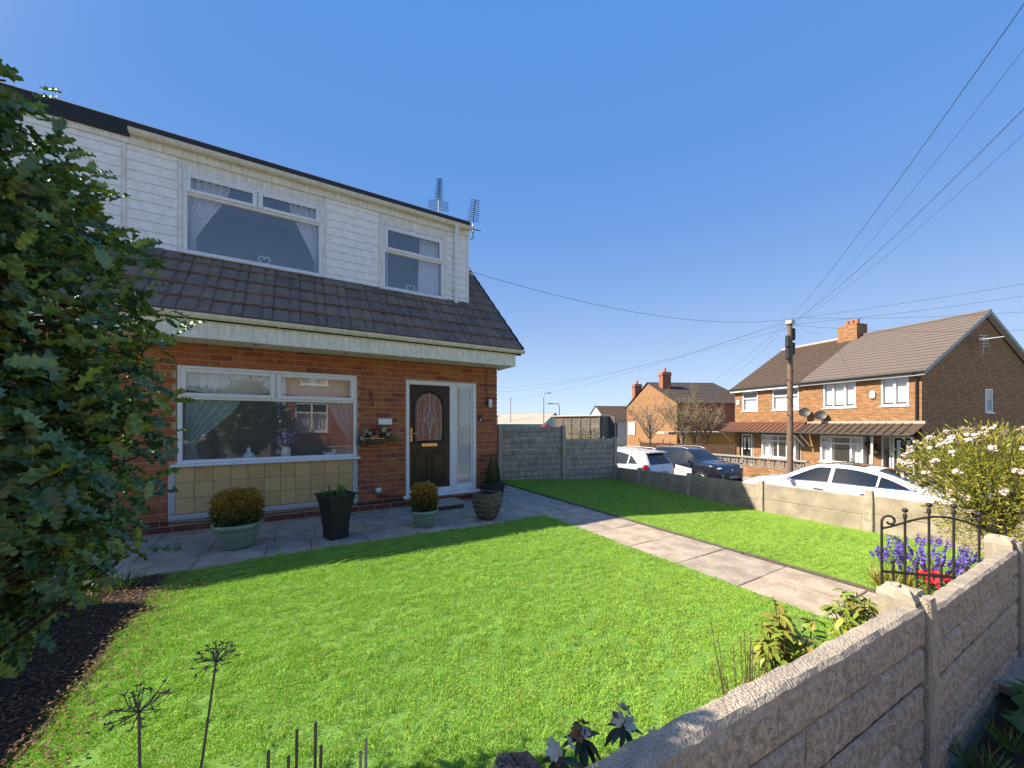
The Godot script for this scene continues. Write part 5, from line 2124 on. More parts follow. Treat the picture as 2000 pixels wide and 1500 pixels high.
func car_y(tb: Array, x: float, z: float) -> float:
	var s := car_section(tb, x)
	for k in range(s.size() - 1, 4, -1):
		if absf(z) <= s[k - 1].x:
			return lerpf(s[k].y, s[k - 1].y, clampf((absf(z) - s[k].x) / maxf(s[k - 1].x - s[k].x, 1e-4), 0, 1))
	return s[5].y

func side_patch(t: Node, called: String, tb: Array, x0: float, x1: float, lo: Callable, hi: Callable, m: Material, out := 0.006, sides := [-1.0, 1.0]) -> void:
	for s in sides:
		var b := Mb.new()
		var rows := []
		for i in 13:
			var x := lerpf(x0, x1, i / 12.0)
			var row := PackedVector3Array()
			for j in 4:
				var y: float = lerpf(lo.call(x), hi.call(x), j / 3.0)
				row.append(V(x, y, s * (car_z(tb, x, y) + out)))
			rows.append(row)
		b.grid(rows, false, s < 0)
		piece(t, called, b, m)

func top_patch(t: Node, called: String, tb: Array, x0: float, x1: float, w0: float, w1: float, m: Material, out := 0.007) -> void:
	var b := Mb.new()
	var rows := []
	for i in 9:
		var u := i / 8.0
		var x := lerpf(x0, x1, u)
		var w := lerpf(w0, w1, u)
		var row := PackedVector3Array()
		for j in 13:
			var z := lerpf(-w, w, j / 12.0)
			row.append(V(x, car_y(tb, x, z) + out, z))
		rows.append(row)
	b.grid(rows, false, true)
	piece(t, called, b, m)

func car_wheels(t: Node, tb: Array, xs: Array, r: float, w: float) -> void:
	for x in xs:
		for s in [-1.0, 1.0]:
			var hd := holder(t, "wheel", V(x, r, s * (w - 0.10)))
			var rot := Basis(V(1, 0, 0), s * PI / 2)
			var b := Mb.new()
			b.lathe([Vector2(r * .66, .10), Vector2(r * .8, .125), Vector2(r * .96, .115), Vector2(r, .08), Vector2(r, -.1)], 28)
			part(hd, "tyre", b.mesh(), M.tyre, Transform3D(rot, V(0, 0, 0)))
			b = Mb.new()
			b.lathe([Vector2(r * .67, .105), Vector2(r * .6, .09), Vector2(r * .58, .04), Vector2(0, .04)], 24)
			part(hd, "wheel_dish", b.mesh(), M.black_plastic, Transform3D(rot, Vector3()))
			b = Mb.new()
			for k in 5:
				for d in [-.14, .14]:
					var a: float = TAU * k / 5.0 + d
					b.tube([V(cos(a - d * .7) * r * .12, .085, sin(a - d * .7) * r * .12), V(cos(a) * r * .62, .1, sin(a) * r * .62)], .014, 5)
			b.lathe([Vector2(r * .68, .10), Vector2(r * .68, .12), Vector2(r * .62, .12), Vector2(r * .61, .09)], 24)
			b.lathe([Vector2(.06, .08), Vector2(.055, .11), Vector2(0, .112)], 12)
			part(hd, "rim", b.mesh(), M.rim, Transform3D(rot, Vector3()))
			b = Mb.new()
			var rows := []
			for i in 2:
				var row := PackedVector3Array()
				for k in 17:
					var a := PI * k / 16.0
					var rr: float = r * (1.05 + .16 * i)
					var yy := r + sin(a) * rr
					row.append(V(x + cos(a) * rr, yy, s * (car_z(tb, x + cos(a) * rr, maxf(yy, .3)) + .012)))
				rows.append(row)
			b.grid(rows, false, s < 0)
			piece(t, "arch_trim", b, M.black_plastic)

func car_body(t: Node, tb: Array, m: Material, n := 44) -> void:
	var rows := []
	for i in n + 1:
		var x := lerpf(tb[0][0], tb[-1][0], float(i) / n)
		var s := car_section(tb, x)
		var row := PackedVector3Array()
		for k in s.size():
			row.append(V(x, s[k].y, s[k].x))
		for k in range(s.size() - 2, -1, -1):
			row.append(V(x, s[k].y, -s[k].x))
		rows.append(row)
	var b := Mb.new()
	b.grid(rows)
	b.poly(Array(rows[0]), V(-1, 0, 0))
	b.poly(Array(rows[-1]), V(1, 0, 0))
	piece(t, "body", b, m)
	b = Mb.new()
	b.box(V(tb[0][0] + .12, .16, -tb[4][1] * .88), V(tb[-1][0] - .12, .34, tb[4][1] * .88))
	piece(t, "underbody", b, M.black_plastic)

func mirrors(t: Node, x: float, y: float, z: float, m: Material) -> void:
	for s in [-1.0, 1.0]:
		var b := Mb.new()
		b.ball(V(x, y + .06, s * (z + .11)), V(.06, .075, .11), 10)
		b.tube([V(x + .03, y, s * (z - .02)), V(x + .01, y + .04, s * (z + .08))], .025, 6)
		piece(t, "door_mirror", b, m)

func lens(t: Node, called: String, c: Vector3, r: Vector3, e: Vector3, m: Material) -> void:
	for s in [-1.0, 1.0]:
		var b := Mb.new()
		b.ball(Vector3(), r, 14)
		part(t, called, b.mesh(), m, Transform3D(Basis.from_euler(V(e.x * s, e.y * s, e.z)), V(c.x, c.y, c.z * s)))

func build_cars() -> void:
	# white saloon beyond the low wall
	var tb := [[-2.44, .62, .44, .74, .79, .50], [-2.36, .80, .33, .90, .955, .64], [-1.85, .90, .22, .97, 1.035, .70], [-1.50, .92, .2, .99, 1.075, .68], [-1.05, .93, .2, .99, 1.28, .60], [-.6, .93, .2, .985, 1.41, .56], [-.1, .93, .2, .97, 1.46, .56], [.4, .93, .2, .955, 1.435, .56], [.72, .93, .2, .945, 1.35, .58], [1.3, .92, .2, .92, 1.03, .68], [1.9, .90, .22, .85, .93, .66], [2.3, .80, .3, .70, .79, .58], [2.44, .62, .4, .58, .65, .5]]
	var t := thing("white_saloon", "white saloon car parked at the kerb beyond the low wall", "car", V(9.15, -1.06, 2.5), PI / 2)
	car_body(t, tb, M.white_paint)
	var belt := func(x: float) -> float: return 1.005 - (x + .2) * .018
	var roofl := func(x: float) -> float: return maxf(belt.call(x) + .012, minf(1.36 - .10 * pow(x - .0, 2.0) * (1.9 if x < 0.0 else 1.0) - maxf(0.0, x - .45) * .42, 1.36))
	side_patch(t, "rear_quarter_window", tb, -1.30, -.80, belt, roofl, M.car_glass)
	side_patch(t, "rear_door_window", tb, -.76, .07, belt, roofl, M.car_glass)
	side_patch(t, "front_door_window", tb, .15, 1.12, belt, roofl, M.car_glass)
	var bl := func(x: float) -> float: return belt.call(x) - .022
	side_patch(t, "window_trim", tb, -1.42, 1.15, bl, belt, M.chrome, .008)
	top_patch(t, "windscreen", tb, .55, 1.27, .50, .62, M.car_glass)
	top_patch(t, "rear_window", tb, -1.47, -.72, .60, .50, M.car_glass)
	top_patch(t, "panoramic_roof", tb, -.45, .35, .44, .44, M.car_glass, .004)
	mirrors(t, .95, .97, .92, M.white_paint)
	car_wheels(t, tb, [-1.42, 1.45], .33, .93)
	for x in [-.6, .32]:
		var b := Mb.new()
		for s in [-1.0, 1.0]:
			b.cbox(V(x - .11, .80, s * .945 - .012), V(x + .11, .83, s * .945 + .014), .01)
		piece(t, "door_handle", b, M.chrome)
	for x in [.10, 1.05, -.72]:
		var b := Mb.new()
		for s in [-1.0, 1.0]:
			var pts := []
			for k in 7:
				var y := lerpf(.3, .97, k / 6.0)
				pts.append(V(x, y, s * (car_z(tb, x, y) + .001)))
			b.tube(pts, .004, 4)
		piece(t, "door_seam", b, M.black_plastic)
	lens(t, "tail_light", V(-2.27, .80, .70), V(.20, .055, .13), V(0, -.75, 0), M.tail_red)
	var b := Mb.new()
	b.cbox(V(-2.455, .60, -.26), V(-2.43, .71, .26), .01)
	piece(t, "number_plate", b, M.plate)
	# silver-white hatchback further along
	tb = [[-2.14, .66, .42, .80, .86, .55], [-2.09, .80, .34, .98, 1.04, .64], [-2.02, .86, .28, 1.06, 1.13, .62], [-1.82, .88, .22, 1.08, 1.44, .58], [-1.70, .885, .2, 1.08, 1.58, .56], [-1.45, .89, .2, 1.07, 1.615, .57], [-.8, .89, .2, 1.04, 1.65, .58], [0.0, .89, .2, 1.01, 1.645, .58], [.45, .89, .2, .99, 1.58, .57], [1.15, .88, .22, .97, 1.09, .66], [1.8, .86, .25, .9, .98, .6], [2.1, .70, .35, .72, .8, .5]]
	t = thing("white_hatchback", "white hatchback seen from behind with red teardrop tail lights", "car", V(8.75, -1.25, -5.05), PI / 2 + 0.02)
	car_body(t, tb, M.white_metal)
	belt = func(x: float) -> float: return 1.065 - (x + 1.0) * .05
	roofl = func(x: float) -> float: return maxf(belt.call(x) + .015, 1.52 - .16 * pow(absf(x + .3), 2.2))
	side_patch(t, "rear_quarter_window", tb, -1.62, -1.12, func(x): return belt.call(x) + .02, func(x): return minf(roofl.call(x), 1.09 + (x + 1.62) * .75), M.car_glass)
	side_patch(t, "rear_door_window", tb, -1.06, -.14, belt, roofl, M.car_glass)
	side_patch(t, "front_door_window", tb, -.06, .92, belt, roofl, M.car_glass)
	top_patch(t, "windscreen", tb, .40, 1.12, .5, .6, M.car_glass)
	top_patch(t, "rear_window", tb, -2.035, -1.735, .62, .50, M.car_glass, .012)
	b = Mb.new()
	b.cbox(V(-1.84, 1.565, -.54), V(-1.45, 1.60, .54), .015, Transform3D(Basis(V(0, 0, 1), .05), V(0, 0.06, 0)))
	piece(t, "roof_spoiler", b, M.white_metal)
	for s in [-1.0, 1.0]:
		b = Mb.new()
		b.tube([V(-1.4, 1.62, s * .53), V(-1.2, 1.675, s * .53), V(.1, 1.685, s * .53), V(.35, 1.62, s * .53)], .016, 6)
		piece(t, "roof_rail", b, M.galv)
	lens(t, "tail_light", V(-1.97, .93, .78), V(.15, .22, .10), V(.35, -.55, -.25), M.tail_red)
	b = Mb.new()
	b.cbox(V(-2.165, .70, -.30), V(-2.12, .84, .30), .015)
	piece(t, "number_plate", b, M.plate)
	b = Mb.new()
	b.cbox(V(-2.155, .90, -.34), V(-2.10, .935, .34), .012)
	b.ball(V(-2.13, 1.0, 0), V(.03, .05, .05), 10)
	piece(t, "tailgate_trim", b, M.chrome)
	b = Mb.new()
	b.cbox(V(-2.19, .36, -.76), V(-2.0, .60, .76), .06)
	piece(t, "rear_bumper", b, M.white_metal)
	car_wheels(t, tb, [-1.28, 1.32], .33, .89)
	mirrors(t, .82, 1.0, .88, M.white_metal)
	# black crossover on the other side of the road
	tb = [[-2.09, .64, .45, .85, .92, .55], [-2.02, .80, .35, 1.02, 1.10, .62], [-1.80, .86, .26, 1.07, 1.36, .58], [-1.60, .87, .22, 1.07, 1.52, .56], [-1.1, .88, .2, 1.05, 1.58, .57], [-.3, .88, .2, 1.02, 1.60, .58], [.35, .88, .2, 1.0, 1.56, .57], [.6, .88, .2, .99, 1.46, .58], [1.15, .88, .22, .99, 1.10, .70], [1.7, .875, .24, .97, 1.05, .70], [1.95, .82, .28, .90, .97, .66], [2.06, .74, .36, .78, .84, .60], [2.09, .64, .42, .62, .68, .55]]
	t = thing("black_crossover", "black crossover car with RG lettering and pink stripe on its doors", "car", V(12.05, -1.25, -4.05), -PI / 2 - 0.10)
	car_body(t, tb, M.black_paint)
	belt = func(x: float) -> float: return 1.06 - (x + 1.0) * .04
	roofl = func(x: float) -> float: return maxf(belt.call(x) + .015, 1.48 - .17 * pow(absf(x + .25), 2.0))
	side_patch(t, "rear_quarter_window", tb, -1.55, -1.10, func(x): return belt.call(x) + .03, func(x): return minf(roofl.call(x), 1.10 + (x + 1.55) * .7), M.car_glass)
	side_patch(t, "rear_door_window", tb, -1.03, -.14, belt, roofl, M.car_glass)
	side_patch(t, "front_door_window", tb, -.05, .92, belt, roofl, M.car_glass)
	top_patch(t, "windscreen", tb, .42, 1.10, .5, .62, M.car_glass)
	for s in [-1.0, 1.0]:
		b = Mb.new()
		b.tube([V(-1.45, 1.52, s * .53), V(-1.2, 1.61, s * .53), V(.1, 1.63, s * .53), V(.4, 1.56, s * .53)], .016, 6)
		piece(t, "roof_rail", b, M.galv)
	# advertising wrap on the doors
	side_patch(t, "white_door_panel", tb, -.30, .86, func(x): return .36, func(x): return clampf(.90 - (x + .3) * .12, .4, .95), M.white_paint, .004)
	side_patch(t, "pink_stripe", tb, -.52, -.26, func(x): return .36 + (-.26 - x) * 1.6, func(x): return minf(.98, .58 + (-.26 - x) * 1.9), M.pink, .005)
	for k in 4:
		side_patch(t, "pale_stripe", tb, -1.05, -.60 - k * .02, func(x): return .84 - k * .085, func(x): return .875 - k * .085, M.white_paint, .004)
	var tm := TextMesh.new()
	var f := SystemFont.new()
	f.font_names = PackedStringArray(["Droid Sans"])
	tm.font = f
	tm.text = "RG"
	tm.font_size = 24
	tm.pixel_size = 0.0105
	tm.depth = 0.004
	part(t, "lettering", tm, M.black_trim, Transform3D(Basis(), V(.28, .66, car_z(tb, .28, .66) + .008)))
	side_patch(t, "sill_trim", tb, -1.5, 1.5, func(x): return .22, func(x): return .34, M.black_plastic, .014)
	car_wheels(t, tb, [-1.25, 1.31], .345, .885)
	mirrors(t, .80, 1.0, .87, M.black_paint)
	lens(t, "headlight", V(1.93, .86, .68), V(.16, .045, .10), V(0, .75, .1), M.lamp_clear)
	lens(t, "fog_light", V(1.99, .52, .68), V(.06, .10, .05), V(0, .6, 0), M.lamp_clear)
	b = Mb.new()
	b.cbox(V(2.03, .40, -.52), V(2.115, .70, .52), .05)
	piece(t, "grille", b, M.black_plastic)
	b = Mb.new()
	b.cbox(V(2.118, .46, -.27), V(2.135, .58, .27), .005)
	piece(t, "number_plate", b, M.plate)
	b = Mb.new()
	b.ball(V(2.06, .79, 0), V(.02, .04, .06), 10)
	piece(t, "badge", b, M.chrome)

# ---------------------------------------------------------------- houses across the road
func far_window(parent: Node, x0: float, x1: float, y0: float, y1: float, z: float, cols: Array, tran: float, back: String, fr := 0.05) -> Node3D:
	var w := holder(parent, "window")
	var b := Mb.new()
	ring(b, x0, x1, y0, y1, fr, z - .03, z + .05, .01)
	for c in cols:
		b.cbox(V(lerpf(x0, x1, c) - fr * .6, y0 + fr, z - .03), V(lerpf(x0, x1, c) + fr * .6, y1 - fr, z + .045), .01)
	if tran > 0.0:
		b.cbox(V(x0 + fr, tran - fr * .5, z - .03), V(x1 - fr, tran + fr * .5, z + .044), .01)
	piece(w, "frame", b, M.upvc)
	b = Mb.new()
	b.box(V(x0 + fr * .5, y0 + fr * .5, z - .004), V(x1 - fr * .5, y1 - fr * .5, z))
	piece(w, "pane", b, M.glass)
	b = Mb.new()
	b.box(V(x0 - .1, y0 - .5, z - 1.9), V(x1 + .1, y1 + .3, z - 1.85))
	b.box(V(x0 - .1, y0 - .55, z - 1.85), V(x1 + .1, y0 - .5, z - .2))
	b.box(V(x0 - .15, y0 - .5, z - 1.85), V(x0 - .1, y1 + .3, z - .2))
	b.box(V(x1 + .1, y0 - .5, z - 1.85), V(x1 + .15, y1 + .3, z - .2))
	b.box(V(x0 - .1, y1 + .3, z - 1.85), V(x1 + .1, y1 + .35, z - .2))
	piece(w, "room_behind", b, M.room_paint)
	if back == "blind":
		b = Mb.new()
		b.box(V(x0 + .03, lerpf(y0, y1, .12), z - .09), V(x1 - .03, y1, z - .08))
		piece(w, "blind", b, M.blind_white)
	elif back == "curtain":
		for s in [0, 1]:
			b = Mb.new()
			var rows := []
			for j in 2:
				var row := PackedVector3Array()
				for i in 13:
					var u := i / 12.0
					row.append(V(lerpf(x0, x0 + (x1 - x0) * .3, u) if s == 0 else lerpf(x1 - (x1 - x0) * .3, x1, u), y1 if j == 0 else y0, z - .12 + .03 * sin(i * 1.9)))
				rows.append(row)
			b.grid(rows)
			piece(w, "curtain", b, M.white_cloth)
	elif back == "net":
		b = Mb.new()
		var rows := []
		for j in 2:
			var row := PackedVector3Array()
			for i in 33:
				row.append(V(lerpf(x0, x1, i / 32.0), (tran if tran > 0 else y1) if j == 0 else y0, z - .10 + .025 * sin(i * 1.7)))
			rows.append(row)
		b.grid(rows)
		piece(w, "net_curtain", b, M.white_cloth)
	b = Mb.new()
	b.cbox(V(x0 - .06, y0 - .06, z - .02), V(x1 + .06, y0 - .002, z + .10), .01)
	piece(w, "sill", b, M.upvc)
	return w

# one slope of roof in stepped courses; a, e eave ends, up the slope to ridge height
func coursed(b: Mb, x0: float, x1: float, y0: float, y1: float, z0: float, z1: float, n: int, lift: float) -> void:
	for k in n:
		var u0 := float(k) / n
		var u1 := float(k + 1) / n + 0.012
		var nr := V(0, z0 - z1, y1 - y0).normalized() if z0 > z1 else V(0, z1 - z0, -(y1 - y0)).normalized()
		var p := V(0, lerpf(y0, y1, u0), lerpf(z0, z1, u0)) + nr * lift
		var q := V(0, lerpf(y0, y1, u1), lerpf(z0, z1, u1)) + nr * 0.004
		var o := V(0, lerpf(y0, y1, u0), lerpf(z0, z1, u0)) - nr * 0.01
		b.poly([p + V(x0, 0, 0), p + V(x1, 0, 0), q + V(x1, 0, 0), q + V(x0, 0, 0)], nr)
		b.poly([o + V(x0, 0, 0), o + V(x1, 0, 0), p + V(x1, 0, 0), p + V(x0, 0, 0)], V(0, 0, z0 - z1))

func wall_holes(b: Mb, x0: float, x1: float, y0: float, y1: float, z0: float, z1: float, holes: Array) -> void:
	var xs := [x0, x1]
	for h in holes:
		for x in [h[0], h[1]]:
			if not x in xs:
				xs.append(x)
	xs.sort()
	for i in xs.size() - 1:
		var mid: float = (xs[i] + xs[i + 1]) / 2.0
		var ys := [y0, y1]
		for h in holes:
			if mid > h[0] and mid < h[1]:
				ys.append(h[2])
				ys.append(h[3])
		ys.sort()
		for j in range(0, ys.size(), 2):
			b.box(V(xs[i], ys[j], z0), V(xs[i + 1], ys[j + 1], z1))

func build_semis() -> void:
	# local frame: front wall at z = 0, nearer corner at x = 0
	var h := thing("semi_detached_houses", "pair of orange-brick semi-detached houses with tiled canopies, one roof half newer", "house", V(19.9, 0, 1.58), deg_to_rad(-103.4))
	var G := -1.5
	var E := 3.62
	var R := 6.6
	var dp := 9.1
	var L := 9.3
	var b := Mb.new()
	var holes := [[-1.43, -.43, 2.24, 3.52], [-3.9, -2.42, 2.24, 3.56], [-6.70, -5.16, 2.22, 3.46], [-8.74, -7.66, 2.22, 3.46], [-1.42, -.24, G, .9], [-3.85, -1.95, -.56, .78], [-7.15, -5.12, -.58, .72], [-8.95, -7.95, G, .76]]
	wall_holes(b, -L, 0.0, G, E, -.25, 0.0, holes)
	piece(h, "front_wall", b, M.brick_orange)
	b = Mb.new()
	b.poly([V(.001, G, 0), V(.001, G, -dp), V(.001, E, -dp), V(.001, R - .1, -dp / 2), V(.001, E, 0)], V(1, 0, 0))
	piece(h, "gable_wall", b, M.brick_orange)
	b = Mb.new()
	b.poly([V(-L, G, 0), V(-L, G, -dp), V(-L, E, -dp), V(-L, R - .1, -dp / 2), V(-L, E, 0)], V(-1, 0, 0))
	b.box(V(-L, G, -dp), V(0, E, -dp + .2))
	piece(h, "rear_wall", b, M.brick_orange)
	b = Mb.new()
	coursed(b, -5.0, .22, E - .02, R, .32, -dp / 2, 17, .035)
	coursed(b, -5.0, .22, E - .02, R, -dp - .32, -dp / 2, 17, .035)
	var rn := piece(h, "newer_roof", b, M.roof_new)
	b = Mb.new()
	coursed(b, -L - .2, -5.003, E - .02, R, .32, -dp / 2, 24, .045)
	coursed(b, -L - .2, -5.003, E - .02, R, -dp - .32, -dp / 2, 24, .045)
	var ro := piece(h, "older_roof", b, M.roof_old)
	b = Mb.new()
	b.tube([V(-L - .2, R + .03, -dp / 2), V(-5.0, R + .03, -dp / 2)], .10, 7)
	piece(ro, "ridge", b, M.ridge_pale)
	b = Mb.new()
	b.tube([V(-5.0, R + .03, -dp / 2), V(.22, R + .03, -dp / 2)], .09, 7)
	piece(rn, "ridge", b, M.roof_new)
	# verge boards on the gable
	b = Mb.new()
	for s in [[.32, -dp / 2], [-dp - .32, -dp / 2]]:
		var a := V(.235, E - .12, s[0])
		var e := V(.235, R - .10, s[1])
		var w := V(0, .17, 0)
		b.poly([a, e, e + w, a + w], V(1, 0, 0))
		b.poly([a, e, e + V(-.2, 0, 0), a + V(-.2, 0, 0)], V(0, -1, 0))
	piece(h, "verge_board", b, M.fascia_grey)
	b = Mb.new()
	b.cbox(V(-4.95, E - .14, .18), V(.2, E + .0, .26), .01)
	piece(h, "fascia", b, M.fascia_grey)
	b = Mb.new()
	b.cbox(V(-L - .15, E - .17, .18), V(-5.0, E + .0, .26), .01)
	piece(h, "fascia", b, M.upvc)
	b = Mb.new()
	b.tube([V(-L - .15, E + .03, .32), V(.2, E + .03, .32)], .055, 8)
	piece(h, "gutter", b, M.black_trim)
	b = Mb.new()
	b.tube([V(-.14, E, .3), V(-.14, E - .25, .08), V(-.14, G, .08)], .04, 8)
	piece(h, "downpipe", b, M.black_trim)
	# chimney
	b = Mb.new()
	b.box(V(-5.75, R - .8, -dp / 2 - .45), V(-4.75, R + .72, -dp / 2 + .45))
	var c := piece(h, "chimney", b, M.brick_orange)
	b = Mb.new()
	for x in [-5.5, -5.25, -5.0]:
		b.lathe([Vector2(.12, 0), Vector2(.11, .25), Vector2(.13, .3), Vector2(.1, .3)], 10, V(x, R + .72, -dp / 2))
	piece(c, "chimney_pot", b, M.terracotta)
	b = Mb.new()
	b.cbox(V(-5.8, R - .78, -dp / 2 + .455), V(-4.7, R - .5, -dp / 2 + .6), .02)
	piece(c, "lead_flashing", b, M.galv)
	# windows
	far_window(h, -1.43, -.43, 2.24, 3.52, -.06, [.5], 0.0, "blind", .07)
	far_window(h, -3.9, -2.42, 2.24, 3.56, -.06, [.32, .68], 0.0, "blind", .07)
	far_window(h, -6.70, -5.16, 2.22, 3.46, -.06, [.62], 3.05, "net", .06)
	far_window(h, -8.74, -7.66, 2.22, 3.46, -.06, [], 3.02, "net", .06)
	far_window(h, -3.85, -1.95, -.56, .78, .25, [.27, .73], .42, "curtain", .07)
	far_window(h, -7.15, -5.12, -.58, .72, .25, [.25, .5, .75], .40, "curtain", .06)
	for q in [[-3.85, -1.95, -.56, .78], [-7.15, -5.12, -.58, .72]]:
		b = Mb.new()
		for x in [q[0], q[1] - .05]:
			b.box(V(x, q[2], 0.0), V(x + .05, q[3], .219))
		b.box(V(q[0], q[3], 0.0), V(q[1], q[3] + .04, .29))
		piece(h, "bay_side", b, M.upvc)
		b = Mb.new()
		b.box(V(q[0], G, 0.001), V(q[1], q[2] - .061, .24))
		piece(h, "bay_wall", b, M.brick_orange)
	# doors
	for q in [[-.95, -.30, "black_trim", true], [-8.75, -8.15, "black_paint", false]]:
		var dn := holder(h, "front_door")
		b = Mb.new()
		ring(b, q[0] - .07, q[1] + .07, G + .25, .84 if q[3] else .74, .07, -.10, -.02, .01)
		piece(dn, "door_frame", b, M.upvc)
		b = Mb.new()
		b.cbox(V(q[0], G + .3, -.10), V(q[1], .78 if q[3] else .68, -.06), .01)
		piece(dn, "door_leaf", b, M[q[2]])
		b = Mb.new()
		for s in [.24, .76]:
			var x: float = lerpf(q[0], q[1], s)
			b.cbox(V(x - .07, -.25, -.0595), V(x + .07, .68 if q[3] else .5, -.05), .004)
		piece(dn, "door_glass", b, M.lamp_clear)
		b = Mb.new()
		b.cbox(V(lerpf(q[0], q[1], .28), -.36, -.0595), V(lerpf(q[0], q[1], .72), -.30, -.045), .004)
		piece(dn, "letter_plate", b, M.chrome)
		if q[3]:
			var tm := TextMesh.new()
			var f := SystemFont.new()
			f.font_names = PackedStringArray(["Droid Sans"])
			tm.font = f
			tm.text = "3"
			tm.font_size = 24
			tm.pixel_size = 0.007
			tm.depth = 0.006
			part(dn, "house_number", tm, M.chrome, Transform3D(Basis(), V((q[0] + q[1]) / 2, .55, -.055)))
	far_window(h, -1.42, -1.06, G + .35, .84, -.08, [], 0.0, "", .06)
	b = Mb.new()
	b.cbox(V(-1.47, G + .1, .55), V(-1.39, .85, .63), .01)
	piece(h, "porch_post", b, M.upvc)
	b = Mb.new()
	b.cbox(V(-8.0, G + .25, -.1), V(-7.96, .74, 0.0), .01)
	piece(h, "porch_post", b, M.upvc)
	# canopies
	for q in [[-4.62, .16, "roof_old", "ridge_pale", .92], [-L - .35, -4.72, "roof_red", "roof_red", .90]]:
		b = Mb.new()
		coursed(b, q[0], q[1], q[4], q[4] + .52, .95, .02, 4, .03)
		var cn := piece(h, "canopy_roof", b, M[q[2]])
		b = Mb.new()
		for k in int((q[1] - q[0]) / .3):
			var x: float = q[0] + .15 + k * .3
			b.tube([V(x, q[4] + .045, .96), V(x, q[4] + .55, .03)], .035, 5)
		piece(cn, "tile_roll", b, M[q[2]])
		b = Mb.new()
		b.box(V(q[0], q[4] + .50, 0.0), V(q[1], q[4] + .62, .12))
		piece(cn, "canopy_flashing", b, M[q[3]])
		b = Mb.new()
		b.tube([V(q[0], q[4] - .01, 1.0), V(q[1], q[4] - .01, 1.0)], .05, 7)
		piece(cn, "canopy_gutter", b, M.black_trim)
		b = Mb.new()
		b.box(V(q[0] + .02, q[4] - .04, 0.0), V(q[1] - .02, q[4] - .02, .93))
		piece(cn, "canopy_soffit", b, M.fence_wood)
		for x in [q[0] + .12, q[1] - .12]:
			b = Mb.new()
			b.tube([V(x, q[4] - .06, .85), V(x, q[4] - .75, .04)], .04, 5)
			piece(cn, "canopy_bracket", b, M.upvc)
	b = Mb.new()
	b.cbox(V(-.02, 2.1, -7.75), V(.01, 3.0, -7.2), .01)
	far_gable_window(h, .0, -4.9, 1.95, 3.05)
	b = Mb.new()
	b.cbox(V(-1.83, 2.6, .001), V(-1.62, 2.98, .09), .04)
	piece(h, "alarm_box", b, M.white_plastic)
	b = Mb.new()
	b.cbox(V(-9.12, 2.62, .001), V(-8.92, 2.95, .09), .03)
	piece(h, "alarm_box", b, M.white_plastic)
	for q in [[-4.62, 1.98, "upper dark satellite dish on the orange brick between the canopies"], [-3.82, 1.80, "lower dark satellite dish above the newer canopy"]]:
		var t := h.transform
		var d := thing("satellite_dish", q[2], "satellite dish", t * V(q[0], q[1], .02), h.rotation.y, "satellite dishes on the brick houses")
		b = Mb.new()
		var pr := []
		for k in 6:
			var r := .26 * k / 5.0
			pr.append(Vector2(r, r * r * .6))
		b.lathe(pr, 20)
		part(d, "dish", b.mesh(), M.black_planter, Transform3D(Basis.from_euler(V(1.25, .5, 0)), V(0, .05, .28)))
		b = Mb.new()
		b.tube([V(0, -.2, .02), V(0, -.2, .2), V(0, .02, .28)], .02, 6)
		b.tube([V(0, -.1, .3), V(.16, -.05, .62)], .012, 5)
		piece(d, "mount", b, M.dark_iron)
	for q in [[-1.75, .42, "upper round wall planter beside the door numbered three"], [-1.55, .10, "lower round wall planter beside the door numbered three"]]:
		b = Mb.new()
		b.ball(V(0, 0, .12), V(.2, .17, .16), 12)
		solo("wall_planter", q[2], "planter", b, M.bark, Transform3D(h.basis, h.transform * V(q[0], q[1], .02)), "round wall planters")
	# aerial on the gable
	var ar := thing("gable_aerial", "silver television aerial fixed high on the brick gable end", "aerial", h.transform * V(.25, 4.9, -3.6), h.rotation.y)
	b = Mb.new()
	b.tube([V(-.25, -.4, 0), V(.1, -.3, 0), V(.12, .5, 0)], .03, 6)
	piece(ar, "mast", b, M.galv)
	b = Mb.new()
	b.tube([V(.12, .3, .3), V(.12, .5, -1.2)], .03, 6)
	piece(ar, "boom", b, M.galv)
	for k in 9:
		b = Mb.new()
		b.tube([V(.12 - .22, .3 + k * .022 + .02, .2 - k * .15), V(.12 + .22, .3 + k * .022 - .02, .2 - k * .15)], .018, 5)
		piece(ar, "director", b, M.galv)
	for k in 5:
		b = Mb.new()
		b.tube([V(.12, .0 + k * .12, .25), V(.12, .02 + k * .12, -.4)], .018, 5)
		piece(ar, "reflector_rod", b, M.galv)
	# front garden walls
	var G2 := -1.35
	var wl := thing("screen_block_wall", "low brick wall topped with ornate pierced screen blocks before the houses", "wall", V(15.3, 0, -1.2), deg_to_rad(-92))
	b = Mb.new()
	b.box(V(-6.2, G2, -.11), V(.4, -.62, .11))
	piece(wl, "brick_base", b, M.brick_orange)
	for i in 16:
		for j in 1:
			b = Mb.new()
			var x := -6.15 + i * .405
			ring(b, x, x + .395, -.615, -.225, .045, -.05, .05, .006)
			for s in [-1.0, 1.0]:
				b.tube([V(x + .05, -.42 + s * .15, 0), V(x + .2, -.42 + s * .03, 0), V(x + .345, -.42 + s * .15, 0)], .028, 6)
				b.tube([V(x + .2 + s * .15, -.57, 0), V(x + .2 + s * .03, -.42, 0), V(x + .2 + s * .15, -.27, 0)], .028, 6)
			piece(wl, "screen_block", b, M.screen_block)
	b = Mb.new()
	b.cbox(V(-6.25, -.222, -.13), V(.45, -.15, .13), .01)
	piece(wl, "coping", b, M.pavement)
	var w2 := thing("brick_garden_wall", "low orange brick garden wall behind the white saloon", "wall", V(15.5, 0, 4.4), deg_to_rad(-92))
	b = Mb.new()
	b.box(V(-5.2, G2, -.11), V(4.0, -.55, .11))
	piece(w2, "brick_base", b, M.brick_orange)
	b = Mb.new()
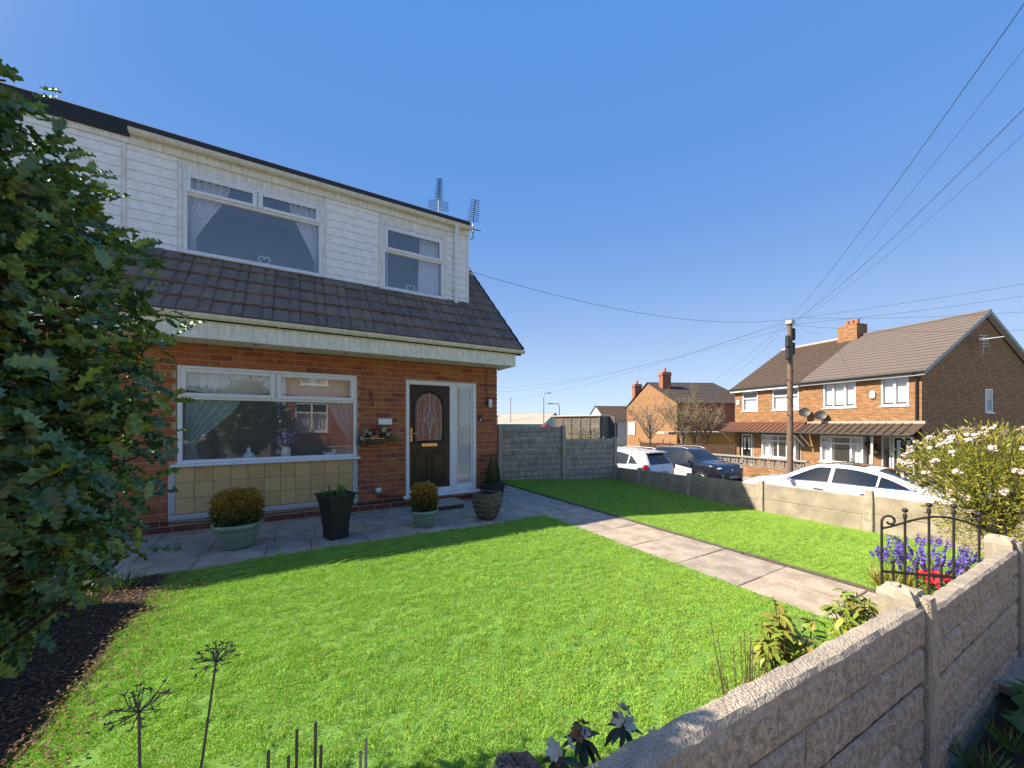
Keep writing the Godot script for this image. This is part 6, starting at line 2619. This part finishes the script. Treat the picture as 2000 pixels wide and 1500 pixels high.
	b.cbox(V(-5.25, -.549, -.14), V(4.05, -.48, .14), .01)
	piece(w2, "coping", b, M.pavement)
	for q in [[V(17.2, -1.4, -4.2), "yellow flowering shrub before the far house door", .55, .6, Color(.38, .32, .02)], [V(16.4, -1.4, .3), "small green palm-like plant before the near bay window", .3, .7, Color(.10, .20, .03)], [V(15.0, -1.35, -2.6), "low yellow flowers at the foot of screen block wall", .3, .2, Color(.40, .34, .03)]]:
		var s := thing("front_garden_shrub", q[1], "shrub", q[0])
		var sc := scatter(V(0, q[3], 0), V(q[2], q[3], q[2]), 900, .8, 1.5, .4, .6, func(_q): return q[4] * rf(.5, 1.1))
		many(s, "foliage", leaf_mesh(0.07, 0.02, .2, .3, 2), M.leaf, sc[0], sc[1])

func far_gable_window(h: Node3D, x: float, z: float, y0: float, y1: float) -> void:
	var w := holder(h, "gable_window")
	var b := Mb.new()
	var t := Transform3D(Basis(V(0, 0, -1), V(0, 1, 0), V(1, 0, 0)), V(x, 0, z))
	for q in [[-.28, -.21, y0, y1], [.21, .28, y0, y1], [-.21, .21, y0, y0 + .07], [-.21, .21, y1 - .07, y1]]:
		b.cbox(V(q[0], q[2], .004), V(q[1], q[3], .04), .005, t)
	b.cbox(V(-.34, y0 - .06, .004), V(.34, y0 - .001, .1), .005, t)
	piece(w, "frame", b, M.upvc)
	b = Mb.new()
	b.cbox(V(-.21, y0 + .07, .004), V(.21, y1 - .07, .02), 0.0, t)
	piece(w, "pane", b, M.car_glass)
	b = Mb.new()
	b.cbox(V(-.19, lerpf(y0, y1, .55), .0205), V(.19, y1 - .09, .022), 0.0, t)
	piece(w, "blind", b, M.cream_cloth)

# plain gabled building: local x along the ridge, front at z = 0
func gabled(h: Node3D, w: float, dp: float, g: float, e: float, r: float, wall: String, gable: String, roof: String, holes := []) -> void:
	var b := Mb.new()
	wall_holes(b, 0, w, g, e, -.25, 0.0, holes)
	b.box(V(0, g, -dp), V(w, e, -dp + .25))
	piece(h, "wall", b, M[wall])
	for x in [0.0, w]:
		b = Mb.new()
		var o := -.002 if x == 0.0 else .002
		b.poly([V(x + o, g, 0), V(x + o, g, -dp), V(x + o, e, -dp), V(x + o, r - .05, -dp / 2), V(x + o, e, 0)], V(-1 if x == 0.0 else 1, 0, 0))
		piece(h, "gable", b, M[gable])
	b = Mb.new()
	coursed(b, -.15, w + .15, e - .05, r, .3, -dp / 2, 14, .03)
	coursed(b, -.15, w + .15, e - .05, r, -dp - .3, -dp / 2, 14, .03)
	piece(h, "roof", b, M[roof])

func stack(h: Node3D, x: float, z: float, y0: float, y1: float, w: float, m: String) -> void:
	var b := Mb.new()
	b.box(V(x - w, y0, z - w), V(x + w, y1, z + w))
	b.cbox(V(x - w - .06, y1 - .35, z - w - .06), V(x + w + .06, y1 - .15, z + w + .06), .02)
	var c := piece(h, "chimney", b, M[m])
	b = Mb.new()
	b.lathe([Vector2(.14, 0), Vector2(.12, .4), Vector2(.1, .4)], 10, V(x, y1, z))
	piece(c, "chimney_pot", b, M.terracotta)

func tree(at: Vector3, h: float, spread: float, label: String, leafy: int, lc: Color) -> void:
	var t := thing("street_tree", label, "tree", at, 0.0, "young trees behind the wooden fence")
	var b := Mb.new()
	var tips := []
	b.tube([V(0, -.2, 0), V(.03, h * .25, 0), V(-.02, h * .42, .02)], [h * .022, h * .018, h * .014], 7)
	piece(t, "trunk", b, M.pale_bark)
	b = Mb.new()
	for k in 11:
		var a := TAU * k / 11.0 + rf(-.3, .3)
		var s := V(0, h * rf(.28, .42), 0)
		var m := s + V(cos(a) * spread * .4, h * rf(.12, .3), sin(a) * spread * .4)
		var e := m + V(cos(a) * spread * rf(.2, .6), h * rf(.1, .3), sin(a) * spread * rf(.2, .6))
		b.tube([s, m, e], [h * .009, h * .005, h * .0015], 5)
		for j in 7:
			var p := m.lerp(e, rf(-.5, 1.0))
			var q := p + V(rf(-1, 1) * spread * .35, rf(0, 1) * h * .18, rf(-1, 1) * spread * .35)
			b.tube([p, p.lerp(q, .5) + V(0, rf(-.03, .06) * h, 0), q], [h * .003, h * .002, h * .001], 4)
			for i in 4:
				var p2 := p.lerp(q, rf(.3, 1.0))
				var q2 := p2 + V(rf(-1, 1) * spread * .18, rf(-.1, 1) * h * .1, rf(-1, 1) * spread * .18)
				b.tube([p2, q2], [h * .0018, h * .0008], 3)
				tips.append(q2)
				tips.append(p2.lerp(q2, .5))
	piece(t, "limbs", b, M.pale_bark)
	var ts := []
	var cs := []
	for k in leafy:
		var p: Vector3 = tips[rng.randi() % tips.size()] + V(rf(-.12, .12), rf(-.12, .12), rf(-.12, .12))
		ts.append(place(p, basis_to(V(rf(-1, 1), rf(-.5, 1), rf(-1, 1)), rf(0, TAU)), rf(.7, 1.4)))
		cs.append(lc * rf(.6, 1.3))
	many(t, "crown", leaf_mesh(0.09, 0.045, .2, .2, 2), M.leaf, ts, cs)

func build_beyond() -> void:
	# orange gable house: near corner, ridge running away to the side
	var a := deg_to_rad(31.4)
	var h := thing("orange_gable_house", "large orange-brick gabled house with chimneys and wall sign beyond the trees", "house", V(25.9, 0, -14.6), deg_to_rad(-25.9))
	var G := -1.9
	gabled(h, 7.0, 11.5, G, 3.25, 5.65, "brick_red", "brick_orange", "roof_dark", [[4.2, 5.2, -.1, 1.4], [5.4, 6.2, -.1, 1.4]])
	far_window(h, 4.2, 5.2, -.1, 1.4, -.08, [.5], 0.0, "", .06)
	far_window(h, 5.4, 6.2, -.1, 1.4, -.08, [], 0.0, "", .06)
	stack(h, .9, -4.0, 4.2, 6.5, .42, "brick_red")
	stack(h, .5, -9.8, 3.2, 5.9, .4, "brick_red")
	var b := Mb.new()
	b.box(V(-.05, .55, -5.9), V(-.01, 2.3, -5.0))
	piece(h, "gable_window", b, M.car_glass)
	for q in [[-2.4, -.55, -.15], [-7.8, -.6, -.2]]:
		b = Mb.new()
		b.box(V(-.04, q[1], q[0] - .3), V(-.01, q[2], q[0]))
		piece(h, "wall_vent", b, M.air_brick)
	var sg := thing("wall_sign", "pale framed notice board fixed to the orange gable", "sign", h.transform * V(-.08, .8, -9.9), h.rotation.y)
	b = Mb.new()
	b.box(V(-.02, -.75, -.95), V(.02, .75, .95))
	piece(sg, "board", b, M.cream_cloth)
	for q in [[.15, .62], [-.32, .05]]:
		b = Mb.new()
		b.box(V(-.03, q[0], -.8), V(-.022, q[1], .8))
		piece(sg, "sign_panel", b, M.render_white)
	for z in [-.6, .6]:
		b = Mb.new()
		b.tube([V(.06, 1.0, z), V(-.25, 1.1, z), V(-.3, .98, z)], .03, 5)
		piece(sg, "sign_lamp", b, M.black_trim)
	# white rendered house
	h = thing("white_house", "white rendered house with brown roof and black-edged windows behind the garage", "house", V(31.0, 0, -28.6), deg_to_rad(-20))
	gabled(h, 7.5, 6.0, -2.0, 1.8, 3.75, "render_white", "render_white", "roof_old", [[.6, 1.5, -.3, 1.3], [4.0, 5.2, -.3, 1.1], [3.6, 4.6, -2.0, -.8]])
	for q in [[.6, 1.5, -.3, 1.3], [4.0, 5.2, -.3, 1.1], [3.6, 4.6, -2.0, -.8]]:
		var w := holder(h, "window")
		b = Mb.new()
		ring(b, q[0] - .12, q[1] + .12, q[2] - .12, q[3] + .12, .14, -.02, .05, .0)
		piece(w, "surround", b, M.black_trim)
		b = Mb.new()
		ring(b, q[0] + .02, q[1] - .02, q[2] + .02, q[3] - .02, .07, -.06, -.025, .0)
		piece(w, "frame", b, M.upvc)
		b = Mb.new()
		b.box(V(q[0], q[2], -.09), V(q[1], q[3], -.07))
		piece(w, "pane", b, M.car_glass)
	# industrial sheds
	h = thing("teal_warehouse", "pale teal sheet-clad warehouse gable beyond the rear fence", "warehouse", V(36.5, 0, -44.0), deg_to_rad(120))
	gabled(h, 16, 8.4, -2, 1.3, 3.1, "teal_metal", "teal_metal", "sheet_roof")
	h = thing("long_warehouse", "long warehouse with cream sheet roof and teal gable beyond the fence", "warehouse", V(24.2, 0, -46.5), deg_to_rad(118))
	gabled(h, 14, 7.0, -2, .9, 2.9, "teal_metal", "teal_metal", "sheet_roof")
	h = thing("grey_store", "small pale grey flat-roofed store at the end of the fence", "shed", V(21.0, 0, -42.0), deg_to_rad(30))
	b = Mb.new()
	b.cbox(V(0, -2, -3), V(2.6, 2.35, 0), .05)
	piece(h, "wall", b, M.render_white)
	b = Mb.new()
	b.cbox(V(-.1, 2.352, -3.1), V(2.7, 2.6, .1), .05)
	piece(h, "roof_edge", b, M.galv)
	h = thing("red_canopy", "small dark red pointed canopy peeping over the fence", "canopy", V(15.9, -.35, -20.5))
	b = Mb.new()
	b.poly([V(-1.3, .95, 1), V(1.3, .95, 1), V(0, 1.75, 0)], V(0, 1, 1))
	b.poly([V(-1.3, .95, -1), V(1.3, .95, -1), V(0, 1.75, 0)], V(0, 1, -1))
	b.poly([V(-1.3, .95, -1), V(-1.3, .95, 1), V(0, 1.75, 0)], V(-1, 1, 0))
	b.poly([V(1.3, .95, -1), V(1.3, .95, 1), V(0, 1.75, 0)], V(1, 1, 0))
	piece(h, "canopy_top", b, M.dark_red)
	b = Mb.new()
	for x in [-1.2, 1.2]:
		b.tube([V(x, -1.5, .9), V(x, .96, .9)], .04, 6)
	piece(h, "canopy_legs", b, M.galv)
	# sectional concrete garage behind the fence
	h = thing("concrete_garage", "grey sectional concrete garage with ribbed panels behind the rear fence", "garage", V(5.05, 0, -4.75), 0.0)
	var d := V(.44, 0, 1.99).normalized()
	h.rotation.y = atan2(-d.z, d.x)
	for k in 6:
		b = Mb.new()
		var x := -.08 + k * .40
		if k < 5:
			for r in 8:
				b.cbox(V(x + .03, -1.0 + r * .335, -.03), V(x + .385, -1.0 + r * .335 + .33, .01), .008)
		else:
			b.cbox(V(x + .03, -1.0, -.5), V(x + .30, 1.68, -.46), .01)  # last panel set back to look dark: cast shade put into the shape
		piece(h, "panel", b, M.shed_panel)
		b = Mb.new()
		b.cbox(V(x - .03, -1.0, -.04), V(x + .027, 1.66, .03), .008)
		piece(h, "rib", b, M.shed_panel)
	b = Mb.new()
	b.cbox(V(-.2, 1.665, -.6), V(2.0, 1.73, .06), .02)
	piece(h, "roof_edge", b, M.sheet_roof)
	b = Mb.new()
	b.cbox(V(1.93, -1.0, -.5), V(1.98, 1.66, -.045), .01)
	piece(h, "end_wall", b, M.shed_panel)
	for q in [[V(4.2, -.3, -3.4), "yellow-green bush behind the rear fence", Color(.26, .28, .05), .85, 1.0], [V(5.1, -.3, -3.0), "dark leafy sprigs rising behind the rear fence", Color(.05, .09, .03), .6, 1.05]]:
		var s := thing("fence_bush", q[1], "bush", q[0])
		var sc := scatter(V(0, q[4], 0), V(q[3], .55, .5), 700, .7, 1.3, .6, .6, func(_q): return q[2] * rf(.5, 1.2))
		many(s, "foliage", leaf_mesh(0.06, 0.028, .2, .3, 2), M.leaf, sc[0], sc[1])
		b = Mb.new()
		for k in 12:
			b.tube([V(rf(-.1, .1), 0, rf(-.1, .1)), V(rf(-.3, .3), .8, rf(-.2, .2)), V(rf(-.6, .6), rf(1.2, 1.6), rf(-.3, .3))], [.012, .008, .003], 5)
		piece(s, "stems", b, M.twig)
	# wooden fence, yellow wall and trees in front of the orange house
	h = thing("wooden_fence", "brown close-boarded wooden fence before the young trees", "fence", V(18.4, 0, -12.2))
	d = V(21.3 - 18.4, 0, -7.0 + 12.2)
	var ln := d.length()
	h.rotation.y = atan2(-d.z, d.x)
	for k in 34:
		b = Mb.new()
		var x := ln * k / 34.0
		b.cbox(V(x, -1.5, -.01), V(x + ln / 34.0 - .012, .02 + rf(-.02, .02), .012), .004)
		piece(h, "fence_board", b, M.fence_wood)
	for k in 4:
		b = Mb.new()
		b.cbox(V(ln * k / 3.0 - .05, -1.5, -.12), V(ln * k / 3.0 + .05, .10, -.012), .01)
		piece(h, "fence_post", b, M.fence_wood)
	h = thing("yellow_outbuilding", "low yellow-walled outbuilding with pale flat roof behind the fence", "outbuilding", V(24.2, 0, -11.0), deg_to_rad(-25))
	b = Mb.new()
	b.cbox(V(-.5, -1.5, -2), V(6.5, .55, 0), .02)
	piece(h, "wall", b, M.yellow_wall)
	b = Mb.new()
	b.cbox(V(-3.0, .552, -2.1), V(6.6, .75, .15), .02)
	piece(h, "roof", b, M.sheet_roof)
	tree(V(19.6, -1.5, -12.4), 5.4, 2.2, "leaning sparse tree against the orange gable", 260, Color(.20, .19, .05))
	tree(V(21.3, -1.5, -10.9), 5.4, 1.8, "fuller green young tree at the corner of the orange house", 900, Color(.15, .18, .05))
	tree(V(22.2, -1.5, -10.5), 4.7, 1.4, "slim pale young tree between its neighbours by the dark wall", 420, Color(.22, .21, .09))
	tree(V(22.9, -1.5, -10.0), 5.0, 1.6, "bare-branched young tree nearest the brick pair's end", 150, Color(.26, .22, .12))
	# street lights and mast
	for q in [[V(22.6, -1.8, -30.4), 6.8, V(.9, 0, -.2), "tall street light with curved arm beyond the fence", 1], [V(21.2, -1.8, -25.5), 5.3, V(-1.2, 0, 0), "shorter lamp post with level arms behind the garage", 0]]:
		h = thing("street_light", q[3], "street light", q[0], 0.0, "street lights")
		b = Mb.new()
		var tp := V(0, q[1], 0)
		b.tube([V(0, 0, 0), tp - V(0, .4, 0), tp + q[2] * .1, tp + V(0, .12 * q[4], 0) + q[2] * .7], [.09, .06, .05, .04], 7)
		piece(h, "column", b, M.galv)
		b = Mb.new()
		b.cbox(V(-.35, -.06, -.12), V(.35, .07, .12), .04, Transform3D(Basis(Vector3.UP, atan2(-q[2].z, q[2].x)), tp + V(0, .12 * q[4], 0) + q[2] * 1.0))
		piece(h, "lamp_head", b, M.galv)
	b = Mb.new()
	b.tube([V(26.7, -2, -45.4), V(26.7, 5.6, -45.4)], .07, 6)
	solo("thin_mast", "thin grey mast rising over the pale warehouse roof", "mast", b, M.galv)
	# telegraph pole and lines
	h = thing("telegraph_pole", "brown wooden telegraph pole with step irons and junction boxes", "telegraph pole", V(14.29, -1.2, -1.0))
	b = Mb.new()
	b.tube([V(0, -.3, 0), V(.02, 3.5, 0), V(0, 6.9, 0)], [.12, .105, .085], 12)
	piece(h, "pole", b, M.pole_wood)
	b = Mb.new()
	b.cbox(V(-.14, 6.72, -.14), V(.14, 6.92, .14), .03)
	piece(h, "cap_ring", b, M.galv)
	for q in [[-.2, 6.0], [.2, 5.75], [.22, 6.35], [-.18, 5.5]]:
		b = Mb.new()
		b.cbox(V(q[0] - .08, q[1] - .25, -.07), V(q[0] + .08, q[1] + .25, .09), .03)
		piece(h, "junction_box", b, M.black_plastic)
	for k in 9:
		b = Mb.new()
		var s := 1.0 if k % 2 == 0 else -1.0
		b.tube([V(0, 2.6 + k * .36, 0), V(s * .24, 2.6 + k * .36, .02), V(s * .26, 2.66 + k * .36, .02)], .014, 5)
		piece(h, "step_iron", b, M.dark_iron)
	b = Mb.new()
	b.tube([V(.13, 0, .05), V(.135, 3, .04), V(.12, 5.6, .03)], .025, 5)
	piece(h, "cable_duct", b, M.galv)
	var top := V(14.29, 5.55, -1.0)
	for q in [[V(-.36, 4.85, -1.15), .55, "overhead cable from the pole to the dormer house"], [V(-3.7, 6.25, 9.75), .5, "overhead cable passing high over the garden towards the street"], [V(-3.5, 6.3, 9.9), .62, "fine overhead cable beside the high garden cable"], [V(-2.1, 5.15, 9.2), .5, "lower overhead cable crossing the garden"], [V(-1.9, 5.2, 9.4), .62, "fine overhead cable beside the lower garden cable"], [V(20.5, 7.0, 13.0), .35, "overhead cable rising along the street past the gable"], [V(21.5, 6.9, 13.0), .5, "second overhead cable along the street past the gable"], [V(30, 7.0, 8.5), .4, "overhead cable over the newer roof"], [V(32, 6.4, 7.0), .45, "lower overhead cable over the newer roof"], [V(15.6, 5.3, -28.7), .6, "overhead cable along the street towards the warehouses"], [V(16.2, 4.0, -28.5), .6, "lower overhead cable along the street towards the warehouses"], [V(14.6, 4.9, -31), .8, "slack overhead cable towards the warehouses"], [V(23.5, 3.6, -10.5), .3, "overhead cable dropping to the older house end"], [V(26.5, 4.2, -13.5), .35, "overhead cable towards the orange gable house"], [V(24.0, 6.9, -3.4), .25, "overhead cable to the shared chimney"]]:
		b = Mb.new()
		b.tube(sag(top + V(rf(-.1, .1), rf(-.2, .25), rf(-.1, .1)), q[0], q[1], 16), 0.0028 if "fine" in q[2] else 0.005, 4)
		solo("overhead_cable", q[2], "cable", b, M.cable, Transform3D(), "overhead cables")
	# the house and garage that the front windows mirror
	h = thing("opposite_house", "sunlit red-brick house mirrored in the ground floor window", "house", V(5.0, 0, 14.0), PI)
	gabled(h, 8.8, 7.0, -.3, 4.9, 7.4, "brick_red", "brick_red", "roof_dark", [[7.0, 8.42, 1.02, 2.42], [3.4, 5.2, 1.02, 2.42], [7.0, 8.2, 3.3, 4.5]])
	far_window(h, 7.0, 8.42, 1.02, 2.42, -.06, [.5], 1.95, "net", .07)
	far_window(h, 3.4, 5.2, 1.02, 2.42, -.06, [.5], 1.95, "net", .07)
	far_window(h, 7.0, 8.2, 3.3, 4.5, -.06, [.5], 0.0, "net", .07)
	h = thing("opposite_hedge", "tall dark hedge mirrored in the ground floor window", "hedge", V(-8.5, 0, 13.2))
	var sch := scatter(V(0, 1.3, 0), V(4.6, 1.5, .7), 5200, 1.0, 2.0, .15, .4, func(_q): return Color(.035, .07, .02) * rf(.6, 1.3), 5.0)
	many(h, "foliage", leaf_mesh(0.14, 0.08, .2, .3, 2), M.leaf, sch[0], sch[1])
	b = Mb.new()
	b.cbox(V(-4.4, 0, -.5), V(4.4, 2.6, .5), .3)
	piece(h, "dense_core", b, M.soil)
	h = thing("opposite_garage", "low pale garage with ribbed roof mirrored in the ground floor window", "garage", V(-4.3, 0, 12.0), PI)
	b = Mb.new()
	b.box(V(0, -.3, -.8), V(1.5, 1.25, 0))
	piece(h, "wall", b, M.shed_panel)
	b = Mb.new()
	for k in 8:
		b.box(V(-.1 + k * .21, 1.251, -.9), V(-.1 + k * .21 + .13, 1.33, .1))
	b.box(V(-.1, 1.2505, -.9), V(1.6, 1.29, .1))
	piece(h, "roof", b, M.sheet_roof)

func _ready() -> void:
	rng.seed = 20240417
	# camera: level, lens shifted up
	var cam := Camera3D.new()
	cam.name = "camera"
	cam.position = V(-3.4447, 1.4530, 6.4558)
	cam.rotation.y = deg_to_rad(-30.374)
	cam.projection = Camera3D.PROJECTION_FRUSTUM
	cam.near = 0.05
	cam.far = 2000.0
	cam.size = 0.05 * 1500.0 / 725.0
	cam.frustum_offset = Vector2(0.0, 0.05 * 76.0 / 725.0)
	add_child(cam)
	cam.current = true
	# sky and sun
	var we := WorldEnvironment.new()
	we.name = "world"
	var env := Environment.new()
	env.background_mode = Environment.BG_SKY
	var sky := Sky.new()
	var sm := ProceduralSkyMaterial.new()
	sm.sky_top_color = lin(C(.0375, .105, .262))
	sm.sky_horizon_color = lin(C(.265, .33, .395))
	sm.sky_curve = 0.15
	sm.ground_horizon_color = lin(C(.30, .31, .30))
	sm.ground_bottom_color = lin(C(.12, .12, .10))
	sm.sun_angle_max = 52.0
	sm.sun_curve = 0.30
	sky.sky_material = sm
	env.sky = sky
	env.background_energy_multiplier = 1.0
	env.tonemap_mode = Environment.TONE_MAPPER_LINEAR
	env.tonemap_exposure = 2.9
	env.sdfgi_enabled = true
	env.ssao_enabled = true
	env.ssil_enabled = true
	we.environment = env
	add_child(we)
	var sun := DirectionalLight3D.new()
	sun.name = "sun"
	sun.light_color = Color(1.0, 0.945, 0.86)
	sun.light_energy = 1.14
	sun.light_angular_distance = 0.5
	sun.shadow_enabled = true
	add_child(sun)
	sun.look_at_from_position(V(-.95, 1.0, -.525) * 10.0, Vector3.ZERO)
	make_materials()
	build_ground()
	build_paving()
	build_lawns()
	build_bed()
	build_house()
	build_walls()
	build_semis()
	build_beyond()
	build_gate()
	build_cars()
	build_fittings()
	build_pots()
	build_holly()
	build_plants()
